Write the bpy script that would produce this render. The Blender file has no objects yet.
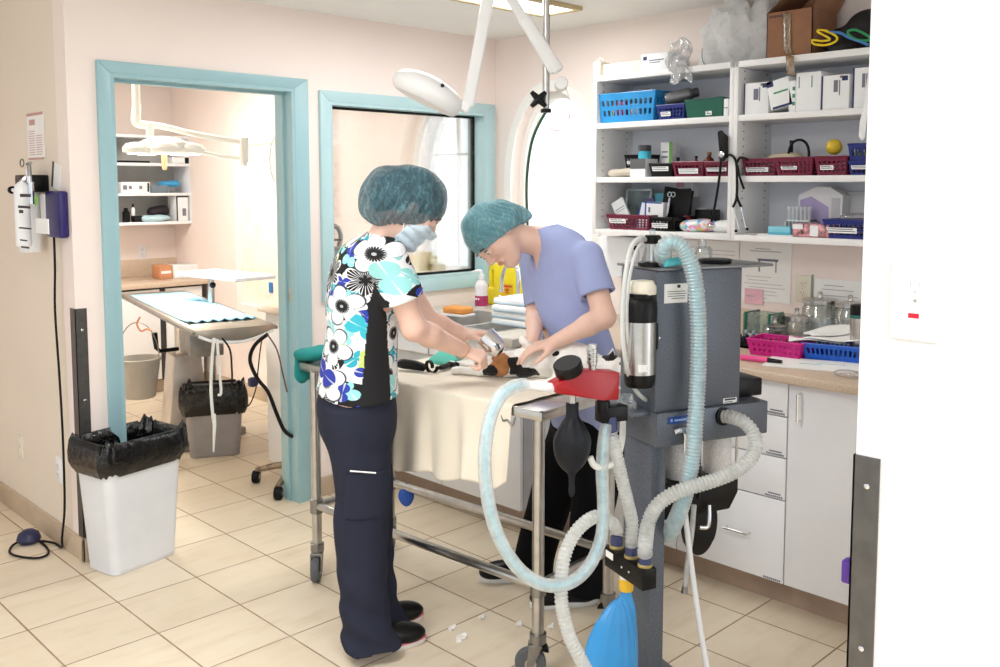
import bpy, bmesh, math, random
import numpy as np
from mathutils import Vector, Matrix
random.seed(7)
SC = bpy.context.scene
COL = SC.collection
PI = math.pi
# ------------------------------------------------------------------ camera
CAMZ = 1.57; FOC = 930.0; PPX, PPY = 500.0, 266.0
_p = math.atan(80.0 / FOC); _y = math.radians(45.2)
FW = Vector((math.cos(_y)*math.cos(_p), math.sin(_y)*math.cos(_p), -math.sin(_p)))
RT = Vector((math.sin(_y), -math.cos(_y), 0)); UP = RT.cross(FW)
CAM = Vector((0, 0, CAMZ))
def ray(x, y): return FW + RT*((x-PPX)/FOC) - UP*((y-PPY)/FOC)
def PX(x, y, X):
    r = ray(x, y); return CAM + r*(X/r.x)
def PY(x, y, Y):
    r = ray(x, y); return CAM + r*(Y/r.y)
def PZ(x, y, Z=0.0):
    r = ray(x, y); return CAM + r*((Z-CAMZ)/r.z)
def PD(x, y, d): return CAM + ray(x, y)*d
cd = bpy.data.cameras.new('camera'); cam = bpy.data.objects.new('camera', cd); COL.objects.link(cam)
cd.sensor_width = 36; cd.lens = 36*FOC/1000; cd.shift_y = -(333.5-PPY)/1000; cd.clip_start = 0.02
cam.matrix_world = Matrix(((RT.x, UP.x, -FW.x, CAM.x), (RT.y, UP.y, -FW.y, CAM.y), (RT.z, UP.z, -FW.z, CAM.z), (0, 0, 0, 1)))
SC.camera = cam
# ------------------------------------------------------------------ materials
def lin(c):
    out = []
    for v in c[:3]:
        v = v/255.0
        out.append(v/12.92 if v <= 0.04045 else ((v+0.055)/1.055)**2.4)
    return (*out, 1.0)
class NT:
    """small helper around a node tree"""
    def __init__(s, name):
        s.m = bpy.data.materials.new(name); s.m.use_nodes = True
        s.t = s.m.node_tree; s.t.nodes.clear()
        s.out = s.t.nodes.new('ShaderNodeOutputMaterial')
    def n(s, typ, **kw):
        nd = s.t.nodes.new(typ)
        for k, v in kw.items():
            if k.startswith('i_'):
                nd.inputs[k[2:].replace('_', ' ')].default_value = v
            else: setattr(nd, k, v)
        return nd
    def l(s, a, b): s.t.links.new(a, b)
    def math(s, op, a, b=None, c=None):
        nd = s.n('ShaderNodeMath', operation=op)
        for i, v in enumerate((a, b, c)):
            if v is None: continue
            if hasattr(v, 'is_linked') or hasattr(v, 'links'): s.l(v, nd.inputs[i])
            else: nd.inputs[i].default_value = v
        return nd.outputs[0]
    def mix(s, fac, a, b):
        nd = s.n('ShaderNodeMix', data_type='RGBA')
        for i, v in ((0, fac), (6, a), (7, b)):
            if hasattr(v, 'links'): s.l(v, nd.inputs[i])
            else: nd.inputs[i].default_value = v
        return nd.outputs[2]
    def noise(s, scale, detail=3, vec=None, rough=0.55):
        nd = s.n('ShaderNodeTexNoise'); nd.inputs['Scale'].default_value = scale; nd.inputs['Detail'].default_value = detail
        nd.inputs['Roughness'].default_value = rough
        if vec is None: vec = s.coord()
        s.l(vec, nd.inputs['Vector']); return nd.outputs[0]
    def coord(s, which='Object'):
        if not hasattr(s, '_tc'): s._tc = s.n('ShaderNodeTexCoord')
        return s._tc.outputs[which]
    def ramp(s, fac, a, b):
        nd = s.n('ShaderNodeMapRange'); nd.inputs[1].default_value = a; nd.inputs[2].default_value = b
        s.l(fac, nd.inputs[0]); return nd.outputs[0]
    def bsdf(s, col, rough=0.5, metal=0.0, **kw):
        b = s.n('ShaderNodeBsdfPrincipled')
        if hasattr(col, 'links'): s.l(col, b.inputs['Base Color'])
        else: b.inputs['Base Color'].default_value = col
        if hasattr(rough, 'links'): s.l(rough, b.inputs['Roughness'])
        else: b.inputs['Roughness'].default_value = rough
        b.inputs['Metallic'].default_value = metal
        for k, v in kw.items(): b.inputs[k].default_value = v
        s.l(b.outputs[0], s.out.inputs[0]); s.b = b; return b
    def bump(s, h, strength=0.3, dist=0.01):
        nd = s.n('ShaderNodeBump'); nd.inputs['Strength'].default_value = strength; nd.inputs['Distance'].default_value = dist
        s.l(h, nd.inputs['Height']); s.l(nd.outputs[0], s.b.inputs['Normal'])
_mats = {}
def M(name, rgb, rough=0.5, metal=0.0, var=0.06, scale=8.0, bump=0.0, bscale=60.0, bdist=0.003, alpha=1.0, spec=0.5, emit=0.0, sss=0.0, sheen=0.0):
    if name in _mats: return _mats[name]
    t = NT(name); c = lin(rgb)
    f = t.noise(scale)
    d = tuple(max(0, x*(1-var*2.2)) for x in c[:3])+(1,); u = tuple(min(1, x*(1+var)) for x in c[:3])+(1,)
    col = t.mix(t.ramp(f, 0.3, 0.7), d, u)
    t.bsdf(col, rough, metal)
    t.b.inputs['Specular IOR Level'].default_value = spec
    if sss: t.b.inputs['Subsurface Weight'].default_value = sss; t.b.inputs['Subsurface Radius'].default_value = (.02, .008, .005); t.b.inputs['Subsurface Scale'].default_value = 0.5
    if sheen: t.b.inputs['Sheen Weight'].default_value = sheen
    if bump: t.bump(t.noise(bscale, 4), bump, bdist)
    if emit:
        t.b.inputs['Emission Color'].default_value = c; t.b.inputs['Emission Strength'].default_value = emit
    if alpha < 1: t.b.inputs['Alpha'].default_value = alpha
    _mats[name] = t.m; return t.m
def glass(name, rgb=(255, 255, 255), refl=0.12, rough=0.03, body=0.0, body_rgb=(230, 235, 235)):
    """thin clear sheet: see-through, some mirror, some milky body"""
    if name in _mats: return _mats[name]
    t = NT(name)
    tr = t.n('ShaderNodeBsdfTransparent'); tr.inputs[0].default_value = lin(rgb)
    gl = t.n('ShaderNodeBsdfGlossy'); gl.inputs['Roughness'].default_value = rough
    lw = t.n('ShaderNodeLayerWeight'); lw.inputs[0].default_value = 0.35
    mx = t.n('ShaderNodeMixShader'); f = t.math('MULTIPLY_ADD', lw.outputs['Fresnel'], 0.6, refl)
    t.l(f, mx.inputs[0]); t.l(tr.outputs[0], mx.inputs[1]); t.l(gl.outputs[0], mx.inputs[2])
    o = mx.outputs[0]
    if body:
        pb = t.n('ShaderNodeBsdfDiffuse'); pb.inputs[0].default_value = lin(body_rgb)
        tl = t.n('ShaderNodeBsdfTranslucent'); tl.inputs[0].default_value = lin(body_rgb)
        ad = t.n('ShaderNodeMixShader'); ad.inputs[0].default_value = 0.4; t.l(pb.outputs[0], ad.inputs[1]); t.l(tl.outputs[0], ad.inputs[2])
        m2 = t.n('ShaderNodeMixShader')
        nf = t.math('MULTIPLY_ADD', t.ramp(t.noise(30), .3, .7), body*0.5, body*0.75); t.l(nf, m2.inputs[0])
        t.l(o, m2.inputs[1]); t.l(ad.outputs[0], m2.inputs[2]); o = m2.outputs[0]
    t.l(o, t.out.inputs[0]); _mats[name] = t.m; return t.m
# ------------------------------------------------------------------ mesh builder (world coordinates)
class MB:
    def __init__(s, M=None):
        s.bm = bmesh.new(); s.M = M or Matrix(); s.mi = 0
    def _new(s, vs, fs):
        bv = [s.bm.verts.new(s.M @ Vector(v)) for v in vs]; out = []
        for f in fs:
            try:
                q = s.bm.faces.new([bv[i] for i in f]); q.material_index = s.mi; q.smooth = True; out.append(q)
            except ValueError: pass
        return bv, out
    def box(s, c, size, rot=None, bev=0.0, seg=2, top=1.0, topy=None):
        """box; top scales the upper end"""
        x, y, z = (v/2 for v in size); R = rot.to_matrix() if hasattr(rot, 'to_matrix') else (rot or Matrix.Identity(3)); c = Vector(c)
        if topy is None: topy = top
        vs = []
        for k in (-1, 1):
            t = top if k > 0 else 1.0; ty = topy if k > 0 else 1.0
            for a, b in ((-1, -1), (1, -1), (1, 1), (-1, 1)): vs.append(c + R @ Vector((a*x*t, b*y*ty, k*z)))
        bv, fs = s._new(vs, [(3, 2, 1, 0), (4, 5, 6, 7), (0, 1, 5, 4), (1, 2, 6, 5), (2, 3, 7, 6), (3, 0, 4, 7)])
        if bev:
            es = list({e for f in fs for e in f.edges})
            r = bmesh.ops.bevel(s.bm, geom=es, offset=bev, segments=seg, affect='EDGES', profile=0.5)
            for f in r['faces']: f.smooth = True; f.material_index = s.mi
        return s
    def bb(s, lo, hi, bev=0.0, seg=2):
        lo = Vector(lo); hi = Vector(hi)
        d = hi-lo; return s.box((lo+hi)/2, (abs(d.x), abs(d.y), abs(d.z)), None, bev, seg)
    def rings(s, rs, close=True, cap=True, capu=True):
        """loft through lists of points of equal length"""
        n = len(rs[0]); vs = [p for r in rs for p in r]; fs = []
        for i in range(len(rs)-1):
            for j in range(n if close else n-1):
                a = i*n+j; b = i*n+(j+1) % n; fs.append((a, b, b+n, a+n))
        if cap and close:
            fs.append(tuple(range(n-1, -1, -1)))
        if capu and close: fs.append(tuple(range((len(rs)-1)*n, len(rs)*n)))
        s._new(vs, fs); return s
    def tube(s, pts, r, seg=10, cap=True, smooth=0, closed=False):
        """tube along points; r a number or list"""
        pts = [Vector(p) for p in pts]
        if smooth: pts, r = catmull(pts, smooth, r)
        n = len(pts); rr = r if isinstance(r, (list, tuple)) else [r]*n
        rs = []; up = None
        for i, p in enumerate(pts):
            d = (pts[min(i+1, n-1)]-pts[max(i-1, 0)])
            if d.length < 1e-9: d = Vector((0, 0, 1))
            d.normalize()
            if up is None:
                up = Vector((0, 0, 1)) if abs(d.z) < 0.9 else Vector((1, 0, 0))
            up = (up - d*up.dot(d))
            if up.length < 1e-6: up = d.orthogonal()
            up.normalize(); sd = d.cross(up)
            rs.append([p + up*math.cos(a)*rr[i] + sd*math.sin(a)*rr[i] for a in (2*PI*k/seg for k in range(seg))])
        if closed: rs.append(rs[0])
        s.rings(rs, True, cap and not closed, cap and not closed); return s
    def cyl(s, p0, p1, r0, r1=None, seg=20):
        return s.tube([p0, p1], [r0, r0 if r1 is None else r1], seg)
    def lathe(s, prof, c, axis=(0, 0, 1), seg=28, xdir=None, sy=1.0):
        """profile of (radius, height) turned about axis through c"""
        c = Vector(c); ax = Vector(axis).normalized()
        u = Vector(xdir) if xdir else ax.orthogonal(); u = (u-ax*u.dot(ax)).normalized(); v = ax.cross(u)
        rs = [[c+ax*h+u*math.cos(a)*max(r, 1e-4)+v*math.sin(a)*max(r, 1e-4)*sy for a in (2*PI*k/seg for k in range(seg))] for r, h in prof]
        s.rings(rs); return s
    def prism(s, poly, d, bev=0.0):
        """extrude polygon (3-D points) by vector d"""
        poly = [Vector(p) for p in poly]; d = Vector(d); n = len(poly)
        vs = poly+[p+d for p in poly]
        bv, fs = s._new(vs, [tuple(range(n-1, -1, -1)), tuple(range(n, 2*n))]+[(i, (i+1) % n, (i+1) % n+n, i+n) for i in range(n)])
        if bev:
            es = list({e for f in fs for e in f.edges}); r = bmesh.ops.bevel(s.bm, geom=es, offset=bev, segments=2, affect='EDGES', profile=0.5)
            for f in r['faces']: f.smooth = True; f.material_index = s.mi
        return s
    def ball(s, c, r, seg=20, rot=None):
        r = (r, r, r) if not hasattr(r, '__len__') else r; R = rot or Matrix.Identity(3); c = Vector(c); rs = []
        for i in range(1, seg//2):
            th = PI*i/(seg//2); rs.append([c+R @ Vector((r[0]*math.sin(th)*math.cos(a), r[1]*math.sin(th)*math.sin(a), -r[2]*math.cos(th))) for a in (2*PI*k/seg for k in range(seg))])
        s.rings(rs); return s
    def grid(s, fn, nu, nv):
        vs = [fn(i/nu, j/nv) for i in range(nu+1) for j in range(nv+1)]
        s._new(vs, [(i*(nv+1)+j, (i+1)*(nv+1)+j, (i+1)*(nv+1)+j+1, i*(nv+1)+j+1) for i in range(nu) for j in range(nv)]); return s
    def solid(s, t):
        bmesh.ops.recalc_face_normals(s.bm, faces=s.bm.faces)
        bmesh.ops.solidify(s.bm, geom=list(s.bm.faces), thickness=t); return s
    def build(s, name, mat, parent=None, sharp=38, recalc=True, origin=None):
        if recalc: bmesh.ops.recalc_face_normals(s.bm, faces=s.bm.faces)
        for f in s.bm.faces: f.smooth = True
        ca = math.radians(sharp)
        for e in s.bm.edges:
            if len(e.link_faces) == 2:
                if e.calc_face_angle(0) > ca: e.smooth = False
        me = bpy.data.meshes.new(name); s.bm.to_mesh(me); s.bm.free()
        return finish(me, name, mat, parent, origin)
def finish(me, name, mat, parent=None, origin=None):
    for m in (mat if isinstance(mat, (list, tuple)) else [mat]): me.materials.append(m)
    o = bpy.data.objects.new(name, me); COL.objects.link(o)
    if parent is not None:
        o.parent = parent; me.transform(wmat(parent).inverted())
    else:
        n = len(me.vertices); a = np.empty(n*3, np.float32); me.vertices.foreach_get('co', a); a = a.reshape(-1, 3)
        lo, hi = a.min(0), a.max(0)
        c = Vector(origin) if origin is not None else Vector(((lo[0]+hi[0])/2, (lo[1]+hi[1])/2, lo[2]))
        me.transform(Matrix.Translation(-c)); o.location = c
    return o
def wmat(o):
    m = Matrix.LocRotScale(o.location, o.rotation_euler, o.scale)
    return wmat(o.parent) @ m if o.parent else m
def catmull(pts, k, r=None):
    pts = [Vector(p) for p in pts]; n = len(pts); out = []; ro = []
    rr = r if isinstance(r, (list, tuple)) else None
    for i in range(n-1):
        p0, p1, p2, p3 = pts[max(i-1, 0)], pts[i], pts[i+1], pts[min(i+2, n-1)]
        for j in range(k):
            t = j/k; out.append(0.5*((2*p1)+(p2-p0)*t+(2*p0-5*p1+4*p2-p3)*t*t+(3*p1-p0-3*p2+p3)*t**3))
            if rr: ro.append(rr[i]*(1-t)+rr[i+1]*t)
    out.append(pts[-1])
    if rr: ro.append(rr[-1]); return out, ro
    return out, r
def frame(o, u, v=None, w=(0, 0, 1)):
    """matrix with x=u, y=v, z=w at o"""
    u = Vector(u).normalized(); w = Vector(w).normalized()
    v = w.cross(u).normalized() if v is None else Vector(v).normalized()
    return Matrix(((u.x, v.x, w.x, o[0]), (u.y, v.y, w.y, o[1]), (u.z, v.z, w.z, o[2]), (0, 0, 0, 1)))
def yaw(o, deg):
    a = math.radians(deg); return frame(o, (math.cos(a), math.sin(a), 0))
def tag(o, label, cat, group=None, kind=None):
    o['label'] = label; o['category'] = cat
    if group: o['group'] = group
    if kind: o['kind'] = kind
    return o
def thing(name, label, cat, loc=(0, 0, 0), rz=0, group=None):
    o = bpy.data.objects.new(name, None); COL.objects.link(o); o.location = loc; o.rotation_euler = (0, 0, rz)
    o.empty_display_size = 0.05
    return tag(o, label, cat, group)
def struct(o):
    o['kind'] = 'structure'; return o
def dup(root, loc=None, rot=None, label=None, scale=None):
    r = root.copy(); COL.objects.link(r)
    if loc is not None: r.location = loc
    if rot is not None: r.rotation_euler = rot
    if scale is not None: r.scale = scale
    if label: r['label'] = label
    def rec(a, b):
        for ch in list(a.children):
            c = ch.copy(); COL.objects.link(c); c.parent = b; rec(ch, c)
    rec(root, r); return r
# ------------------------------------------------------------------ signed-distance bodies
def smin(a, b, k):
    h = np.clip(0.5+0.5*(b-a)/k, 0, 1); return b*(1-h)+a*h-k*h*(1-h)
def A3(p): return np.array(p, dtype=np.float32)
def cap(a, b, ra, rb):
    a = A3(a); b = A3(b); ab = b-a; L = float(ab@ab)+1e-9
    def f(P):
        t = np.clip(((P-a)@ab)/L, 0, 1)
        return np.linalg.norm(P-a-t[:, None]*ab, axis=1)-(ra+(rb-ra)*t)
    return f
def ell(c, r, R=None):
    c = A3(c); r = A3(r); Rm = None if R is None else np.array(R, dtype=np.float32)
    def f(P):
        q = P-c
        if Rm is not None: q = q@Rm
        k = np.linalg.norm(q/r, axis=1); k2 = np.linalg.norm(q/(r*r), axis=1)+1e-9
        return k*(k-1)/k2
    return f
def loft(secs):
    """secs: list of (centre, lateral dir, front dir, half width, half depth); sliced across the line from first to last"""
    cs, rr = catmull([Vector(s[0]) for s in secs], 8, list(range(len(secs))))
    ws = catmull([Vector((s[3], s[4], 0)) for s in secs], 8)[0]
    C = np.array([list(c) for c in cs], dtype=np.float64); W = np.array([[w.x, w.y] for w in ws])
    a = C[-1]-C[0]; a /= np.linalg.norm(a); H = C@a; u = np.array(Vector(secs[0][1]).normalized()); v = np.array(Vector(secs[0][2]).normalized())
    H = np.maximum.accumulate(H+np.arange(len(H))*1e-7)
    def f(P):
        h = P@a; hc = np.clip(h, H[0], H[-1]); q = P-np.stack([np.interp(hc, H, C[:, k]) for k in range(3)], 1); q = q-((q@a)[:, None])*a
        w = np.maximum(np.interp(hc, H, W[:, 0]), 1e-3); d = np.maximum(np.interp(hc, H, W[:, 1]), 1e-3)
        x = (q@u)/w; y = (q@v)/d; k = np.sqrt(x*x+y*y)+1e-6; dd = k*(k-1)/(np.sqrt((x/w)**2+(y/d)**2)+1e-6)
        dd = np.maximum(dd, -np.minimum(w, d)); over = np.abs(h-hc)
        return np.where(over > 0, np.where(dd > 0, np.sqrt(dd*dd+over*over), np.maximum(dd, over)), dd).astype(np.float32)
    return f
def union(prims, k=0.012):
    """prims: list of f or (f, k)"""
    def F(P):
        r = None
        for p in prims:
            f, kk = p if isinstance(p, tuple) else (p, k)
            d = f(P); r = d if r is None else smin(r, d, kk)
        return r
    return F
_rs = np.random.RandomState(5)
_WD = _rs.normal(size=(24, 3)).astype(np.float32); _WD /= np.linalg.norm(_WD, axis=1)[:, None]; _WP = _rs.uniform(0, 6.28, 24)
def waves(P, freq, n=8, off=0):
    """smooth pseudo noise in about -1..1"""
    s = 0
    for i in range(n):
        j = (i+off) % 24; s = s+np.sin((P@_WD[j])*freq*(0.7+0.09*i)+_WP[j])
    return s/math.sqrt(n)*0.8
def sdf_mesh(fn, lo, hi, h, B=8):
    lo = A3(lo); hi = A3(hi); n = np.ceil((hi-lo)/h/B).astype(int)*B+1
    nb = (n-1)//B
    F = np.empty(tuple(n), np.float32)
    bi = np.stack(np.meshgrid(*[np.arange(k) for k in nb], indexing='ij'), -1).reshape(-1, 3)
    cc = lo+(bi+0.5)*B*h
    dc = fn(cc.astype(np.float32)); rad = B*h*0.87
    F[:] = 1.0
    act = np.abs(dc) < rad*1.5+0.012
    sg = np.where(dc < 0, -1.0, 1.0).reshape(tuple(nb))
    F[:-1, :-1, :-1] = np.repeat(np.repeat(np.repeat(sg, B, 0), B, 1), B, 2)
    off = np.stack(np.meshgrid(*[np.arange(B+1)]*3, indexing='ij'), -1).reshape(-1, 3)
    ab = bi[act]
    for s0 in range(0, len(ab), 400):
        I = (ab[s0:s0+400, None, :]*B+off[None]).reshape(-1, 3)
        F[I[:, 0], I[:, 1], I[:, 2]] = fn((lo+I*np.float32(h)).astype(np.float32))
    S = F < 0
    c8 = [S[a:n[0]-1+a, b:n[1]-1+b, c:n[2]-1+c] for a in (0, 1) for b in (0, 1) for c in (0, 1)]
    anyS = np.zeros_like(c8[0]); allS = np.ones_like(c8[0])
    for c in c8: anyS |= c; allS &= c
    ac = np.argwhere(anyS & ~allS)
    acc = np.zeros((len(ac), 3)); cnt = np.zeros(len(ac))
    cor = [np.array((a, b, c)) for a in (0, 1) for b in (0, 1) for c in (0, 1)]
    val = [F[ac[:, 0]+c[0], ac[:, 1]+c[1], ac[:, 2]+c[2]] for c in cor]
    for i in range(8):
        for j in range(i+1, 8):
            if np.abs(cor[i]-cor[j]).sum() != 1: continue
            m = (val[i] < 0) != (val[j] < 0); t = np.where(m, val[i]/(val[i]-val[j]+1e-12), 0)
            acc += m[:, None]*(cor[i]+t[:, None]*(cor[j]-cor[i])); cnt += m
    V = lo+(ac+acc/np.maximum(cnt, 1)[:, None])*h
    idx = np.full(anyS.shape, -1, np.int32); idx[ac[:, 0], ac[:, 1], ac[:, 2]] = np.arange(len(ac))
    quads = []
    for ax in range(3):
        e1, e2 = [(1, 2), (2, 0), (0, 1)][ax]
        sl0 = [slice(1, -1)]*3; sl1 = [slice(1, -1)]*3; sl0[ax] = slice(0, -1); sl1[ax] = slice(1, None)
        A = S[tuple(sl0)]; Bm = S[tuple(sl1)]
        e = np.argwhere(A != Bm)
        if not len(e): continue
        fl = A[e[:, 0], e[:, 1], e[:, 2]]
        g = e.copy(); g[:, e1] += 1; g[:, e2] += 1
        def at(d1, d2):
            q = g.copy(); q[:, e1] += d1; q[:, e2] += d2; return idx[q[:, 0], q[:, 1], q[:, 2]]
        q = np.stack([at(-1, -1), at(0, -1), at(0, 0), at(-1, 0)], 1)
        q[~fl] = q[~fl][:, ::-1]; quads.append(q)
    Q = np.concatenate(quads); Q = Q[(Q >= 0).all(1)]
    return V.astype(np.float32), Q
def np_mesh(name, V, Q, mat, parent=None, origin=None, fmat=None):
    me = bpy.data.meshes.new(name)
    me.vertices.add(len(V)); me.vertices.foreach_set('co', V.astype(np.float32).ravel())
    me.loops.add(len(Q)*4); me.loops.foreach_set('vertex_index', Q.astype(np.int32).ravel())
    me.polygons.add(len(Q)); me.polygons.foreach_set('loop_start', np.arange(0, len(Q)*4, 4, dtype=np.int32))
    me.update(calc_edges=True)
    me.polygons.foreach_set('use_smooth', np.ones(len(Q), bool))
    if fmat is not None:
        me.polygons.foreach_set('material_index', fmat(V[Q].mean(1)).astype(np.int32))
    me.validate(); me.update()
    return finish(me, name, mat, parent, origin)
def sdf_obj(name, fn, lo, hi, h, mat, parent=None, fmat=None, origin=None):
    V, Q = sdf_mesh(fn, lo, hi, h)
    return np_mesh(name, V, Q, mat, parent, origin, fmat)
# ================================================================== SETTING
WB = 3.912      # front face of the back wall (door + interior window)
WR = 3.85       # face of the outside wall on the right
WL = 1.430      # face of the stub wall on the left
NE = 0.592; WN = 1.34       # face of the near partition
CH = 2.414
FAR = 7.33; WS = 3.5; YS = 5.62
m_wall = M('peach_paint', (247, 233, 226), 0.6, var=0.012, scale=2.0, bump=0.05, bscale=180, bdist=0.001)
m_wallL = M('beige_paint', (236, 224, 208), 0.6, var=0.012, scale=2.0, bump=0.05, bscale=180, bdist=0.001)
m_wallN = M('white_paint', (236, 233, 234), 0.55, var=0.01, scale=2.0, bump=0.04, bscale=180, bdist=0.001)
m_ceil = M('ceiling_paint', (246, 245, 243), 0.8, var=0.01, scale=3)
m_teal = M('teal_paint', (156, 193, 201), 0.35, var=0.02, scale=3)
m_teal2 = M('pale_teal_paint', (180, 212, 217), 0.35, var=0.02, scale=3)
m_white = M('white_melamine', (243, 243, 246), 0.35, var=0.01, scale=3)
m_trimw = M('white_trim_paint', (246, 244, 240), 0.4, var=0.01, scale=3)
m_black = M('black_rubber', (14, 14, 16), 0.5, var=0.1, spec=.22)
m_bplast = M('black_plastic', (12, 12, 14), 0.34, var=0.1, spec=.25)
m_steel = M('brushed_steel', (196, 194, 190), 0.28, 1.0, var=0.06, scale=25)
m_chrome = M('chrome', (225, 225, 228), 0.1, 1.0, var=0.02)
m_steeld = M('dull_steel', (150, 148, 145), 0.38, 1.0, var=0.08, scale=20)
m_wplast = M('white_plastic', (240, 241, 243), 0.35, var=0.01)
m_cream = M('cream_plastic', (232, 226, 208), 0.4, var=0.02)
m_baset = M('baseboard_tile', (196, 176, 152), 0.35, var=0.06, scale=6)
def floor_mat():
    t = NT('ceramic_floor_tile'); co = t.coord('Object')
    mp = t.n('ShaderNodeMapping'); mp.inputs['Location'].default_value = (-1.05, 0.031+0.003, 0); t.l(co, mp.inputs[0])
    br = t.n('ShaderNodeTexBrick'); br.offset = 0; br.squash = 1
    for k, v in {'Scale': 1.0, 'Mortar Size': 0.0035, 'Mortar Smooth': 0.3, 'Bias': 0.0, 'Brick Width': 0.318, 'Row Height': 0.3468}.items(): br.inputs[k].default_value = v
    br.inputs['Color1'].default_value = lin((230, 216, 193)); br.inputs['Color2'].default_value = lin((222, 206, 181)); br.inputs['Mortar'].default_value = lin((150, 120, 92))
    t.l(mp.outputs[0], br.inputs['Vector'])
    st = t.n('ShaderNodeMapping'); st.inputs['Scale'].default_value = (2.0, 9.0, 1); t.l(co, st.inputs[0])
    f = t.noise(1.6, 5, st.outputs[0], 0.6)
    col = t.mix(t.math('MULTIPLY', t.ramp(f, 0.5, 0.78), 0.42), br.outputs['Color'], lin((196, 172, 138)))
    f2 = t.noise(9, 4)
    col = t.mix(t.math('MULTIPLY', t.ramp(f2, 0.45, 0.75), 0.25), col, lin((238, 228, 210)))
    t.bsdf(col, t.ramp(f2, -0.6, 1.6)); t.b.inputs['Specular IOR Level'].default_value = 0.4
    t.b.inputs['Roughness'].default_value = 0.4
    t.bump(t.math('MULTIPLY', br.outputs['Fac'], -1.0), 0.5, 0.002)
    return t.m
# floor and ceiling (origin kept at the world origin so tile lines fall where they are)
struct(MB().bb((-2.5, -2.5, -0.06), (4.3, 7.5, 0.0)).build('floor', floor_mat(), origin=(0, 0, 0)))
struct(MB().bb((-2.5, -2.5, CH), (3.99, 7.43, CH+0.08)).build('ceiling', m_ceil))
T = 0.12
# back wall with the doorway and the interior window
DX0, DX1, DZ = 1.600, 2.478, 2.035
VX0, VX1, VZ0, VZ1 = 2.68, 3.752, 1.06, 1.985
b = MB()
b.bb((WL, WB, 0), (DX0, WB+T, CH)).bb((DX0, WB, DZ), (DX1, WB+T, CH)).bb((DX1, WB, 0), (VX0, WB+T, CH))
b.bb((VX0, WB, 0), (VX1, WB+T, VZ0)).bb((VX0, WB, VZ1), (VX1, WB+T, CH)).bb((VX1, WB, 0), (WR, WB+T, CH))
struct(b.build('wall_back', m_wall))
# stub wall at left and the passage wall behind it
struct(MB().bb((WL, WB+T, 0), (WL+0.11, 5.14, CH)).build('wall_left', m_wallL))
m_pink = M('pink_paint', (240, 222, 216), 0.6, var=0.012)
struct(MB().bb((-1.5, 5.14, 0), (WL+0.11, 5.24, CH)).build('wall_passage', m_pink))
struct(MB().bb((WL, 5.24, 0), (WL+0.11, FAR, CH)).build('wall_surgery_left', m_wall))
struct(MB().bb((WL, FAR, 0), (WR+0.1, FAR+0.1, CH)).build('wall_far', m_wall))
# outside wall with two arched windows
def arch_top(y, y0, y1, spring, top):
    u = (y-(y0+y1)/2)/((y1-y0)/2); u = max(-1, min(1, u)); return spring+(top-spring)*max(0.0, 1-abs(u)**2.3)**0.5
ARCH = [(3.175, 3.775, 0.98, 1.60, 2.09), (4.045, 4.60, 1.03, 1.60, 2.07)]
b = MB()
ycur = -2.4
for (y0, y1, sill, spr, top) in ARCH:
    b.bb((WR, ycur, 0), (WR+0.14, y0, CH)); b.bb((WR, y0, 0), (WR+0.14, y1, sill))
    N = 28
    us = [math.sin((i/N-0.5)*PI)*0.5+0.5 for i in range(N+1)]
    for i in range(N):
        a, c = y0+(y1-y0)*us[i], y0+(y1-y0)*us[i+1]
        za, zc = arch_top(a, y0, y1, spr, top), arch_top(c, y0, y1, spr, top)
        b.prism([(WR, a, za), (WR, c, zc), (WR, c, CH), (WR, a, CH)], (0.14, 0, 0))
    ycur = y1
b.bb((WR, ycur, 0), (WR+0.14, YS, CH))
struct(b.build('wall_right', m_wall))
for k, (y0, y1, sill, spr, top) in enumerate(ARCH):
    t = bpy.data.objects.new('window_%d' % (k+2), None); COL.objects.link(t); t.location = (WR, (y0+y1)/2, sill); struct(t)
    N = 36; pts = []
    outl = [(y0, sill)]+[(y0+(y1-y0)*(math.sin((i/N-0.5)*PI)*0.5+0.5),) for i in range(N+1)]+[(y1, sill)]
    outl = [p if len(p) == 2 else (p[0], arch_top(p[0], y0, y1, spr, top)) for p in outl]
    b = MB(); w = 0.055; cy_, cz_ = (y0+y1)/2, spr
    def off(p, d):
        v = Vector((p[0]-cy_, max(p[1]-cz_, 0) if p[1] > sill+1e-6 else 0)); v.normalize(); return (p[0]+v.x*d, p[1]+v.y*d)
    ins = [off(p, 0.0) for p in outl]; outs = [off(p, w) for p in outl]
    rs = [[(WR-0.016, i_[0], i_[1]), (WR-0.016, o_[0], o_[1]), (WR+0.002, o_[0], o_[1]), (WR+0.002, i_[0], i_[1])] for i_, o_ in zip(ins, outs)]
    b.rings(rs); b.bb((WR-0.05, y0-0.06, sill-0.03), (WR+0.02, y1+0.06, sill), 0.004)
    b.build('casing', m_trimw, t)
    b = MB(); ins2 = [off(p, -0.035) for p in outl]
    rs = [[(WR+0.06, i_[0], i_[1]), (WR+0.06, o_[0], o_[1]), (WR+0.10, o_[0], o_[1]), (WR+0.10, i_[0], i_[1])] for i_, o_ in zip(ins2, ins)]
    b.rings(rs); b.bb((WR+0.06, y0, sill), (WR+0.10, y1, sill+0.04))
    if k == 1: b.bb((WR+0.07, cy_-0.007, sill), (WR+0.09, cy_+0.007, top-0.01)); b.bb((WR+0.07, y0, 1.76), (WR+0.09, y1, 1.773))
    b.build('sash', m_trimw, t)
    b = MB(); b.prism([(WR+0.078, p[0], p[1]) for p in outl], (0.004, 0, 0)); b.build('pane', glass('window_glass', refl=0.02), t)
# near partition at the right edge of the picture
struct(MB().bb((WN, -2.5, 0), (WN+0.14, NE, CH)).build('wall_near', m_wallN))
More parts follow.
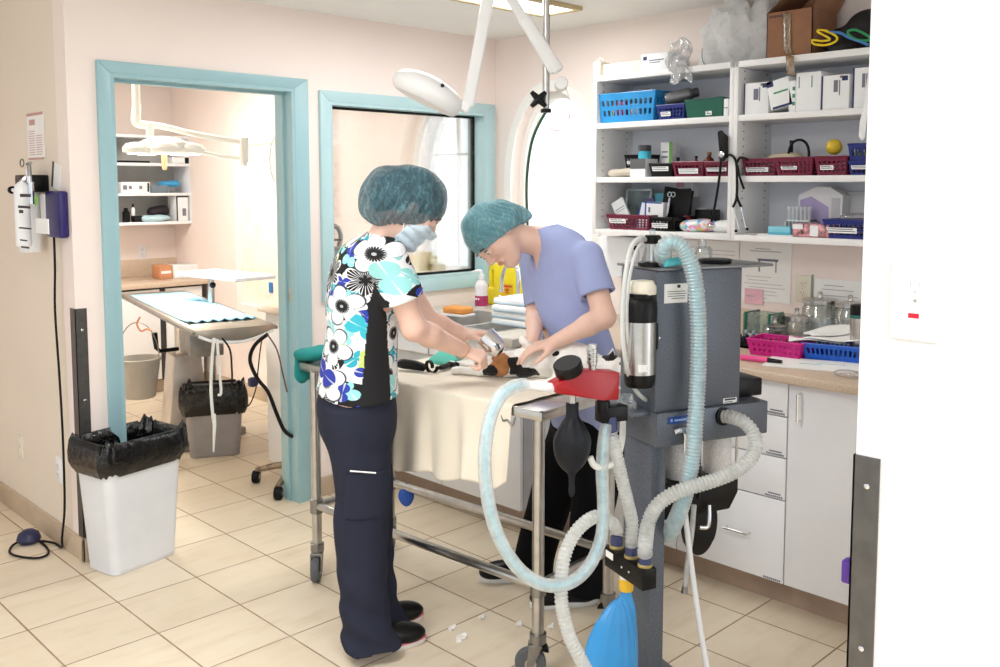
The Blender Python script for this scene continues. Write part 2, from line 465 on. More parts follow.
# teal door casing
def casing(x0, x1, z0, z1, wl_, wr_, wt, wb):
    b = MB(); y0, y1 = WB-0.02, WB+0.004; d = (0, y1-y0, 0)
    b.prism([(x0, y0, z0), (x0-wl_, y0, z0-wb), (x0-wl_, y0, z1+wt), (x0, y0, z1)], d, 0.003)
    b.prism([(x1, y0, z0), (x1, y0, z1), (x1+wr_, y0, z1+wt), (x1+wr_, y0, z0-wb)], d, 0.003)
    b.prism([(x0, y0, z1), (x0-wl_, y0, z1+wt), (x1+wr_, y0, z1+wt), (x1, y0, z1)], d, 0.003)
    if wb: b.prism([(x0, y0, z0), (x1, y0, z0), (x1+wr_, y0, z0-wb), (x0-wl_, y0, z0-wb)], d, 0.003)
    return b
b = casing(DX0, DX1, 0, DZ, 0.053, 0.078, 0.05, 0)
b.bb((DX0-0.002, WB-0.018, 0), (DX0+0.016, WB+T+0.015, DZ)); b.bb((DX1-0.016, WB-0.018, 0), (DX1+0.002, WB+T+0.015, DZ)); b.bb((DX0+0.0162, WB-0.0175, DZ-0.016), (DX1-0.0162, WB+T+0.0145, DZ+0.002))
b.bb((DX1-0.028, WB+0.05, 0), (DX1-0.014, WB+0.09, DZ-0.014)); b.bb((DX0+0.014, WB+0.05, 0), (DX0+0.028, WB+0.09, DZ-0.014)); b.bb((DX0+0.0285, WB+0.0505, DZ-0.028), (DX1-0.0285, WB+0.0895, DZ-0.014))
dr = struct(b.build('door_1', m_teal))
MB().bb((DX1-0.018, WB+0.02, 1.005), (DX1-0.0145, WB+0.045, 1.075), 0.001).build('strike_plate', m_steel, dr)
# interior window: casing, reveal, gasket, pane
b = casing(VX0, VX1, VZ0, VZ1, 0.055, 0.075, 0.055, 0.07)
for q in (((VX0-0.002, WB-0.018, VZ0), (VX0+0.014, WB+T, VZ1)), ((VX1-0.014, WB-0.018, VZ0), (VX1+0.002, WB+T, VZ1)), ((VX0+0.0142, WB-0.0175, VZ0-0.002), (VX1-0.0142, WB+T-.0005, VZ0+0.014)), ((VX0+0.0142, WB-0.0175, VZ1-0.014), (VX1-0.0142, WB+T-.0005, VZ1+0.002))): b.bb(*q)
wn = struct(b.build('window_1', m_teal2))
b = MB(); g = 0.012; x0, x1, z0, z1 = VX0+0.014, VX1-0.014, VZ0+0.014, VZ1-0.014; ya, yb = WB+0.062, WB+0.085
b.bb((x0, ya, z0), (x0+g, yb, z1)).bb((x1-g, ya, z0), (x1, yb, z1)).bb((x0, ya, z0), (x1, yb, z0+g)).bb((x0, ya, z1-g), (x1, yb, z1))
b.build('gasket', m_black, wn)
MB().bb((x0+g, ya+0.008, z0+g), (x1-g, ya+0.014, z1-g)).build('pane', glass('interior_glass', refl=0.03, body=0.04, body_rgb=(250, 248, 235)), wn)
# tile baseboards
b = MB().bb((WL-0.012, WB-0.012, 0), (WL, 5.14, 0.10), 0.003).bb((WL-0.012, WB-0.012, 0), (DX0-0.053, WB, 0.10), 0.003); struct(b.build('baseboard_left', m_baset))
struct(MB().bb((-1.5, 5.128, 0), (WL-0.012, 5.14, 0.10), 0.003).build('baseboard_passage', m_baset))
struct(MB().bb((DX1+0.08, WB-0.012, 0), (2.93, WB, 0.10), 0.003).build('baseboard_back', m_baset))
struct(MB().bb((WS, YS, 0), (WR+0.14, FAR, CH)).build('wall_surgery_right', m_wall))
struct(MB().bb((WR-0.012, WB+T, 0), (WR, YS, 0.10), 0.003).bb((WS-0.012, YS-0.012, 0), (WS, FAR, 0.10), 0.003).build('baseboard_right', m_baset))
# ceiling troffer
t = thing('ceiling_light', 'flush ceiling light panel with brass edge at the top of the picture', 'ceiling light', (2.83, 3.03, CH))
b = MB(); fx0, fx1, fy0, fy1 = 2.22, 3.43, 2.90, 3.16
for q in (((fx0, fy0, CH-0.02), (fx1, fy0+0.025, CH)), ((fx0, fy1-0.025, CH-0.02), (fx1, fy1, CH)), ((fx0, fy0+0.0255, CH-0.02), (fx0+0.025, fy1-0.0255, CH)), ((fx1-0.025, fy0+0.0255, CH-0.02), (fx1, fy1-0.0255, CH))): b.bb(*q, 0.002)
b.build('frame', M('brass_trim', (205, 185, 140), 0.4, 0.3), t)
MB().bb((fx0+0.025, fy0+0.025, CH-0.014), (fx1-0.025, fy1-0.025, CH-0.004)).build('diffuser', M('light_diffuser', (255, 253, 248), 0.5, emit=3.0), t)
# ------------------------------------------------------------------ light
def area(name, loc, size, power, rot=(0, 0, 0), col=(1, 1, 1)):
    l = bpy.data.lights.new(name, 'AREA'); l.shape = 'RECTANGLE'; l.size, l.size_y = size; l.energy = power; l.color = col
    o = bpy.data.objects.new(name, l); COL.objects.link(o); o.location = loc; o.rotation_euler = rot; return o
area('troffer_lamp', (2.83, 3.03, CH-0.03), (1.1, 0.2), 8)
area('fill_lamp_front', (0.6, 1.9, CH-0.03), (1.2, 0.6), 20)  # added fill from the camera side; no light fitting is built here
area('fill_lamp_behind', (0.35, -1.3, CH-0.03), (1.2, 0.6), 50)  # added frontal fill behind the camera, in place of a flash; no fitting
area('surgery_troffer', (2.4, 5.7, CH-0.03), (1.2, 0.6), 22, col=(1, .97, .9))
w = bpy.data.worlds.new('sky'); SC.world = w; w.use_nodes = True
nt = w.node_tree; bg = nt.nodes['Background']; bg.inputs[0].default_value = (0.90, 0.96, 1.0, 1)
tc = nt.nodes.new('ShaderNodeTexCoord'); sp = nt.nodes.new('ShaderNodeSeparateXYZ'); mr = nt.nodes.new('ShaderNodeMapRange')   # the sky is brighter on its sunny side
nt.links.new(tc.outputs['Generated'], sp.inputs[0]); nt.links.new(sp.outputs[0], mr.inputs[0])
mr.inputs[1].default_value = 0.0; mr.inputs[2].default_value = 0.5; mr.inputs[3].default_value = 0.75; mr.inputs[4].default_value = 2.6
nt.links.new(mr.outputs[0], bg.inputs[1])
SC.view_settings.view_transform = 'Standard'; SC.view_settings.look = 'None'; SC.view_settings.gamma = 1.0
SC.view_settings.use_curve_mapping = False; SC.view_settings.exposure = 0.66
SC.render.film_transparent = False
SC.cycles.max_bounces = 8; SC.cycles.transparent_max_bounces = 16; SC.cycles.use_denoising = True
# ================================================================== SHELVES, COUNTERS AND WHAT STANDS ON THEM
def shelf_frame(px, z, xf=3.57):
    """frame on a shelf: x to the right along the shelf, y towards the wall, z up"""
    return frame((xf, PX(px, 186, xf).y, z), (0, -1, 0))
def span(a, b, xf=3.57): return PX(a, 186, xf).y-PX(b, 186, xf).y
XF = 3.55
ZT = PX(660, 69.5, XF).z; Z2 = PX(727, 115.6, XF).z; Z3 = PX(660, 176.7, XF).z; Z4 = PX(660, 231.5, XF).z
YA = PX(593, 150, XF).y; YM = PX(732.5, 150, XF).y; YE = YM-(YA-YM)
m_board = M('shelf_board', (238, 237, 236), 0.4, var=0.01)
m_inner = M('shelf_back_panel', (226, 228, 236), 0.4, var=0.01)
def shelf_unit(y0, y1, label):
    t = thing('wall_shelf', label, 'shelf', (WR-0.15, (y0+y1)/2, Z4-0.03), group='open wall shelves')
    tb = 0.02
    for yy in (y0, y1-tb): MB().bb((XF, yy, Z4-0.026), (WR, yy+tb, ZT), 0.001).build('side_panel', m_board, t)
    MB().bb((WR-0.012, y0+tb, Z4), (WR-0.001, y1-tb, ZT-0.02)).build('back_panel', m_inner, t)
    for nm, z in (('top_board', ZT), ('shelf_board', Z2), ('shelf_board', Z3), ('bottom_board', Z4)):
        MB().bb((XF+(0.004 if nm == 'shelf_board' else 0), y0+(tb if nm == 'shelf_board' else 0), z-0.026), (WR-0.012, y1-(tb if nm == 'shelf_board' else 0), z), 0.001).build(nm, m_board, t)
    b = MB()
    for yy in (y1-tb-0.001,):
        for k in range(22):
            for xx in (XF+0.05, WR-0.06): b.box((xx, yy, Z4+0.06+k*0.032), (0.005, 0.004, 0.005))
    b.build('peg_hole', M('peg_hole_dark', (120, 120, 125), 0.6), t)['kind'] = 'stuff'
    return t
shelf_unit(YM, YA, 'open white melamine wall shelf beside the arched window, with the blue baskets and black stethoscope')
shelf_unit(YE, YM-0.001, 'open white melamine wall shelf next to the near partition, under the cardboard box')
# ---- perforated baskets
def basket(fr, w, d, h, mat, label, group, rows=3, cols=None, taper=0.88, card=None, gap=0.3, solid=False, name='plastic_basket', cat='basket'):
    t = thing(name, label, cat, fr @ Vector((w/2, d/2, 0)), 0, group)
    b = MB(fr)
    cols = cols or max(4, int(w/0.02))
    def wall(p00, p10, p01, p11, nc, nr, holes=True):
        p00, p10, p01, p11 = map(Vector, (p00, p10, p01, p11))
        xs = [0.0]; 
        for i in range(nc): xs += [0.04+(i+gap)/nc*0.92, 0.04+(i+1)/nc*0.92]
        xs.append(1.0); zs = [0.0]
        for i in range(nr): zs += [0.1+(i+gap)/nr*0.68, 0.1+(i+1)/nr*0.68]
        zs.append(1.0)
        vs = [(p00*(1-u)+p10*u)*(1-v)+(p01*(1-u)+p11*u)*v for u in xs for v in zs]; n = len(zs); fs = []
        for i in range(len(xs)-1):
            for j in range(n-1):
                if holes and i % 2 == 1 and j % 2 == 1: continue
                fs.append((i*n+j, (i+1)*n+j, (i+1)*n+j+1, i*n+j+1))
        b._new(vs, fs)
    iw, id_ = w*(1-taper)/2, d*(1-taper)/2
    B = [(iw, id_, 0), (w-iw, id_, 0), (w-iw, d-id_, 0), (iw, d-id_, 0)]; Tp = [(0, 0, h), (w, 0, h), (w, d, h), (0, d, h)]
    nd = max(3, int(d/0.03))
    for i, nc in ((0, cols), (1, nd), (2, cols), (3, nd)):
        j = (i+1) % 4; wall(B[i], B[j], Tp[i], Tp[j], nc, rows, not solid)
    b._new(B, [(0, 1, 2, 3)])
    b.solid(0.003)
    for i in range(4):
        j = (i+1) % 4; b.tube([Tp[i], Tp[j]], 0.0045, 8)
    b.build('tray_body', mat, t)
    if card:
        u0, u1, v0, v1 = card; q = MB(fr)
        def fp(u, v): return Vector((iw*(1-v)+(w-2*iw*(1-v))*u, id_*(1-v)-0.004, h*v))
        q.prism([fp(u0, v0), fp(u1, v0), fp(u1, v1), fp(u0, v1)], (0, -0.002, 0)); q.mi = 1
        for k in range(2):
            vv = v0+(v1-v0)*(0.28+0.38*k)
            q.prism([fp(u0+.03, vv)+Vector((0, -.0021, 0)), fp(u1-.03-.06*k, vv)+Vector((0, -.0021, 0)), fp(u1-.03-.06*k, vv+.05)+Vector((0, -.0021, 0)), fp(u0+.03, vv+.05)+Vector((0, -.0021, 0))], (0, -0.0004, 0))
        o = q.build('label_card', [M('paper', (246, 246, 244), 0.7, var=0.01), M('ink', (120, 122, 135), 0.7)], t); o['label'] = 'white label card on the front'
    return t
m_maroon = M('maroon_plastic', (112, 22, 52), 0.35, var=0.05); m_navy = M('navy_plastic', (30, 42, 120), 0.35, var=0.05)
m_sky = M('translucent_blue_plastic', (45, 150, 215), 0.3, var=0.05, alpha=0.86); m_green = M('dark_green_plastic', (14, 92, 74), 0.3, var=0.05)
m_bblue = M('bright_blue_plastic', (20, 92, 200), 0.35); m_mag = M('magenta_plastic', (205, 22, 130), 0.35)
m_paper = M('paper', (246, 246, 244), 0.7, var=0.01); m_ink = M('ink', (120, 122, 135), 0.7); m_dink = M('dark_ink', (40, 42, 50), 0.6)
m_nv = M('navy_print', (24, 34, 92), 0.5); m_pbox = M('white_carton', (240, 241, 242), 0.55, var=0.015)
def basket_px(x0, x1, ytop, z, mat, label, group, d=0.2, **kw):
    w = span(x0, x1); h = PX((x0+x1)/2, ytop, 3.57).z-z
    return basket(shelf_frame(x0, z), w, d, h, mat, label, group, **kw)
# row two, left unit
G = 'baskets on the wall shelves'
basket_px(596, 654, 93, Z2, m_sky, 'large translucent blue slotted basket at the left end of the upper shelf', G, d=0.24, rows=2, cols=11, gap=0.45)
basket_px(655.5, 683, 105, Z2, m_navy, 'small navy basket with a spray can lying across it', G, rows=3, card=(0.12, 0.5, 0.25, 0.55), d=0.2)
basket_px(683.5, 721.5, 99.5, Z2, m_green, 'dark green solid-sided bin on the upper shelf', G, solid=True, taper=0.9, card=(0.55, 0.72, 0.12, 0.34))
def rbox(fr, w, d, h, label, cat, name, mat, group=None, stripes=(), bev=0.002, tilt=0, parent=None):
    """carton: fr at front left bottom; stripes = (material, u0,u1,v0,v1) printed on the front face, thin"""
    mats = [mat]; b = MB(fr @ Matrix.Rotation(math.radians(tilt), 4, 'Y')); b.bb((0, 0, 0), (w, d, h), bev)
    for (mm, u0, u1, v0, v1) in stripes:
        if mm not in mats: mats.append(mm)
        b.mi = mats.index(mm); b.bb((w*u0, -0.0008, h*v0), (w*u1, 0.0, h*v1))
    o = b.build(name, mats, parent)
    if label: tag(o, label, cat, group)
    return o
def can(fr, p0, p1, r, mats, label):
    t = thing('spray_can', label, 'spray can', fr @ Vector(p0)); b = MB(fr); a = Vector(p0); c = Vector(p1); ax = (c-a); L = ax.length
    b.lathe([(r*.9, 0), (r, .004), (r, L*.74), (r*.75, L*.8)], a, ax).build('can_body', mats[0], t)
    MB(fr).lathe([(r*.7, L*.8), (r*.7, L*.97), (r*.5, L)], a, ax).build('cap', mats[1], t)
can(shelf_frame(654, Z2), (0.022, 0.05, 0.095), (0.15, 0.13, 0.13), 0.03, (M('grey_label_can', (120, 120, 122), 0.3, 0.5), M('dark_cap', (60, 60, 64), 0.4)), 'grey spray can lying across the small navy basket')
# contents of the large blue basket
fr = shelf_frame(600, Z2)
for px, w, h, mm, lab in ((601, .03, .085, 'cream', 'cream packet standing at the left inside the large blue basket'), (608, .05, .10, 'pink', 'crimson packet inside the large blue basket'), (622, .05, .085, 'white', 'white packet inside the large blue basket')):
    c = {'cream': (236, 228, 170), 'pink': (215, 40, 100), 'white': (225, 230, 236)}[mm]
    rbox(shelf_frame(px, Z2+0.006) @ Matrix.Translation((0, 0.06, 0)), w, 0.03, h, lab, 'packet', 'packet', M('packet_'+mm, c, 0.5), 'packets in the blue basket')
def crumple(name, fr, c, r, mat, label, cat, amp=0.012, freq=40, h=0.006, group=None, flat=0.0, off=0, kind=None):
    f0 = ell((0, 0, 0), r)
    def F(P): 
        d = f0(P)+amp*waves(P, freq, 7, off)
        return np.maximum(d, flat-r[2]-P[:, 2]) if flat else d
    R = max(r)+amp*2
    V, Q = sdf_mesh(F, (-r[0]-.03, -r[1]-.03, -r[2]-.03), (r[0]+.03, r[1]+.03, r[2]+.03), h)
    V = (np.array(fr.to_3x3()) @ V.T).T + np.array(fr @ Vector(c))
    o = np_mesh(name, V.astype(np.float32), Q, mat)
    return tag(o, label, cat, group, kind)
m_poly = glass('clear_plastic_film', refl=0.10, rough=0.12, body=0.42, body_rgb=(240, 242, 246))
m_poly2 = glass('clear_plastic_wrap', refl=0.12, rough=0.08, body=0.22, body_rgb=(236, 238, 242))
crumple('plastic_wrapper', shelf_frame(612, Z2), (0.06, 0.12, 0.14), (0.075, 0.05, 0.035), m_poly, 'clear crumpled wrapper on top of the large blue basket', 'wrapper', amp=0.01)
crumple('folded_cloth', shelf_frame(683, Z2), (0.02, 0.235, 0.06), (0.08, 0.03, 0.06), M('grey_cloth', (168, 172, 178), 0.8), 'grey folded cloth behind the dark green bin', 'cloth', amp=0.006, flat=0.004)
rbox(shelf_frame(722, Z2), span(722, 726.5), .12, .075, 'small white carton right of the dark green bin', 'box', 'carton', m_pbox, stripes=[(m_ink, 0, 1, .45, .5)])
# row three, left unit
basket(shelf_frame(613, Z3+.045) @ Matrix.Translation((0, .09, 0)), span(613, 633), .12, .06, m_bplast, 'small black basket raised behind the folded beige cloth', G, rows=2, card=(.1, .9, .3, .55))
crumple('folded_cloth', shelf_frame(604, Z3), (span(604, 630)/2, .06, .022), (span(604, 630)/2, .055, .024), M('beige_cloth', (206, 196, 180), 0.9), 'beige folded cloth at the left end of the middle shelf', 'cloth', amp=0.006, freq=60, h=.004, flat=0.003)
rbox(shelf_frame(613, Z3) @ Matrix.Translation((0, .125, 0)), span(613, 631), .1, .043, 'white carton under the small black basket', 'box', 'carton', m_pbox)
m_grey = M('grey_carton', (95, 95, 98), 0.6)
rbox(shelf_frame(630, Z3) , span(630, 645), .1, .085, 'grey and white carton standing under the teal jar', 'box', 'carton', m_pbox, stripes=[(m_grey, 0, 1, .45, 1)])
t = thing('jar', 'teal jar with a dark lid on top of the grey and white carton', 'jar', shelf_frame(638, Z3+.087) @ Vector((0, .05, 0)))
c = shelf_frame(638, Z3+.0855) @ Vector((0, .05, 0))
MB().lathe([(.026, 0), (.031, .004), (.031, .034), (.027, .038)], c).build('jar_body', M('teal_gel', (60, 175, 200), 0.15), t); MB().lathe([(.03, .036), (.031, .04), (.031, .062), (.028, .065)], c).build('lid', M('slate_lid', (62, 66, 72), 0.4), t)
rbox(shelf_frame(645, Z3) @ Matrix.Translation((0, .12, 0)), span(645, 657), .06, .165, 'tall white carton with a green side behind the black labelled basket', 'box', 'carton', m_pbox, stripes=[(M('leaf_green_print', (120, 170, 90), .5), .72, 1, .3, 1), (m_ink, .1, .6, .55, .6), (m_ink, .1, .6, .7, .74)])
basket_px(649, 672, 164, Z3, m_bplast, 'black basket with a white label left of the maroon baskets', G, solid=True, card=(.12, .85, .45, .8))
basket_px(672, 703, 162, Z3, m_maroon, 'maroon basket left of the brown bottle on the middle shelf', G, rows=3, card=(.18, .85, .2, .55))
basket_px(703.5, 727, 162, Z3, m_maroon, 'maroon basket behind the hanging stethoscope tube', G, rows=3, card=(.1, .98, .35, .6))
def bottle(px, z, dy, r, h, mat, label, capm=None, group=None, neck=.35, nm='bottle', xf=3.57):
    c = shelf_frame(px, z, xf) @ Vector((0, dy, 0)); t = thing(nm, label, 'bottle', c, 0, group)
    MB().lathe([(r*.92, 0), (r, h*.04), (r, h*.6), (r*.85, h*.7), (r*neck, h*.8), (r*neck, h*.9)], c).build('bottle_body', mat, t)
    MB().lathe([(r*neck*1.2, h*.87), (r*neck*1.25, h*.88), (r*neck*1.25, h*.99), (r*neck*.9, h)], c).build('cap', capm or m_bplast, t); return t
m_amber = M('amber_glass', (96, 34, 22), 0.12); 
bottle(697.5, Z3+.006, .09, .024, .105, m_amber, 'brown glass bottle standing between the two maroon baskets', M('brown_cap', (150, 110, 80), .4))
bottle(665, Z3+.006, .10, .02, .085, M('dark_glass', (30, 34, 34), .12), 'dark bottle standing in the black labelled basket')
bottle(681, Z3+.006, .12, .016, .09, M('dark_red_glass', (100, 24, 30), .12), 'dark red bottle in the maroon basket left of the brown bottle')
crumple('plastic_wrapper', shelf_frame(703, Z3), (.07, .12, .085), (.06, .05, .026), m_poly2, 'clear wrapper bundle lying on the maroon basket by the stethoscope', 'wrapper', amp=0.008)
# row four, left unit
t = thing('picture_frame', 'small framed card leaning at the left end of the bottom shelf', 'frame', shelf_frame(604, Z4) @ Vector((.05, .16, 0)))
fr = shelf_frame(604, Z4) @ Matrix.Translation((0, .15, 0)) @ Matrix.Rotation(math.radians(-8), 4, 'X')
w = span(604, 630); b = MB(fr); hh = .2
for q in (((0, 0, 0), (.012, .012, hh)), ((w-.012, 0, 0), (w, .012, hh)), ((0, 0, 0), (w, .012, .012)), ((0, 0, hh-.012), (w, .012, hh))): b.bb(*q, .001)
b.build('frame', M('pale_aluminium', (205, 212, 216), .35, .6), t); MB(fr).bb((.01, .006, .01), (w-.01, .01, hh-.01)).build('picture', M('landscape_print', (142, 158, 160), .5, var=.3, scale=14), t)
basket_px(607, 650, 215.5, Z4, m_maroon, 'long maroon basket full of packets on the bottom shelf', G, rows=4, d=.22, card=(.04, .45, .45, .75))
basket_px(650.5, 673, 218, Z4, m_bplast, 'black basket with a ragged white label on the bottom shelf', G, rows=3, d=.2, card=(.05, .8, .25, .6))
def pk(px, dy, z, w, d, h, tilt, mat, label, stripes=(), cat='packet', nm='packet', g='packets on the bottom shelf'):
    return rbox(shelf_frame(px, z) @ Matrix.Translation((0, dy, 0)), w, d, h, label, cat, nm, mat, g, stripes, .0015, tilt)
m_bp = M('blue_print', (40, 90, 180), .5)
pk(611, .07, Z4+.02, .075, .012, .115, -28, m_pbox, 'white folded leaflet tilted left in the long maroon basket', [(m_ink, .1, .9, .6, .63), (m_ink, .1, .9, .5, .52)])
pk(627, .07, Z4+.01, .06, .02, .125, 14, m_pbox, 'white packet with a blue edge in the long maroon basket', [(m_bp, 0, .12, 0, 1)])
pk(637, .06, Z4+.01, .105, .04, .125, 2, m_pbox, 'white carton with a blue edge at the right of the long maroon basket', [(m_bp, 0, .08, 0, 1), (m_bp, .08, .9, .95, 1), (m_ink, .2, .3, .6, .8), (m_ink, .25, .6, .35, .4)])
pk(640, .12, Z4, .06, .03, .175, 0, M('teal_carton', (72, 160, 180), .5), 'teal carton behind the white cartons on the bottom shelf')
pk(624, .16, Z4, .06, .04, .15, 0, M('violet_carton', (110, 100, 150), .5), 'violet carton at the back of the bottom shelf')
t = rbox(shelf_frame(645, Z4) @ Matrix.Translation((0, .115, .0)), .155, .02, .21, 'black folder leaning behind the white cartons', 'folder', 'folder', m_bplast, tilt=8)
def hemo(px, dy, z):
    t = thing('forceps', 'steel forceps standing upright in the black ragged-label basket', 'forceps', shelf_frame(px, z) @ Vector((0, dy, 0))); b = MB(shelf_frame(px, z) @ Matrix.Translation((0, dy, 0)))
    b.tube([(0, 0, .02), (.012, 0, .09), (.02, 0, .15)], .004, 8).tube([(.008, .008, .02), (.004, .006, .09), (.02, 0, .15)], .004, 8); b.build('blade', m_chrome, t)
    b = MB(shelf_frame(px, z) @ Matrix.Translation((0, dy, 0)))
    for s in (0, .014): b.tube([Vector((.02+s+.011*math.cos(a), s*.5, .165+.011*math.sin(a))) for a in np.linspace(0, 6.283, 15)], .0025, 6)
    b.build('finger_ring', m_chrome, t)
hemo(660, .05, Z4+.005)
def rackcard(px, py, xf, w, h, label):
    fr = frame((xf, PX(px, 186, xf).y, PX(px, py, xf).z), (0, -1, 0)); b = MB(fr); b.bb((0, -.06, -h), (w, 0, 0), .002); b.mi = 1; b.bb((.012, -.0612, -h*.9), (w*.94, -.06, -h*.45)); b.mi = 2; b.bb((.0, -.0614, -h*.36), (w*.5, -.06, -h*.02))
    o = b.build('small_carton', [m_pbox, m_nv, M('pink_print', (226, 170, 190), .5)]); return tag(o, label, 'box')
rackcard(683.5, 182, WR-.0135, .09, .07, 'white and navy carton hooked at the back of the bottom shelf')
pk(672, .2, Z4, .04, .03, .105, 0, m_pbox, 'white grey-topped packet behind the maroon bottle', [(M('grey_print', (120, 120, 130), .5), 0, 1, .55, .95)])
bottle(671.5, Z4, .13, .024, .1, M('maroon_glass', (110, 26, 36), .12), 'maroon bottle right of the ragged-label basket')
rbox(shelf_frame(677, Z4) @ Matrix.Translation((0, .15, 0)), span(677, 693), .08, .1, 'black carton behind the clear bag of coloured bits', 'box', 'carton', m_bplast, stripes=[(m_ink, .2, .8, .4, .6)])
def confetti():
    t = NT('coloured_bits_in_film'); v = t.n('ShaderNodeTexVoronoi'); v.inputs['Scale'].default_value = 55; t.l(t.coord(), v.inputs['Vector'])
    r = t.n('ShaderNodeValToRGB'); r.color_ramp.interpolation = 'CONSTANT'; sp = t.n('ShaderNodeSeparateColor'); t.l(v.outputs['Color'], sp.inputs[0]); t.l(sp.outputs[0], r.inputs[0])
    cs = [(0, (230, 232, 236)), (.35, (238, 150, 190)), (.5, (120, 180, 225)), (.65, (235, 236, 238)), (.8, (170, 220, 190)), (.9, (236, 190, 120))]
    e = r.color_ramp.elements; e[0].color = lin(cs[0][1]); e[1].position = .35; e[1].color = lin(cs[1][1])
    for p, c in cs[2:]: x = e.new(p); x.color = lin(c)
    t.bsdf(r.outputs[0], 0.2); return t.m
crumple('bag_of_swabs', shelf_frame(673, Z4), (span(673, 706)/2, .08, .03), (span(673, 706)/2, .06, .034), confetti(), 'clear bag of pink, blue and white bits on the bottom shelf', 'bag', amp=.006, h=.004, flat=.004)
crumple('paper_towel', shelf_frame(700, Z4), (.075, .12, .03), (.075, .06, .035), m_paper, 'crumpled white paper behind the stethoscope bell', 'paper', amp=.008, flat=.004, h=.005)
# stethoscope hanging on the shelf edge
S = [PX(x, y, XF-.012) for x, y in ((722, 135), (721.5, 155), (719, 180), (715, 205), (711.5, 222))]
t = thing('stethoscope', 'black stethoscope hanging from the shelf divider', 'stethoscope', S[-1])
b = MB(); b.tube([PX(x, y, XF-.014) for x, y in ((719, 132), (723, 134), (725.5, 155), (722, 160), (720.5, 150), (719, 132))], .006, 8, smooth=4)
b.prism([PX(x, y, XF-.02) for x, y in ((719.5, 130), (727, 136), (727, 158), (719, 158))], (.012, 0, 0), .002); b.build('sleeve', m_black, t)
MB().tube(S, .0055, 10, smooth=5).build('tube', m_black, t)
MB().lathe([(.005, 0), (.012, .002), (.013, .008), (.006, .011)], PX(722.5, 154.5, XF-.024), (-1, 0, 0)).build('rivet', m_chrome, t)
b = MB(); b.tube([PX(x, y, XF-.012) for x, y in ((725, 156), (731, 155), (736, 162), (737, 180), (736.5, 198), (733, 207))], .0055, 10, smooth=5)
b.tube([PX(x, y, XF-.012) for x, y in ((736, 165), (739.5, 158), (744, 158), (748, 160))], .0055, 10, smooth=5); b.tube([PX(x, y, XF-.012) for x, y in ((737.5, 165), (740, 178), (744, 189))], .005, 10, smooth=5)
b.tube([PX(x, y, XF-.012) for x, y in ((736.5, 194), (738, 200), (741, 207))], .0055, 10, smooth=4); b.build('yoke', m_black, t)
b = MB(); b.tube([PX(733, 207, XF-.012), PX(737, 220, XF-.01), PX(740, 231, XF-.006)], .003, 8).tube([PX(741, 207, XF-.012), PX(744, 220, XF-.01), PX(747, 231, XF-.006)], .003, 8).build('ear_tube', m_chrome, t)
b = MB(); b.ball(PX(711.5, 226, XF-.02), (.018, .018, .011)); b.build('bell', m_chrome, t)
for q_ in (PX(736, 231, XF-.016), PX(747, 229, XF-.016)): MB().ball(q_, .007, 10).build('ear_tip', m_black, t)
# row two, right unit: cartons
G2 = 'white medicine cartons on the upper right shelf'
m_gold = M('gold_print', (150, 130, 80), .5); m_grp = M('green_print', (60, 150, 100), .5)
BX = [(742, 766, 83, -1, 'white carton with navy corner print, leftmost of the carton row', [(m_nv, 0, .05, 0, 1), (m_nv, .76, .95, .82, .96), (m_gold, .68, .76, .88, .97), (m_ink, .4, .6, .45, .8), (m_ink, .63, .67, .4, .85)]),
      (769, 791, 84, -12, 'white and teal carton tilted against its left neighbour in the carton row', [(m_nv, 0, .3, .8, 1), (m_gold, 0, .2, .9, 1), (m_grp, .25, .9, .52, .58), (m_nv, .1, 1, 0, .08)]),
      (786.5, 793, 81, -4, 'narrow white carton with green dots standing in the carton row', [(m_grp, .55, .95, .2, .32), (m_grp, .55, .95, .45, .57), (m_grp, .55, .95, .68, .8)]),
      (793.5, 818, 72.5, 0, 'tall plain white carton in the middle of the carton row', [(m_grp, .62, .66, .6, .9), (m_ink, .1, .14, .6, .9)]),
      (818.5, 846, 75.5, 0, 'white carton with a navy side and corner print right of the tall plain one', [(m_nv, 0, .06, 0, 1), (m_nv, .74, .95, .82, .96), (m_gold, .66, .76, .9, .97), (m_ink, .45, .6, .5, .85), (m_ink, .64, .68, .4, .85)]),
      (849.5, 870, 68, 0, 'white carton with a navy edge at the right end of the carton row', [(m_nv, 0, .08, 0, 1), (m_nv, .8, 1, .84, .98), (m_ink, .45, .6, .5, .85), (m_ink, .64, .7, .4, .85)])]
for x0, x1, yt, tl, lab, st in BX:
    rbox(shelf_frame(x0, Z2+(0.012 if tl < -8 else 0.001)), span(x0, x1), .14, PX((x0+x1)/2, yt, 3.57).z-Z2, lab, 'box', 'carton', m_pbox, G2, st, tilt=tl if tl < -8 else 0)
# row three, right unit
G3 = G
basket_px(742, 775, 159, Z3, m_maroon, 'maroon basket right of the stethoscope on the right-hand shelf', G, rows=3, card=(.08, .8, .25, .5))
basket_px(774, 812, 158, Z3, m_maroon, 'maroon perforated basket with a black cable loop standing in it', G, rows=4, card=(.15, .6, .35, .55), gap=.45)
basket_px(814, 846, 157, Z3, m_maroon, 'maroon basket with the yellow ball in it', G, rows=3, card=(.15, .6, .3, .55), gap=.45)
basket_px(848, 872, 162, Z3, m_navy, 'navy basket with a white label, lower of two nested at the shelf end', G, rows=2, card=(.1, 1, .45, .75))
basket(shelf_frame(847, Z3+.05), span(847, 872), .2, .07, m_navy, 'navy basket nested in another at the shelf end, upper one', G, rows=1, gap=.4)
c = shelf_frame(784, Z3) @ Vector((0, .08, .0)); t = MB().tube([c+Vector((0, -.045+.09*0, 0)) if False else c+Vector((.0, -.046*math.cos(a)-.02, .075+.075*math.sin(a)**.7 if math.sin(a) > 0 else .075)) for a in np.linspace(0, PI, 17)], .0055, 10)
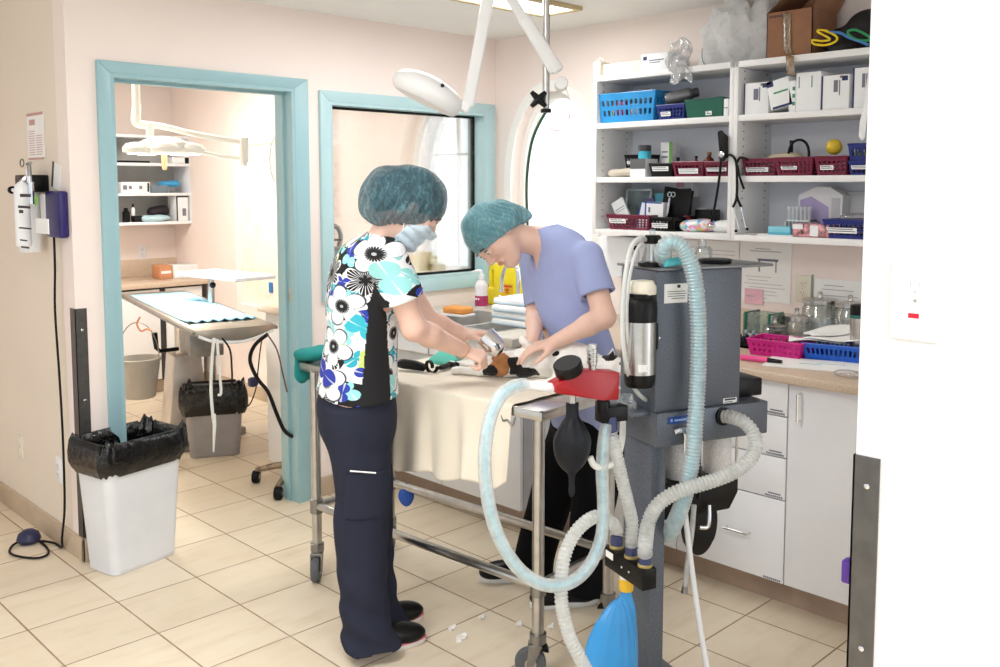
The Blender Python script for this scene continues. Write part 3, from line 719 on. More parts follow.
tag(t.build('cable_loop', m_black), 'black cable loop standing up from the perforated maroon basket', 'cable')
tag(MB().ball(shelf_frame(825, Z3+.06) @ Vector((0, .07, .055)), .032).build('yellow_ball', M('yellow_rubber', (232, 196, 50), .5)), 'yellow ball resting in a maroon basket', 'ball')
tag(MB().cyl(shelf_frame(767, Z3) @ Vector((0, .2, .08)), shelf_frame(767, Z3) @ Vector((0, .2, .155)), .008).build('marker', m_bplast), 'black marker standing behind the maroon basket near the divider', 'pen')
crumple('gauze_pack', shelf_frame(755, Z3), (.08, .11, .075), (.075, .06, .028), M('cream_gauze', (222, 206, 180), .9), 'cream gauze bundle heaped in the maroon basket by the stethoscope', 'gauze', amp=.005, h=.005)
crumple('leaf_packet', shelf_frame(838, Z3), (.03, .11, .07), (.035, .04, .03), M('green_packet', (140, 160, 70), .6), 'green packet between the yellow ball and the navy baskets', 'packet', amp=.005, h=.005)
# row four, right unit
b = MB(shelf_frame(779, Z4) @ Matrix.Translation((0, .17, 0))); w = span(779, 824)
b.prism([(0, 0, 0), (w, 0, 0), (w, 0, .17), (w*.72, 0, .205), (w*.4, 0, .205), (0, 0, .17)], (0, .09, 0)); b.mi = 1; b.prism([(w*.05, -.001, .06), (w*.7, -.001, .02), (w*.7, -.001, .12), (w*.3, -.001, .165), (w*.05, -.001, .15)], (0, .0009, 0)); b.mi = 2; b.bb((w*.76, -.0012, .03), (w*.95, 0, .16))
tag(b.build('kit_carton', [m_pbox, M('lilac_print', (190, 176, 220), .5), M('pale_grey_print', (210, 210, 216), .5)]), 'white and lilac kit carton behind the test tubes on the bottom shelf', 'box')
t = thing('test_tube_rack', 'clear rack of capped test tubes in front of the lilac carton', 'test tube rack', shelf_frame(788, Z4+.02) @ Vector((0, .12, 0)))
fr = shelf_frame(775, Z4); w = span(775, 801); b = MB(fr)
for z in (.002, .06): b.bb((0, .09, z), (w, .15, z+.006))
b.bb((0, .09, 0), (.005, .15, .066)).bb((w-.005, .09, 0), (w, .15, .066)); b.build('rack', m_wplast, t)
for k in range(6):
    MB(fr).lathe([(.004, .01), (.0075, .018), (.0075, .105), (.009, .107), (.009, .122), (.006, .124)], (.013+k*(w-.026)/5, .105, 0), seg=12).build('test_tube', M('frosted_tube', (226, 232, 236), .15, alpha=.75), t)
rbox(shelf_frame(769, Z4+.006), span(769, 791), .07, .034, 'pale turquoise carton lying in front of the test tube rack', 'box', 'carton', M('turquoise_carton', (130, 208, 226), .45), stripes=[(M('turquoise_dark', (90, 180, 205), .45), 0, 1, 0, .3)])
rbox(shelf_frame(758, Z4), span(758, 794), .085, .0055, 'flat white instrument tray under the turquoise carton', 'tray', 'instrument_tray', m_wplast)
t = rbox(shelf_frame(793, Z4), span(793, 830), .1, .055, 'clear tub of pink and white cotton swabs on the bottom shelf', 'tub', 'swab_tub', M('pink_swabs', (216, 150, 155), .35, var=.5, scale=40), stripes=[(m_pbox, .02, .3, .6, .95), (m_pbox, .5, .72, .1, .9)], bev=.008)
basket_px(824, 868, 220.5, Z4, m_navy, 'long navy basket with a white label at the right end of the bottom shelf', G, rows=2, card=(.06, .8, .3, .6))
fr = shelf_frame(820, Z4) @ Matrix.Translation((0, .23, 0)); w = span(820, 846); t = thing('acrylic_holder', 'clear acrylic card holder standing behind the long navy basket', 'card holder', fr @ Vector((w/2, 0, 0)))
b = MB(fr)
for q in (((0, 0, 0), (.008, .02, .185)), ((w-.008, 0, 0), (w, .02, .185)), ((0, 0, .177), (w, .02, .185)), ((0, 0, 0), (w, .02, .008))): b.bb(*q, .001)
b.build('frame', M('acrylic_edge', (214, 214, 218), .2), t); MB(fr).bb((.008, .012, .008), (w-.008, .016, .177)).build('card', M('card_print', (222, 222, 224), .5), t)
crumple('clear_bag', shelf_frame(838, Z4), (.06, .1, .085), (.085, .06, .02), m_poly2, 'clear packets heaped in the long navy basket', 'bag', amp=.006, h=.005)
t = thing('instrument_bundle', 'small steel scissors lying at the left end of the right bottom shelf', 'scissors', shelf_frame(752, Z4) @ Vector((0, .05, 0))); fr = shelf_frame(749, Z4)
MB(fr).tube([(0, .03, .004), (.05, .05, .006), (.085, .06, .004)], .0035, 8).tube([(0, .055, .004), (.045, .052, .006), (.085, .045, .004)], .0035, 8).build('blade', m_chrome, t)
b = MB(fr)
for yy in (.025, .062): b.tube([(-.012+.012*math.cos(a), yy+.012*math.sin(a), .005) for a in np.linspace(0, 6.283, 15)], .003, 6)
b.build('finger_ring', m_chrome, t)
# hanging white strip at the right end of the shelves
b = MB(); pts = [(861.5, 141), (858.5, 136), (859.5, 122), (864, 104), (867, 78), (872, 78), (869, 106), (866, 124), (864.5, 138)]
b.prism([PX(x, y, XF-.02) for x, y in pts], (.006, 0, 0), .0015); tag(b.build('shoe_horn_strip', m_wplast), 'white plastic strap hanging down the front of the right-hand shelf', 'strap')
# ---- on top of the shelves
fr = shelf_frame(597, ZT, 3.6); w = span(597, 667, 3.6)
t = thing('paper_roll_tray', 'long white open carton lying on the left end of the shelf top', 'box', fr @ Vector((w/2, .1, 0)))
MB(fr).bb((0, 0, 0), (w*.70, .16, .062), .006).build('box_body', M('ivory_carton', (238, 232, 212), .6), t); b = MB(fr); b.bb((w*.64, -.01, 0), (w, .17, .085), .004); b.build('lid', m_pbox, t); b = MB(fr); b.bb((w*.67, -.0112, .055), (w*.72, -.01, .072)).bb((w*.75, -.0112, .05), (w*.95, -.01, .054)).bb((w*.75, -.0112, .04), (w*.9, -.01, .043)).build('print', m_nv, t)
fr2 = shelf_frame(592, ZT, 3.58); t = MB(fr2).bb((0, .0, 0), (.045, .1, .075), .004); t.tube([(-.008, .02, .0), (-.012, .03, .06), (.01, .04, .095), (.04, .04, .08)], .004, 8, smooth=4)
tag(t.build('small_carton', m_cream), 'small cream carton with a looped string at the left end of the shelf top', 'box')
def film_bag(name, px0, px1, pytop, xf, depth, mat, label, off=0, amp=.034, freq=30, sag=0.0, h=.008):
    w = span(px0, px1, xf); hh = PX((px0+px1)/2, pytop, xf).z-ZT
    fr = shelf_frame(px0, ZT+.004, xf); c = Vector((w/2, depth/2, hh*.42))
    f0 = union([ell((0, 0, 0), (w*.52, depth*.5, hh*.5)), ell((w*.08, 0, hh*.25), (w*.32, depth*.4, hh*.36)), ell((-w*.25, 0, -hh*.2), (w*.3, depth*.45, hh*.3))], .04)
    def F(P): return np.maximum(f0(P)+amp*np.abs(waves(P, freq, 8, off))-amp*.5+amp*.4*waves(P, freq*2.6, 6, off+5), -hh*.42-P[:, 2])
    V, Q = sdf_mesh(F, (-w*.75, -depth*.75, -hh*.5), (w*.75, depth*.75, hh*.75), h)
    V = (np.array(fr.to_3x3()) @ V.T).T+np.array(fr @ c)
    return tag(np_mesh(name, V.astype(np.float32), Q, mat), label, 'plastic bag', 'clear plastic bags on the shelf top')
m_film = glass('milky_plastic_film', refl=.05, rough=.2, body=1.05, body_rgb=(252, 252, 252))
film_bag('plastic_bag', 690, 740, 1, 3.62, .22, m_film, 'large milky plastic bag bulging on the shelf top left of the carton', 0)
film_bag('plastic_bag', 738, 768, -6, 3.69, .12, m_film, 'milky plastic bag squeezed against the cardboard carton', 7)
# clear wrap hanging over the edge
def wrapf(u, v):
    p = PX(668+22*u+3*math.sin(v*9), 40+42*v+3*math.sin(u*7), XF-.014-.012*math.sin(u*9+v*5)-.01*math.sin(v*14)); return p
tag(MB().grid(wrapf, 14, 18).solid(.0012).build('plastic_wrap', m_poly2, sharp=180), 'clear crinkled wrap hanging over the shelf edge', 'plastic wrap')
t = thing('wire_coil', 'thin wire coil leaning on the plastic wrap above the shelf', 'wire', shelf_frame(697, ZT, 3.6) @ Vector((0, .03, 0)))
MB().tube([shelf_frame(694, ZT, 3.6) @ Vector((.035+.032*math.cos(a), .03+a*.003, .06+.055*math.sin(a))) for a in np.linspace(0, 18, 60)], .002, 6).build('coil', m_steeld, t)
# cardboard carton, open flaps
fr = shelf_frame(763, ZT, 3.585); w = span(763, 808, 3.585); hh = PX(785, 11, 3.585).z-ZT; d = .21; th = .004
m_card = M('cardboard', (150, 106, 78), .8, var=.05, scale=20, bump=.1)
t = thing('cardboard_box', 'open brown cardboard box on top of the shelves', 'box', fr @ Vector((w/2, d/2, 0)))
b = MB(fr); b.bb((0, 0, 0), (w, th, hh)).bb((0, d-th, 0), (w, d, hh)).bb((0, 0, 0), (th, d, hh)).bb((w-th, 0, 0), (w, d, hh)).bb((0, 0, 0), (w, d, th)); b.build('box_body', m_card, t)
MB(fr).prism([(0, 0, hh), (0, d, hh), (.08, d-.01, hh+.07), (.08, .01, hh+.07)], (.003, 0, .002)).build('flap', m_card, t)
MB(fr).prism([(w, 0, hh), (w, d, hh), (w+.05, d, hh+.085), (w+.05, .0, hh+.085)], (.003, 0, -.002)).build('flap', m_card, t)
MB(fr).prism([(0, d, hh), (w, d, hh), (w, d+.03, hh+.09), (0, d+.03, hh+.09)], (0, .003, 0)).build('flap', m_card, t)
b = MB(fr)
for k in range(7): b.bb((.012+k*.011, -.0008, hh-.022), (.019+k*.011, 0, hh-.012))
b.build('print', M('box_print', (84, 62, 56), .8), t)
m_tape = glass('packing_tape', (235, 225, 205), refl=.14, rough=.15, body=.35, body_rgb=(205, 180, 150))
def tapef(u, v):
    x = 783+8*u+(4*v if v > .6 else 0)*1.0; y = 13+62*v
    return PX(x, y, 3.581 if v < .62 else 3.581-.045*min(1, (v-.62)/.1)-.01*math.sin((v-.7)*9))
tag(MB().grid(tapef, 3, 24).solid(.001).build('packing_tape', m_tape, sharp=180), 'strip of clear tape hanging down the cardboard box over the shelf edge', 'tape')
# black cloth bag with coloured hangers
fr = shelf_frame(811, ZT, 3.6); w = span(811, 876, 3.6)
f0 = union([ell((w*.3, .08, .05), (w*.3, .09, .055)), ell((w*.68, .1, .085), (w*.36, .09, .09)), ell((w*.45, -.01, .012), (w*.2, .04, .03))], .03)
V, Q = sdf_mesh(lambda P: np.maximum(f0(P)+.008*waves(P, 32, 7), .001-P[:, 2]-np.where(P[:, 1] < 0.02, .03, 0)), (-.05, -.06, -.035), (w*1.15, .22, .2), .006)
V = (np.array(fr.to_3x3()) @ V.T).T+np.array(fr @ Vector((0, 0, 0)))
tag(np_mesh('cloth_bag', V.astype(np.float32), Q, M('black_cloth', (22, 20, 24), .7, var=.15)), 'black cloth bundle on the right end of the shelf top', 'bag')
def loop(pts, r, col, label, nm='hanger_clip'):
    P = [PX(x, y, 3.6-.045-dz) for x, y, dz in pts]
    tag(MB().tube(P, r, 8, smooth=5).build(nm, M('clip_'+col[0], col[1], .4)), label, 'clip', 'coloured plastic clips on the black bundle')
Y_ = ('yellow', (238, 205, 20)); loop([(826, 31, 0), (836, 36, .006), (836, 41, .01), (826, 45, .012), (814, 44, .014), (813, 40, .012), (822, 41, .012), (830, 39, .008), (818, 32, .002), (820, 30, 0), (828, 31, 0)], .0045, Y_, 'yellow plastic clip lying on the black bundle')
loop([(829, 32, 0), (840, 33, 0), (850, 38, .002), (862, 42, .004), (868, 45, .004)], .0055, ('blue', (70, 130, 200)), 'blue plastic clip lying on the black bundle')
loop([(848, 31, .0), (856, 30, .0), (868, 36, .0), (870, 40, .002), (858, 40, .004), (849, 35, .002), (848, 31, 0)], .005, ('green', (40, 150, 90)), 'green plastic clip at the right end of the black bundle')
# ------------------------------------------------------------------ counters
m_top = M('speckled_laminate', (214, 192, 170), .35, var=.08, scale=160)
CT = 0.9; XC = 3.03; YSK = 2.83; YCE = 0.9
def counter_top():
    t = thing('worktop', 'beige speckled worktop with an upstand along the right wall', 'worktop', (3.45, 1.9, CT-.03))
    MB().bb((XC, YCE, CT-.035), (WR, YSK, CT), .008, 3).build('slab', m_top, t); MB().bb((WR-.018, YCE, CT-.002), (WR-.0005, YSK, CT+.10), .003).build('upstand', m_top, t)
counter_top()
t = thing('sink_unit', 'stainless steel sink set in a pale rim under the window', 'sink', (3.4, 3.3, CT-.2))
sx0, sx1, sy0, sy1 = 2.97, 3.42, 3.02, 3.62
b = MB(); b.bb((2.885, YSK, CT-.04), (sx0, WB-.001, CT), .006).bb((sx1, YSK, CT-.04), (WR-.0005, WB-.001, CT), .004).bb((sx0-.004, YSK, CT-.04), (sx1+.004, sy0, CT), .002).bb((sx0-.004, sy1, CT-.04), (sx1+.004, WB-.001, CT), .002); b.build('rim', M('pale_rim', (214, 208, 196), .35), t)
b = MB(); zb = CT-.19
b.bb((sx0-.006, sy0, zb), (sx0+.003, sy1, CT+.003)).bb((sx1-.003, sy0, zb), (sx1+.006, sy1, CT+.003)).bb((sx0, sy0-.006, zb), (sx1, sy0+.003, CT+.003)).bb((sx0, sy1-.003, zb), (sx1, sy1+.006, CT+.003)).bb((sx0, sy0, zb-.004), (sx1, sy1, zb)); b.bb((sx0, 3.30, zb), (sx1, 3.32, CT-.01), .004); b.build('bowl', M('satin_sink_steel', (196, 194, 190), .4, .35), t)
t = thing('faucet', 'chrome gooseneck faucet at the sink', 'faucet', (3.52, 3.08, CT))
fb = PZ(519, 311, CT)
fx, fy = 3.50, PX(509, 300, 3.50).y
b = MB(); b.lathe([(.03, 0), (.03, .012), (.016, .02), (.014, .06)], (fx, fy, CT)); b.build('base', m_chrome, t)
g = [PX(x, y, 3.50) for x, y in ((509.5, 304), (517, 300), (518, 285), (517.5, 270), (512, 264), (506, 266.5), (502.5, 277), (501.5, 289))]
MB().tube(g, .011, 12, smooth=5).build('spout', m_chrome, t); MB().cyl(PX(501.5, 288, 3.50), PX(501.4, 292, 3.50), .013).build('aerator', m_chrome, t)
MB().tube([PX(x, y, 3.48) for x, y in ((510, 306), (504, 303), (500, 297), (499.5, 295))], [.012, .012, .009, .006], 10, smooth=4).build('lever', m_chrome, t)
# base cabinets under the worktop
m_door = M('white_cabinet_front', (244, 244, 247), .3, var=.008)
m_gap = M('cabinet_shadow_gap', (110, 108, 112), .7)
ZK = .105
def cab(y0, y1, label, x=3.075, fronts=(), top=CT-.036):
    t = thing('base_cabinet', label, 'cabinet', ((x+WR)/2, (y0+y1)/2, 0), group='white base cabinets')
    MB().bb((x+.02, y0, ZK), (WR-.001, y1, top)).build('body', M('cabinet_carcass', (196, 194, 198), .5), t)
    MB().bb((x+.075, y0, 0), (x+.09, y1, ZK), 0).build('toe_kick', M('toe_kick_tile', (170, 146, 128), .4, var=.06), t)
    for kind, a, b_, z0, z1, hd in fronts:
        f = MB().bb((x, a+.0025, z0+.0025), (x+.018, b_-.0025, z1-.0025), .0015).build(kind, m_door, t)
        if hd:
            q = MB()
            if hd[0] == 'h': q.tube([(x-.001, hd[1]-.05, hd[2]), (x-.026, hd[1]-.05, hd[2]), (x-.026, hd[1]+.05, hd[2]), (x-.001, hd[1]+.05, hd[2])], .0045, 8)
            else: q.tube([(x-.001, hd[1], hd[2]-.05), (x-.026, hd[1], hd[2]-.05), (x-.026, hd[1], hd[2]+.05), (x-.001, hd[1], hd[2]+.05)], .0045, 8)
            q.build('handle', m_chrome, f)
        if kind == 'drawer':
            q = MB()
            for k in range(9): q.bb((x-.0006, a+.012+k*.008, z0+.006), (x, a+.018+k*.008, z0+.013))
            if (z1-z0) < .2: q.bb((x-.0006, a+.02, z0+.017), (x, a+.07, z0+.022))
            q.build('drawer_label', m_ink, f)
    return t
yd = PX(786, 480, 3.075).y
zz = [CT-.04, PX(781, 416.5, 3.075).z, PX(781, 458, 3.075).z, PX(781, 500.5, 3.075).z, ZK]
cab(yd-.44, yd, 'white base cabinet with one tall door beside the near partition', fronts=[('door', yd-.44, yd, ZK, CT-.04, ('v', yd-.05, .78))])
cab(yd, yd+.47, 'white base cabinet with a stack of four drawers left of the tall door', fronts=[('drawer', yd, yd+.47, zz[1], zz[0], None), ('drawer', yd, yd+.47, zz[2], zz[1], None), ('drawer', yd, yd+.47, zz[3], zz[2], None), ('drawer', yd, yd+.47, zz[4], zz[3], ('h', yd+.19, PX(728, 529, 3.05).z))])
cab(yd+.47, YSK, 'white base cabinet behind the anesthesia machine', fronts=[('door', yd+.47, (yd+.47+YSK)/2, ZK, CT-.04, ('v', yd+.55, .78)), ('door', (yd+.47+YSK)/2, YSK, ZK, CT-.04, ('v', YSK-.08, .78))])
cab(YSK, WB-.002, 'white sink base cabinet behind the exam table', x=2.94, top=CT-.2, fronts=[('door', YSK, 3.37, ZK, CT-.05, ('v', 3.31, .75)), ('door', 3.37, WB-.002, ZK, CT-.05, ('v', 3.43, .75))])
# ---- sink corner things
p = PZ(458, 307, CT)
t = tag(MB().box((3.22, PX(458, 307, 3.22).y, CT+.03), (.09, .14, .035), Matrix.Rotation(.15, 3, 'Z'), .01, 3).build('sponge', M('orange_sponge', (238, 160, 84), .9, bump=.5, bscale=200)), 'orange sponge in a dish beside the sink', 'sponge')
tag(MB().box((3.22, PX(458, 307, 3.22).y, CT+.006), (.1, .155, .012), Matrix.Rotation(.15, 3, 'Z'), .004).build('sponge_dish', m_wplast), 'white dish under the orange sponge', 'dish')
c = Vector((3.52, PX(481.5, 310, 3.52).y, CT)); R_ = .036
t = thing('soap_bottle', 'pump soap bottle with a magenta label beside the yellow sharps container', 'soap bottle', c)
MB().lathe([(R_*.95, 0), (R_, .005), (R_, .12), (R_*.8, .14), (.013, .155), (.013, .165)], c).build('bottle_body', M('clear_soap', (238, 232, 236), .1), t)
b = MB(); b.lathe([(R_+.0006, .012), (R_+.0008, .013), (R_+.0008, .068), (R_+.0006, .069)], c, seg=32); b.build('soap_label', M('magenta_label', (176, 52, 104), .4), t)
b = MB(); 
for k, a in enumerate((.6, .95, 1.3, 1.65)): b.ball(c+Vector((-(R_+.0012)*math.sin(a+.6), -(R_+.0012)*math.cos(a+.6), .052)), (.004, .004, .007), 8)
b.build('label_print', m_paper, t)
MB().lathe([(.016, .16), (.016, .185), (.006, .187), (.006, .205)], c).tube([c+Vector((0, 0, .203)), c+Vector((-.012, .012, .207)), c+Vector((-.035, .038, .198))], [.009, .008, .006], 8).build('pump', m_wplast, t)
# yellow sharps container
m_yel = M('yellow_sharps_plastic', (246, 224, 28), .35, var=.03)
xs = 3.62; y0, y1 = PX(484.5, 250, xs).y, PX(516, 250, xs).y; zt = PX(500, 263, xs).z
fr = frame((xs, y0, CT), (0, -1, 0)); w = y0-y1; hh = zt-CT
t = thing('sharps_container', 'yellow sharps container with a handle on the counter corner', 'sharps container', fr @ Vector((w/2, .07, 0)))
b = MB(fr); b.bb((w*.28, 0, 0), (w, .13, hh), .012, 3); b.bb((0, .015, 0), (w*.34, .115, hh*.42), .012, 3); b.bb((0, .03, hh*.3), (w*.09, .1, hh*.92), .008, 3); b.bb((0, .03, hh*.80), (w*.34, .1, hh*.93), .008, 3)
b.build('container_body', m_yel, t)
b = MB(fr); b.bb((w*.55, -.0012, hh*.2), (w*.92, 0, hh*.55), 0); b.build('warning_label', M('orange_label', (240, 196, 40), .5), t)
b = MB(fr); cx_, cz_ = w*.73, hh*.40
for k in range(3):
    a = math.radians(90+120*k); b.tube([(cx_+.011*math.cos(a)+.0085*math.cos(s), -.0016, cz_+.011*math.sin(a)+.0085*math.sin(s)) for s in np.linspace(a+.7, a+5.6, 12)], .0024, 6)
b.ball((cx_, -.0016, cz_), .003, 8); b.bb((w*.58, -.002, hh*.47), (w*.88, -.0012, hh*.51)).bb((w*.58, -.002, hh*.22), (w*.88, -.0012, hh*.235)); b.build('biohazard_mark', M('red_orange_print', (214, 72, 30), .5), t)
b = MB(fr); b.lathe([(.05, hh), (.05, hh+.02), (.045, hh+.024)], (w*.62, .065, 0)); b.build('lid', m_yel, t)
# stack of white folded towels
for k, (z, dx, lab) in enumerate(((0.001, 0, 'lowest'), (.034, .006, 'second'), (.067, -.004, 'third'), (.10, .004, 'topmost'))):
    ya, yb = PX(495, 330, 3.16).y, PX(533, 330, 3.16).y
    b = MB(); cx0 = 3.16
    b.box((cx0+.09+dx, (ya+yb)/2+dx, CT+z+.016), (.24-.03*(k == 3), (ya-yb), .031), Matrix.Rotation(.03*k, 3, 'Z'), .012, 3)
    b.mi = 1; b.box((cx0+.09+dx, (ya+yb)/2+dx, CT+z+.008), (.242-.03*(k == 3), (ya-yb)+.002, .002), Matrix.Rotation(.03*k, 3, 'Z'))
    tag(b.build('folded_towel', [M('white_towelling', (248, 250, 252), .9, bump=.3, bscale=250), M('pale_blue_hem', (150, 205, 235), .9)]), 'white folded towel, %s in the stack behind the faucet' % {'lowest': 'lowest', 'second': 'second from the bottom', 'third': 'third from the bottom', 'topmost': 'topmost'}[lab], 'towel', 'folded white towels')
# white wall box between window and machine
fr = frame((3.66, PX(598, 250, 3.66).y, PX(600, 276, 3.66).z), (0, -1, 0)); w = span(598, 641, 3.66); hh = PX(600, 236, 3.66).z-PX(600, 276, 3.66).z
t = thing('towel_dispenser', 'white wall box under the shelf behind the clear flow tubes', 'dispenser', fr @ Vector((w/2, .08, 0)))
MB(fr).bb((0, 0, 0), (w, .188, hh), .008, 3).build('housing', m_wplast, t); MB(fr).bb((w*.8, -.002, hh*.1), (w*.97, 0, hh*.9), .001).build('side_panel', M('pale_grey', (190, 190, 195), .4), t); MB(fr).lathe([(.012, 0), (.012, .006)], (w*.9, -.002, hh*.75), (0, -1, 0)).build('lock', m_bplast, t)
# ---- papers on the wall under the shelf
def sheet(px0, px1, py0, py1, label, lines, mat=None, cat='paper', nm='wall_notice', head=False, grp='papers pinned under the shelf', X=WR, ex=()):
    a = PX(px0, py0, X-.002); c = PX(px1, py1, X-.002); fr = frame((X-.0045, a.y, c.z), (0, -1, 0)); w = a.y-c.y; h = a.z-c.z
    b = MB(fr); b.bb((0, 0, 0), (w, .003, h)); b.mi = 1
    for (u0, u1, v0, v1) in lines: b.bb((w*u0, -.0006, h*v0), (w*u1, 0, h*v1))
    return tag(b.build(nm, [mat or m_paper, m_ink]), label, cat, grp)
rl = [(.15, .15+.5*random.random()+.2, .1+.06*k, .11+.06*k) for k in range(13)]
sheet(741, 790.5, 241, 304, 'white chart sheet with a dark table on the wall above the jars', [(.35, .75, .68, .72), (.37, .4, .5, .68), (.7, .72, .5, .68), (.2, .8, .84, .85), (.3, .6, .88, .89)]+[(.08+.3*random.random(), .5+.4*random.random(), .05+.06*k, .055+.06*k) for k in range(7)])
sheet(815, 863.5, 278, 306, 'wide white notice right of the power outlet', [(.1, .9, .3, .32), (.15, .8, .55, .57), (.2, .6, .72, .74)])
sheet(745, 763, 288, 305, 'small pink note overlapping the chart sheet', [(.1, .5, .5, .53)], M('pink_paper', (240, 190, 205), .7), X=WR-.004)
sheet(700, 739, 240, 270, 'white sheet behind the anesthesia machine top', [(.1, .9, .2+.15*k, .21+.15*k) for k in range(4)])
sheet(648, 698, 238, 268, 'white sheet left of the big clear hose', [(.1, .8, .2+.18*k, .21+.18*k) for k in range(4)])
def outlet(M_, label, w=.07, h=.115, rock=None, name='power_outlet', mat=None, slots=True, group=None):
    """M_: frame x right, y into wall, z up at centre"""
    t = thing(name, label, 'outlet', M_.translation, 0, group)
    MB(M_).bb((-w/2, -.006, -h/2), (w/2, 0.0005, h/2), .003, 2).build('cover_plate', mat or m_wplast, t)
    for s in (-1, 1):
        q = MB(M_).lathe([(.017, 0), (.017, .0022), (.015, .003)], (0, -.006, s*.0205), (0, -1, 0), 24, (1, 0, 0), .85).build('socket', mat or m_wplast, t)
        if slots and (rock is None or s > 0):
            b = MB(M_); b.bb((-.0075, -.0093, s*.0205-.001), (-.0055, -.009, s*.0205+.007)).bb((.0055, -.0093, s*.0205-.001), (.0075, -.009, s*.0205+.007)).ball((0, -.009, s*.0205-.008), (.0025, .0006, .0025), 8); b.build('slot', rock or m_bplast, q)
    MB(M_).ball((0, -.006, 0), (.003, .0012, .003), 10).build('screw', m_steel, t)
    return t
p = PX(803.5, 288.5, WR); outlet(frame(p, (0, -1, 0)), 'beige power outlet on the wall above the glass jars', .075, .12, mat=m_cream)
tag(MB(frame(p, (0, -1, 0))).tube([(.043, -.004, .066), (.043, -.004, -.07)], .004, 8).build('cable_cover', M('sage_plastic', (150, 170, 160), .4)), 'thin grey-green cable strip beside the beige outlet', 'cable strip')
# ---- on the worktop at right
def onctr(px, py): return PZ(px, py, CT+.001)
p0 = onctr(748, 356); fr = frame(onctr(747, 355), (0, -1, 0))
basket(frame(onctr(746.5, 354), (.1, -1, 0)), .222, .15, .062, m_mag, 'magenta basket on the worktop', 'baskets on the worktop', rows=2, cols=9, gap=.55)
basket(frame(onctr(801, 359), (.22, -1, 0)), .235, .17, .062, m_bblue, 'bright blue basket piled with papers on the worktop', 'baskets on the worktop', rows=1, cols=12, gap=.45)
fr = frame(onctr(801, 359), (.22, -1, 0))
for k, (dx, dy, z, r, tl) in enumerate(((-.05, .0, .066, .25, 3), (.0, .02, .074, -.1, 6), (.03, .04, .084, .5, 9))):
    q = fr @ Matrix.Translation((dx, dy, z)) @ Matrix.Rotation(r, 4, 'Z') @ Matrix.Rotation(math.radians(-tl), 4, 'Y')
    b = MB(q); b.grid(lambda u, v: (u*.21, v*.15, .008*math.sin(u*5+k)*math.sin(v*4+1)), 8, 6).solid(.003)
    tag(b.build('paper_sheet', m_paper, sharp=180), 'white paper piled on the bright blue basket, %s sheet' % ('bottom', 'middle', 'top')[k], 'paper', 'papers on the bright blue basket')
q = frame(onctr(762, 366), (.35, -1, 0)); b = MB(q); b.bb((0, 0, 0), (.34, .2, .004)); b.mi = 1; b.bb((.12, .09, .004), (.2, .1, .0045)).bb((.18, .12, .004), (.28, .127, .0045)); tag(b.build('writing_pad', [m_paper, M('mint_print', (150, 210, 200), .6)]), 'white paper pad lying on the worktop edge', 'paper')
q = onctr(740, 360); t = thing('highlighter', 'pink highlighter with a black end lying on the worktop', 'pen', q); d_ = Vector((.15, -1, 0)).normalized()
MB().cyl(q+Vector((0, 0, .012)), q+d_*.11+Vector((0, 0, .012)), .0105).build('barrel', M('hot_pink', (240, 80, 150), .35), t); MB().cyl(q+d_*.11+Vector((0, 0, .012)), q+d_*.165+Vector((0, 0, .012)), .0095, .006).build('cap', m_bplast, t)
m_jar = glass('jar_glass', (250, 253, 252), refl=.08, body=.10)
def jar(px, py, r, h, label, lidr=1.0, fill=None, lidh=.018, X=None):
    c = onctr(px, py); t = thing('glass_jar', label, 'jar', c, 0, 'glass jars on the worktop')
    MB().lathe([(r*.9, 0), (r, .006), (r, h*.86), (r*.9, h*.92), (r*.9, h), (r*.87, h), (r*.87, h*.92), (r*.96, h*.86), (r*.96, .01), (0, .008)], c).build('glass', m_jar, t)
    MB().lathe([(r*lidr*.93, h), (r*lidr, h+.002), (r*lidr, h+lidh), (r*.3, h+lidh+.006), (.012, h+lidh+.008), (.008, h+lidh+.02), (.011, h+lidh+.03), (.004, h+lidh+.034)], c).build('lid', m_steel, t)
    if fill: MB().lathe([(r*.9, .012), (r*.92, h*fill[1]*.9), (r*.5, h*fill[1])], c).build('contents', fill[0], t)
m_cot = M('cotton', (240, 240, 240), .9); m_blu = M('blue_wrap_rolls', (60, 90, 150), .6)
jar(819, 341, .075, .165, 'large glass jar with a steel lid and cotton above the blue basket', fill=(m_cot, .6))
jar(849, 346, .062, .165, 'glass jar with a steel lid beside the thermos flask', fill=(m_cot, .5))
jar(796, 345, .055, .105, 'small glass jar with a wide steel lid behind the magenta basket', fill=(M('pale_pills', (225, 200, 190), .6), .5), lidh=.02)
jar(774, 347, .048, .09, 'low glass jar with a thin rim behind the magenta basket', lidh=.004, fill=(m_cot, .3))
c = onctr(858, 362); t = thing('thermos_flask', 'steel thermos flask with a black lid at the partition end of the worktop', 'flask', c)
MB().lathe([(.028, 0), (.03, .004), (.033, .15), (.033, .17)], c).build('flask_body', m_steel, t); MB().lathe([(.034, .17), (.035, .172), (.035, .18), (.034, .182)], c).build('band', M('teal_band', (20, 110, 100), .4), t); MB().lathe([(.035, .182), (.036, .2), (.034, .218), (.02, .222)], c).build('lid', m_bplast, t)
c = onctr(759, 345); t = thing('bottle_carrier', 'clear square bottles banded in dark green behind the magenta basket', 'container', c)
fr = frame(c, (0, -1, 0)); MB(fr).bb((-.07, -.02, 0), (.07, .09, .135), .008).build('container_body', glass('pale_green_plastic', (235, 248, 238), refl=.08, body=.3, body_rgb=(215, 228, 215)), t)
b = MB(fr)
for xx in (-.055, .055): b.bb((xx-.006, -.023, 0), (xx+.006, .092, .138), .001)
b.build('band', m_green, t); b = MB(fr)
b.bb((-.05, -.0215, .02), (.045, -.0205, .05)); b.build('bottle_label', m_paper, t)
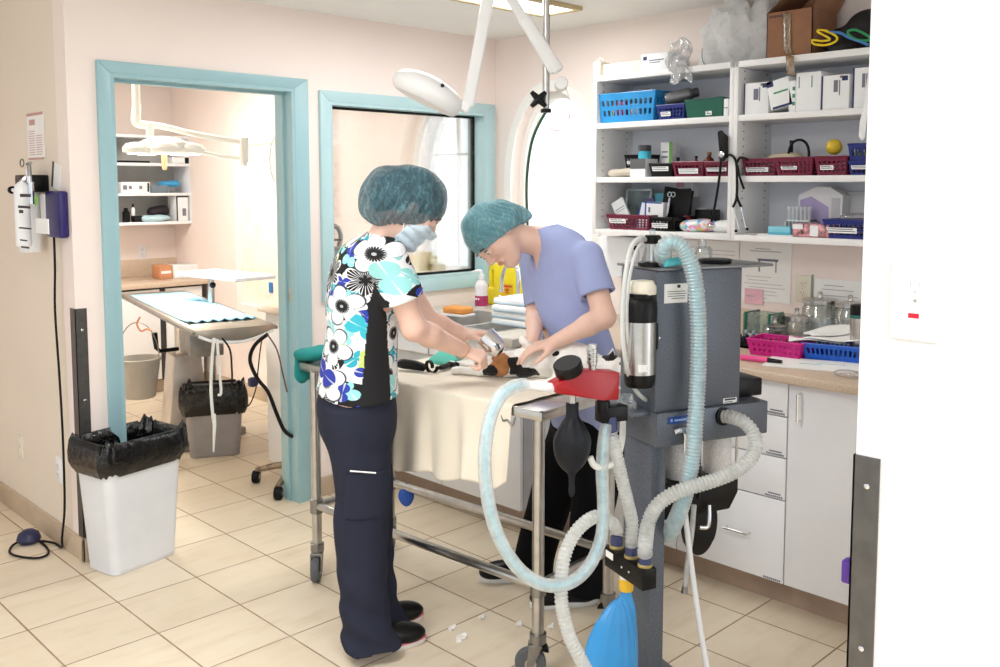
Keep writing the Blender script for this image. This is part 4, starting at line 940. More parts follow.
c = onctr(744, 348); t = thing('dark_tray', 'black low tray of small bottles left of the magenta basket', 'tray', c); fr = frame(c, (0, -1, 0))
b = MB(fr); b.bb((-.09, 0, 0), (.06, .1, .008)).bb((-.09, 0, 0), (.06, .006, .03)).bb((-.09, .094, 0), (.06, .1, .03)).bb((-.09, 0, 0), (-.084, .1, .03)).bb((.054, 0, 0), (.06, .1, .03)).build('tray_body', m_bplast, t)
for k in range(3):
    cc = fr @ Vector((-.055+.035*k, .05, .009)); t2 = thing('vial', ('dark vial at the left in the black low tray', 'dark vial in the middle of the black low tray', 'dark vial at the right in the black low tray')[k], 'vial', cc, 0, 'vials in the black tray')
    MB().lathe([(.012, 0), (.013, .004), (.013, .035), (.006, .042), (.006, .048)], cc).build('vial_body', M('dark_blue_glass', (34, 40, 62), .1), t2); MB().lathe([(.0075, .045), (.0078, .058), (.005, .06)], cc).build('cap', M('grey_cap', (150, 160, 180), .4), t2)
crumple('clear_packet', frame(onctr(848, 377), (0, -1, 0)), (0, 0, .012), (.05, .03, .014), m_poly2, 'small crumpled clear packet on the worktop edge', 'wrapper', amp=.005, h=.003)
# ================================================================== EXAM TABLE
TZ = 0.88
TO = PZ(298, 362, TZ); TR = PZ(542, 412, TZ)
tu = Vector((TR.x-TO.x, TR.y-TO.y, 0)); TL = tu.length; tu.normalize(); TF = frame((TO.x, TO.y, 0), tu)
TWD = 0.47
def zat(p, py):
    """height of the point above ground point p that the picture shows at row py"""
    lo, hi = 0.0, 2.6
    for _ in range(40):
        m = (lo+hi)/2; d = Vector((p[0], p[1], m))-CAM
        if PPY-FOC*d.dot(UP)/d.dot(FW) > py: lo = m
        else: hi = m
    return lo
t = thing('exam_table', 'stainless steel exam table on casters between the two people', 'table', TF @ Vector((TL/2, TWD/2, 0)))
b = MB(TF); b.bb((0, 0, TZ-.032), (TL, TWD, TZ-.004), .004)
for q in (((0, 0, TZ-.006), (TL, .012, TZ)), ((0, TWD-.012, TZ-.006), (TL, TWD, TZ)), ((0, 0, TZ-.006), (.012, TWD, TZ)), ((TL-.012, 0, TZ-.006), (TL, TWD, TZ))): b.bb(*q, .002)
b.build('table_top', m_steel, t)
LG = [(.05, .04), (TL-.045, .04), (.05, TWD-.04), (TL-.045, TWD-.04)]
rz = zat(TF @ Vector((TL-.045, .04, 0)), 586)
for i, (u, v) in enumerate(LG):
    b = MB(TF); b.cyl((u, v, .145), (u, v, TZ-.03), .0195, seg=20); lg = b.build('leg', m_steel, t)
    MB(TF).lathe([(.0195, rz-.032), (.0255, rz-.028), (.0255, rz+.026), (.0195, rz+.03)], (u, v, 0)).build('collar', m_steeld, lg)
    a = (-.86, -2.43, 2.3, .3)[i]; q = TF @ Matrix.Translation((u, v, 0)) @ Matrix.Rotation(a, 4, 'Z')
    cs = MB(q); cs.lathe([(.02, .15), (.027, .148), (.027, .118), (.02, .112)], (0, 0, 0)); cs.bb((-.012, -.022, .1), (.03, .022, .116), .004)
    for s in (-.021, .021): cs.prism([(-.012, s-.002, .112), (.03, s-.002, .112), (.037, s-.002, .045), (.018, s-.002, .038)], (0, .004, 0))
    cs = cs.build('caster', m_steeld, t)
    w = MB(q); w.lathe([(.02, -.015), (.046, -.015), (.05, -.009), (.05, .009), (.046, .015), (.02, .015)], (.024, 0, .05), (0, 1, 0), 28); w.build('wheel', M('grey_rubber', (92, 94, 98), .6), cs)
    MB(q).lathe([(.019, -.017), (.006, -.018), (.006, .018), (.019, .017)], (.024, 0, .05), (0, 1, 0), 16).build('hub', m_steel, cs)
    MB(q).prism([(-.03, -.018, .105), (-.006, -.018, .115), (-.002, -.018, .095), (-.036, -.018, .088)], (0, .036, 0), .003).build('brake_pedal', M('dark_blue_brake', (44, 66, 96), .5) if i % 2 == 0 else m_black, cs)
for v, nm in ((.04, 'rail'), (TWD-.04, 'rail')): MB(TF).cyl((.05, v, rz), (TL-.045, v, rz), .0165, seg=18).build(nm, m_steel, t)
for u in (.05, TL-.045): MB(TF).cyl((u, .04, rz), (u, TWD-.04, rz), .0165, seg=18).build('rail', m_steel, t)
MB(TF).tube([(TL-.16, -.006, TZ-.03), (TL-.15, -.01, TZ-.05), (TL-.13, -.012, TZ-.045), (TL-.11, -.012, TZ-.06), (TL-.1, -.008, TZ-.03)], .003, 6, smooth=4).build('side_hook', m_steeld, t)
# beige sheet draped over the near side
m_sheet = M('beige_sheet', (240, 230, 212), .9, var=.02, scale=4, bump=.2, bscale=300, sheen=.2)
us0, us1 = .36, TL-.115
def sheetf(a, c):
    """a along the table, c across: 0 = lower hem on the near side, 1 = far edge"""
    drop = .27+.03*math.sin(a*3+.5)+.012*math.sin(a*23); Wt = TWD*.93; tot = drop+Wt; s = c*tot
    u = us0+(us1-us0)*a+.012*math.sin(a*30+c*3)*max(0, 1-c*2.2)-.02*(1-a)*c
    k = max(0, (drop-s))/drop
    if s < drop:
        z = TZ+.004-(drop-s); v = -.008-.014*k*(1+.9*math.sin(a*19+1.2*math.sin(a*7)))-.012*k*math.sin(a*41+2)
    else:
        z = TZ+.0045+.0022*math.sin(a*21+c*5)*math.sin(c*17+a*3)**2+.002; v = s-drop-.004
        if s-drop < .012: z -= .004*(1-(s-drop)/.012)
    return TF @ Vector((u, v, z))
tag(MB().grid(sheetf, 120, 90).solid(.0016).build('sheet', m_sheet, sharp=180), 'cream cloth sheet draped over the exam table edge', 'sheet')
# small things on the table
m_tealc = M('teal_cloth', (30, 142, 140), .9, var=.1)
f0 = union([ell((.03, .06, TZ+.03), (.06, .08, .026)), ell((.14, .12, TZ+.02), (.09, .06, .02)), ell((-.008, .03, TZ-.03), (.012, .05, .06))], .02)
V, Q = sdf_mesh(lambda P: np.maximum(f0(P)+.006*waves(P, 60, 7), np.where(P[:, 0] > 0, TZ+.001-P[:, 2], -1)), (-.05, -.06, TZ-.12), (.27, .22, TZ+.09), .005)
V = (np.array(TF.to_3x3()) @ V.T).T+np.array(TF.translation); tag(np_mesh('teal_drape', V.astype(np.float32), Q, m_tealc), 'teal cloth bunched at the left end of the exam table', 'cloth')
tag(MB(TF).prism([(.42, .30, TZ+.002), (.56, .28, TZ+.002), (.55, .38, TZ+.03), (.41, .40, TZ+.035)], (0, 0, .02), .008).build('folded_drape', M('sea_green_cloth', (96, 196, 180), .9)), 'light sea green folded drape between the floral top and the sheet', 'cloth')
q = TF @ Matrix.Translation((.49, .14, TZ+.028)); t = thing('clippers', 'black hair clippers with a coiled cord lying on the sheet by the floral top', 'clippers', q.translation)
MB(q).tube([(-.06, 0, 0), (-.03, 0, .003), (.03, .01, .002), (.06, .016, -.002)], [.014, .019, .018, .014], 14, smooth=4).build('handle', m_bplast, t)
b = MB(q)
for k in range(2): b.tube([(.075+.022*math.cos(a), .02+.006*k+.004*a, .0+.022*math.sin(a)) for a in np.linspace(0, 6.4, 20)], .0045, 8)
b.build('cord_coil', m_black, t)
tag(MB().box(PD(401, 498, 3.55), (.1, .05, .05), Matrix.Rotation(.3, 3, 'Z'), .01).build('blue_pedal_block', M('blue_block', (40, 90, 180), .5)), 'small blue block under the far side of the exam table', 'block') if False else None
# ================================================================== CEILING EXAM LAMP ON A POLE
def dpt(x, y, d): return PD(x, y, d)
pb = PD(546, 100, 3.3); 
t = thing('exam_lamp', 'white exam lamp on a jointed arm clamped to a steel ceiling pole', 'lamp', (pb.x, pb.y, pb.z))
MB().cyl((pb.x, pb.y, zat(pb, 113)), (pb.x, pb.y, CH-.002), .0125, seg=20).build('ceiling_pole', m_steel, t)
zb_ = zat(pb, 100); b = MB(); fr = frame((pb.x, pb.y, zb_), RT)
b.bb((-.014, -.03, -.032), (.06, .03, .03), .006); b.lathe([(.022, -.034), (.024, -.03), (.024, .03), (.022, .034)], (.04, 0, 0)); b.build('clamp', m_wplast, t)
MB(fr).lathe([(.017, -.04), (.019, -.038), (.019, -.028), (.017, -.026)], (0, 0, -.005)).build('pole_end', m_bplast, t)
b = MB(fr)
for k in range(4):
    a = math.radians(45+90*k); b.tube([(-.028, -.03, 0), (-.028+.036*math.cos(a), -.034, .036*math.sin(a))], [.014, .0075], 10)
b.cyl((-.02, -.03, 0), (-.02, .0, 0), .006); b.build('star_knob', m_bplast, t)
def bar(p0, p1, w, d, nm, mat, bev=.006):
    p0, p1 = Vector(p0), Vector(p1); ax = (p1-p0); L = ax.length; ax.normalize(); s = ax.cross(FW).normalized(); n_ = s.cross(ax)
    R = Matrix((ax, s, n_)).transposed(); return MB().box((p0+p1)/2, (L, w, d), R, bev, 3).build(nm, mat, t)
m_lampw = M('lamp_enamel', (236, 236, 236), .35, var=.01)
p1 = dpt(563, 92, 3.28); p2 = dpt(497, -25, 3.22); p3 = dpt(468, 106, 3.3)
MB().lathe([(.02, -.025), (.024, -.02), (.024, .02), (.02, .025)], dpt(561, 84, 3.28), FW).build('joint', m_lampw, t)
bar(dpt(554, 72, 3.27), dpt(505, -12, 3.24), .034, .024, 'lower_arm', m_lampw); bar(dpt(559, 72, 3.27), dpt(522, 16, 3.25), .045, .03, 'arm_cover', m_lampw, .012)
bar(dpt(490, -12, 3.2), p3, .042, .024, 'upper_arm', m_lampw); MB().lathe([(.022, -.022), (.026, -.018), (.026, .018), (.022, .022)], dpt(497, -20, 3.22), FW).build('joint', m_lampw, t)
bar(dpt(471, 98, 3.3), dpt(462, 111, 3.3), .038, .03, 'tilt_bracket', m_lampw)
hl, hr = dpt(394, 76, 3.3), dpt(459, 108, 3.3); ax = (hr-hl).normalized(); cH = (hl+hr)/2; nH = ax.cross(FW).normalized(); 
if nH.z > 0: nH = -nH
dd = ax.cross(nH); L = (hr-hl).length/2
f0 = union([ell((0, 0, 0), (L*1.02, .10, .060)), ell((L*.6, 0, .005), (L*.46, .055, .045))], .02)
V, Q = sdf_mesh(lambda P: np.maximum(f0(P), .040-.0-(-P[:, 2]+.078)), (-.2, -.13, -.08), (.2, .13, .08), .005)
Rm = np.array([list(ax), list(dd), list(nH)]).T; V = V @ Rm.T + np.array(cH)
hd = np_mesh('lamp_head', V.astype(np.float32), Q, m_lampw, t)
MB().lathe([(.004, 0), (.007, .001), (.007, .003), (.004, .004)], dpt(444, 90, 3.3)-FW*.082, -FW, 10).build('switch', m_bplast, hd)
pw = [dpt(x, y, 3.27) for x, y in ((566, 88), (571, 108), (566, 124), (556, 131), (548, 125), (547, 116))]
b = MB(); b.tube(pw, .0015, 6, smooth=6); b.tube([dpt(x, y, 3.27) for x, y in ((563, 100), (570, 118), (569, 128), (560, 131), (551, 127), (549, 117), (556, 112))], .0015, 6, smooth=6); b.build('thin_cord', M('pink_wire', (225, 190, 190), .5), t)
gp = [dpt(x, y, d) for x, y, d in ((546, 112, 3.3), (541, 120, 3.32), (533, 138, 3.36), (528.5, 160, 3.46), (526.5, 185, 3.62), (527, 212, 3.84), (529, 245, 4.05), (532, 282, 4.2), (534, 314, 4.28))]
tag(MB().tube(gp, .0055, 10, smooth=6).build('oxygen_hose', M('green_hose', (42, 92, 58), .4)), 'green oxygen hose hanging from the ceiling pole', 'hose')
# ================================================================== ANESTHESIA MACHINE
F0 = PD(655, 404, 2.52); mu = Vector((math.cos(math.radians(-20.6)), math.sin(math.radians(-20.6)), 0)); mv = Vector((-mu.y, mu.x, 0))
MF = frame((F0.x, F0.y, 0), mu); MI = MF.inverted()
def mp(x, y, dv=0.0):
    """point of the machine that the picture shows at (x, y), dv behind its front face; local frame"""
    r = ray(x, y); n_ = mv; k = (F0+mv*dv-CAM).dot(n_)/r.dot(n_); return MI @ (CAM+r*k)
def mw(x, y, dv=0.0): return MF @ mp(x, y, dv)
m_ham = M('hammertone_grey', (98, 105, 116), .38, .25, var=.16, scale=260)
m_hose = glass('corrugated_hose', (255, 255, 255), refl=.10, rough=.15, body=.62, body_rgb=(240, 242, 240))
m_hose2 = glass('clear_outer_hose', (255, 255, 255), refl=.08, rough=.12, body=.42, body_rgb=(246, 250, 250))
m_cyan = M('cyan_inner_hose', (135, 205, 222), .35, var=.02); m_dblue = M('dark_blue_cuff', (52, 62, 104), .4)
AM = thing('anesthesia_machine', 'grey veterinary anesthesia machine with hoses and breathing bags', 'anesthesia machine', MF @ Vector((.0, .1, 0)))
AM.rotation_euler = (0, 0, math.radians(-20.6))
A0 = mp(655, 404); A1 = mp(739.5, 395); zt = mp(655, 271.5).z; zbm = mp(655, 413).z; zbb = mp(655, 447).z
BD = .18
MB(MF).bb((A0.x, 0, zbm), (A1.x, BD, zt), .003).build('cabinet_box', m_ham, AM)
b = MB(MF)
b.bb((A0.x-.004, -.012, zt+.001), (mp(771, 268).x, .2, zt+.009), .003)
tr = b.build('top_tray', M('tray_steel', (128, 130, 134), .35, .85, var=.05), AM)
bx1 = mp(765, 418).x
b = MB(MF); b.bb((A0.x-.001, -.012, zbb), (bx1, BD+.02, zbm), .004); b.build('cross_beam', m_ham, AM)
b = MB(MF); b.bb((A0.x-.06, .02, zbm-.012), (A0.x-.002, BD+.02, zbm), .003); b.build('side_shelf', m_ham, AM)
c0, c1 = mp(650, 540, .03).x, mp(664.5, 540, .03).x
b = MB(MF); b.bb((c0, .03, .06), (c1, .17, zbb), .002); b.build('column', m_ham, AM)
# base on the floor (reaches out of the picture)
b = MB(MF); b.bb((c0-.16, .07, .05), (c1+.16, .13, .09), .006)
for uu in (c0-.16, c1+.12): b.bb((uu, -.22, .05), (uu+.045, .36, .088), .006)
b.build('base_frame', m_ham, AM)
for uu in (c0-.138, c1+.142):
    for vv in (-.19, .33):
        b = MB(MF); b.lathe([(.01, -.011), (.024, -.011), (.025, -.007), (.025, .007), (.024, .011), (.01, .011)], (uu, vv, .025), (1, 0, 0), 20); b.build('caster', m_black, AM)
# labels and screws
def plate(x0, y0, x1, y1, dv, mat, nm, lines=(), lmat=m_dink):
    a = mp(x0, y1, dv); c = mp(x1, y0, dv); b = MB(MF); b.bb((a.x, dv-.0012, a.z), (c.x, dv, c.z), 0); b.mi = 1; w = c.x-a.x; h = c.z-a.z
    for u0, u1, v0, v1 in lines: b.bb((a.x+w*u0, dv-.0016, a.z+h*v0), (a.x+w*u1, dv-.0012, a.z+h*v1))
    return b.build(nm, [mat, lmat], AM)
o = plate(664, 283, 687.5, 303.5, -.0003, m_paper, 'instruction_label', [(.55, .68, .78, .94), (.12, .9, .58, .61), (.15, .95, .46, .49), (.15, .9, .34, .37), (.3, .9, .22, .25)]); o['label'] = 'white instruction label'
plate(723, 397, 736.5, 403.5, -.0003, m_paper, 'serial_label', [(.1, .9, .55, .9), (.1, .7, .15, .3)])
o = plate(667.5, 414.5, 691, 424.5, -.0123, M('blue_badge', (30, 70, 150), .35), 'name_badge', [(.28, .9, .3, .6), (.12, .2, .3, .7)], M('pale_print', (150, 180, 225), .4)); o['label'] = 'blue badge with pale print'
for x, y in ((704, 291), (659.5, 338)): MB(MF).ball(mp(x, y), (.004, .002, .004), 10).build('screw', m_chrome, AM)
# top fittings
def lz(x, y, dv, prof, nm, mat, par=None, seg=24):
    """lathe standing on the tray at picture column x"""
    c = mp(x, y, dv); return MB(MF).lathe(prof, (c.x, dv, zt+.009), seg=seg).build(nm, mat, par or AM)
m_clear = glass('clear_acrylic', (250, 253, 253), refl=.10, body=.12, body_rgb=(225, 235, 235))
dm = lz(652, 262, .06, [(.03, .006), (.031, .008), (.026, .03), (.019, .062), (.019, .066)], 'flow_dome', m_clear); lz(652, 262, .06, [(.038, .0), (.039, .003), (.039, .010), (.034, .013)], 'dome_base', m_bplast, dm)
lz(652, 262, .06, [(.022, .062), (.0235, .064), (.0235, .082), (.02, .085)], 'dome_cap', m_bplast, dm); lz(652, 262, .06, [(.007, .01), (.007, .06)], 'valve_stem', m_chrome, dm); lz(652, 262, .06, [(.008, .085), (.008, .1), (.006, .101)], 'spout', m_clear, dm)
lz(715, 262, .07, [(.046, 0), (.047, .003), (.047, .011), (.042, .013)], 'valve_disc', m_bplast)
d2 = lz(703, 262, .11, [(.026, 0), (.027, .004), (.026, .036), (.02, .044), (.008, .046)], 'flow_dome', m_clear); lz(703, 262, .11, [(.008, .04), (.009, .062), (.007, .066)], 'spout', m_clear, d2)
kn = mp(742, 293, .1); MB(MF).lathe([(.026, 0), (.027, .004), (.026, .018), (.022, .02)], (A1.x, .1, mp(745, 291, .1).z), (1, 0, 0)).build('side_knob', m_bplast, AM); MB(MF).lathe([(.008, .018), (.008, .042), (.011, .044), (.011, .052)], (A1.x, .1, mp(745, 293, .1).z), (1, 0, 0)).build('side_port', m_chrome, AM)
ca = mp(737, 405, .12); MB(MF).bb((A1.x+.001, .05, zbm+.001), (mp(762, 400, .05).x, .17, mp(750, 379, .05).z), .004).build('black_junction_box', m_bplast, AM)
MB(MF).lathe([(.028, 0), (.03, .004), (.031, .028), (.028, .032)], (A1.x+.035, .11, mp(750, 379, .05).z)).build('small_dish', m_clear, AM)
# vaporizer on the left side
vx = mp(640, 330, .0).x; vz = lambda y: mp(640, y, .0).z; VD = .0
vo = MB(MF); vo.lathe([(0.0361, vz(386)), (0.0413, vz(383)), (0.0430, vz(377)), (0.0430, vz(373))], (vx, VD, 0), seg=36).build('vaporizer_foot', m_bplast, AM)
v1_ = MB(MF).lathe([(0.0417, vz(376)), (0.0417, vz(320))], (vx, VD, 0), seg=36).build('vaporizer_body', m_steel, AM)
MB(MF).lathe([(0.0447, vz(321)), (0.0456, vz(319)), (0.0456, vz(301)), (0.0396, vz(298)), (.036, vz(297)), (.036, vz(293))], (vx, VD, 0), seg=36).build('vaporizer_head', m_bplast, AM)
MB(MF).lathe([(.036, vz(294)), (.037, vz(293)), (.037, vz(286)), (.033, vz(284)), (.03, vz(281)), (.01, vz(280))], (vx+.006, VD, 0), seg=30).build('control_dial', m_cream, AM)
MB(MF).bb((vx+.02, -.012, vz(351)), (A0.x+.002, .05, vz(323)), .006).build('mount_block', m_bplast, AM)
MB(MF).bb((vx-.026, -.0425, vz(369)), (vx-.002, -.034, vz(362)), 0).build('vaporizer_label', m_paper, v1_)
MB(MF).lathe([(.026, 0), (.028, .003), (.028, .02), (.022, .024), (.02, .04)], (vx+.004, .07, zbm)).build('filter_cup', m_clear, AM)
# absorber below the beam
ax_ = mp(716, 460, .09).x; az = lambda y: mp(716, y, .09).z
def granules():
    t_ = NT('white_granules'); v = t_.n('ShaderNodeTexVoronoi'); v.inputs['Scale'].default_value = 220; t_.l(t_.coord(), v.inputs['Vector']); c = t_.mix(t_.ramp(v.outputs['Distance'], .1, .7), lin((240, 238, 236)), lin((214, 211, 210))); t_.bsdf(c, .35); t_.bump(v.outputs['Distance'], .6, .002); return t_.m
m_gran = granules()
for x in (679, 717):
    cx_ = mp(x, 460, .1).x; MB(MF).lathe([(.04, az(478)), (.0415, az(477)), (.0415, zbb-.003), (.04, zbb-.001)], (cx_, .1, 0), seg=30).build('absorber_canister', m_gran, AM)
MB(MF).cyl((mp(699, 460, .05).x, .05, az(490)), (mp(699, 460, .05).x, .05, zbb), .006).build('tie_rod', m_bplast, AM); MB(MF).cyl((mp(738, 460, .1).x-.006, .1, az(478)), (mp(738, 460, .1).x-.006, .1, zbb), .004).build('tie_rod', m_steel, AM)
a, c = mp(664, 470, .05), mp(739, 470, .05)
b = MB(MF); b.prism([(a.x, .05, az(472)), (c.x, .05, az(472)), (c.x, .05, az(490)), (c.x-.03, .05, az(506)), (a.x, .05, az(506))], (0, .11, 0), .006); b.build('absorber_base', m_bplast, AM)
cx_ = mp(700, 523, .1); b = MB(MF)
b.prism([(cx_.x+.060*math.cos(s), .096, cx_.z+.098*math.sin(s)) for s in np.linspace(0, 2*PI, 33)[:-1]], (0, .016, 0), .004); b.build('dump_lever_disc', m_bplast, AM)
def mtube(pts, r, nm, mat, dvs=None, seg=12, smooth=5, par=None):
    return MB(MF).tube([mp(x, y, d) for x, y, d in pts], r, seg, smooth=smooth).build(nm, mat, par or AM)
mtube([(674, 432, -.02), (683, 430, -.025), (686, 436, -.025), (685, 452, -.02)], [.009, .009, .008, .006], 'elbow_fitting', m_chrome)
mtube([(709, 505, .04), (709, 520, .03), (707, 527, .03), (699, 527, .03)], .0065, 'elbow_fitting', m_chrome)
# red block with the pressure knob
RDV = -.06
def rp(x, y): return mp(x, y, RDV)
poly = [(556, 385), (582.5, 370.7), (620, 372.5), (619, 400), (603, 400.5), (557, 393.5)]
rb = MB(MF).prism([rp(*p) for p in poly], (0, .05, 0), .003).build('valve_block', M('red_enamel', (164, 10, 22), .28, var=.03), AM)
mtube([(565.5, 379, RDV+.02), (571, 371, RDV+.02)], .008, 'knob_stem', M('bronze', (120, 84, 50), .35, .9), smooth=0, par=rb)
k0, k1 = mp(569, 374, RDV+.02), mp(575.5, 363, RDV+.02); axk = (k1-k0).normalized()
k0 = mp(565.5, 365.5, RDV+.02)
kd = Vector((-.38, -.22, .9)).normalized(); kc = mp(569.5, 372, RDV+.02)
MB(MF).lathe([(.035, 0), (.037, .003), (.037, .026), (.034, .029), (.0, .029)], kc, kd, 32).build('pressure_knob', m_bplast, rb)
b = MB(MF); c = rp(597, 371.5); cc = (c.x, RDV+.025, c.z)
b.lathe([(.010, -.004), (.010, .012), (.0125, .014), (.0125, .062), (.011, .066)], cc, seg=20)
for z in (.022, .032, .042, .052): b.lathe([(.0125, z-.003), (.014, z-.002), (.014, z+.002), (.0125, z+.003)], cc, seg=20)
b.build('relief_valve', m_steel, rb)
mtube([(556.5, 388.5, RDV+.025), (552, 387.8, RDV+.025)], .0105, 'nose_ring', m_steel, smooth=0, par=rb)
mtube([(553, 388, RDV+.025), (540, 386.3, RDV+.025), (523.5, 384.2, RDV+.025)], [.0125, .0125, .0105], 'white_connector', m_wplast, smooth=0)
c = rp(608, 402); b = MB(MF); b.lathe([(.016, 0), (.018, -.004), (.018, -.03), (.016, -.034)], (c.x, RDV+.025, c.z)); q0, q1 = mp(602, 408, RDV+.01), mp(628, 408, RDV+.01); b.bb((q0.x, RDV+.008, mp(610, 423, RDV+.01).z), (q1.x, RDV+.05, mp(610, 407, RDV+.01).z), .004); b.bb((q1.x-.03, RDV+.045, mp(610, 420, RDV+.01).z), (q1.x-.006, .07, mp(610, 411, RDV+.01).z), .002)
b.build('mount_arm', m_bplast, AM)
# black rebreathing bag
mtube([(572, 394, RDV+.025), (572, 404, RDV+.025)], .010, 'bag_port', m_steel, smooth=0, par=rb)
bz = lambda y: mp(572, y, RDV+.025).z; bx_ = mp(572, 440, RDV+.025).x
f0 = loft([((bx_, 0, bz(y)), (1, 0, 0), (0, 1, 0), w, w*.8) for y, w in ((403, .0165), (416, .0175), (424, .030), (437, .048), (447, .050), (458, .044), (467, .029), (474, .011), (484, .008), (492, .009), (497, .004))])
V, Q = sdf_mesh(lambda P: f0(P)+.0015*np.sin(np.arctan2(P[:, 1], P[:, 0]-bx_)*7)*np.clip((P[:, 2]-bz(470))/.1, 0, 1), (bx_-.07, -.06, bz(500)), (bx_+.07, .06, bz(402)), .003)
V[:, 1] += RDV+.025
V = (np.array(MF.to_3x3()) @ V.T).T+np.array(MF.translation); np_mesh('rebreathing_bag', V.astype(np.float32), Q, M('black_bag_rubber', (24, 26, 33), .45, var=.08, spec=.25), AM)
# manifold
MDV = -.05
a, c = mp(606, 548, MDV), mp(658, 589, MDV)
Lm = 0
pm0, pm1 = mp(607, 559, MDV), mp(642, 574, MDV)
ml = MF @ pm0; 
# the block runs from (606,546) down right towards the camera
zM = (MF @ mp(632, 560, .0)).z; md0 = PZ(614, 556, zM); md1 = PZ(647, 578, zM)
dirm = (md1-md0); dirm.z = 0; LM = dirm.length+.012; dirm.normalize(); fm = frame((md0.x, md0.y, zM), dirm)
MB(fm).bb((-.014, -.022, -.028), (LM, .022, .028), .003).build('manifold_block', m_bplast, AM)
MB(fm).bb((-.006, -.0232, .002), (.03, -.022, .02)).build('manifold_label', m_paper, AM)
for uu in (LM*.42, LM*.62): MB(fm).ball((uu, -.022, 0), (.004, .002, .004), 8).build('screw', m_chrome, AM)
MB(MF).bb((c0-.04, .04, mp(640, 574, .05).z-.012), (c0+.004, .1, mp(640, 574, .05).z+.02), .003).build('manifold_bracket', m_bplast, AM)
def corr(pts, r, mat, nm, pitch=.0105, amp=.10, seg=14, inner=None, cuffs=True, world=None):
    P = [mw(x, y, d) for x, y, d in pts] if world is None else world
    P2, _ = catmull(P, 24); L = [0]
    for i in range(1, len(P2)): L.append(L[-1]+(P2[i]-P2[i-1]).length)
    n_ = int(L[-1]/(pitch/4)); Q_ = []; j = 0
    for i in range(n_+1):
        s = L[-1]*i/n_
        while j < len(L)-2 and L[j+1] < s: j += 1
        f = (s-L[j])/max(1e-9, L[j+1]-L[j]); Q_.append(P2[j].lerp(P2[j+1], f))
    rr = [r*(1+amp*math.sin(2*PI*i/4+.4)) for i in range(len(Q_))]
    o = MB().tube(Q_, rr, seg, cap=False).build(nm, mat, AM, sharp=180)
    if inner: MB().tube(P2[::3], inner[0], 12).build('inner_hose', inner[1], o)
    return o, P
ports = [fm @ Vector((uu, 0, .028)) for uu in (.012, LM*.5, LM-.022)]
for p in ports:
    MB().lathe([(.0165, 0), (.0165, .03), (.015, .034)], p).build('hose_cuff', m_dblue, AM); MB().lathe([(.019, -.001), (.0195, .001), (.0195, .006), (.017, .008)], p).build('port_ring', M('brass_ring', (190, 170, 110), .4, .5), AM)
up3 = [p+Vector((0, 0, .032)) for p in ports]
w1 = [up3[0], up3[0]+Vector((0, 0, .02))]+[mw(x, y, d) for x, y, d in ((612, 523, -.03), (597, 516.5, -.05), (580, 527, -.06), (567, 548, -.07), (561.5, 575, -.08), (562, 606, -.09), (569, 635, -.10), (580, 658, -.11), (596, 688, -.12))]
corr(None, .0165, m_hose, 'corrugated_hose', world=w1)
w2 = [up3[1], up3[1]+Vector((0, 0, .02))]+[mw(x, y, d) for x, y, d in ((632, 522, -.03), (627, 500, -.04), (621, 475, -.045), (614, 445, -.045), (610.5, 430, -.04))]
corr(None, .0165, m_hose, 'corrugated_hose', world=w2); c = MI @ w2[-1]
MB(MF).lathe([(.017, -.012), (.0175, -.008), (.0165, .03), (.014, .036)], c).build('hose_cuff', m_dblue, AM)
w3 = [up3[2], up3[2]+Vector((0, 0, .02))]+[mw(x, y, d) for x, y, d in ((648, 524, -.05), (656, 507, -.06), (671, 495, -.07), (690, 487.5, -.085), (712, 481, -.10), (734, 472, -.11), (750, 459, -.11), (756, 445, -.10), (752, 431, -.085), (742, 421, -.065), (731, 417, -.035), (723, 416, -.014))]
corr(None, .0185, m_hose, 'corrugated_hose', world=w3)
MB(MF).lathe([(.026, 0), (.026, .006), (.02, .008)], mp(723, 416, -.012), (0, -1, 0)).build('beam_port', m_bplast, AM)
# wide hose with the cyan lining
corr([(664, 262, .03), (663, 250, .0), (670, 242.5, -.02), (681, 246, -.035), (689, 259, -.045), (695, 282, -.05), (698, 315, -.05), (698.5, 350, -.05), (697.5, 385, -.05), (695, 425, -.06), (692, 460, -.06), (684, 498, -.045), (675, 522, -.01), (668, 536, .05)], .0215, m_hose2, 'wide_hose', pitch=.0095, inner=(.0125, m_cyan))
mtube([(665, 263, .0), (680, 261, -.002)], .012, 'cyan_connector', M('cyan_plastic', (100, 205, 215), .35), smooth=0)
# coaxial breathing circuit looping down from the red block
lp = [(525, 384.4, -.035), (513, 387, -.05), (500, 397, -.07), (490, 419, -.09), (485, 450, -.10), (485.5, 480, -.10), (491, 514, -.10), (503, 546, -.10), (522, 572, -.10), (546, 585, -.10), (570, 582.5, -.095), (589, 566, -.085), (601, 538, -.07), (603.5, 505, -.06), (602, 470, -.05), (604, 440, -.045), (607, 424, -.04)]
corr(lp, .0165, m_hose2, 'coaxial_hose', pitch=.005, amp=.03, inner=(.0068, m_cyan))
mtube([(590, 457, -.05), (595, 466, -.055), (607, 466.5, -.05), (617, 458, -.03), (622, 440, .0), (623, 422, .05)], .0085, 'thin_hose', M('milky_tube', (232, 232, 226), .35), smooth=6)
mtube([(646, 240, .06), (640, 238, .03), (631, 248, .0), (625.5, 275, -.02), (623, 305, -.025), (623, 340, -.02), (628, 372, -.01), (637, 392, .02), (649, 402, .05)], .0062, 'gas_tube', M('clear_tube', (226, 228, 226), .3, alpha=.8), smooth=6)
mtube([(643, 244, .05), (637, 250, .03), (630, 275, .0), (627, 310, -.01), (629, 350, .0), (636, 385, .03)], .0045, 'gas_tube', M('clear_tube', (226, 228, 226), .3), smooth=6)
mtube([(684, 500, .03), (687, 530, .02), (692, 570, .0), (699, 620, -.03), (707, 668, -.06), (712, 700, -.08)], .0078, 'drain_tube', m_wplast, smooth=5)
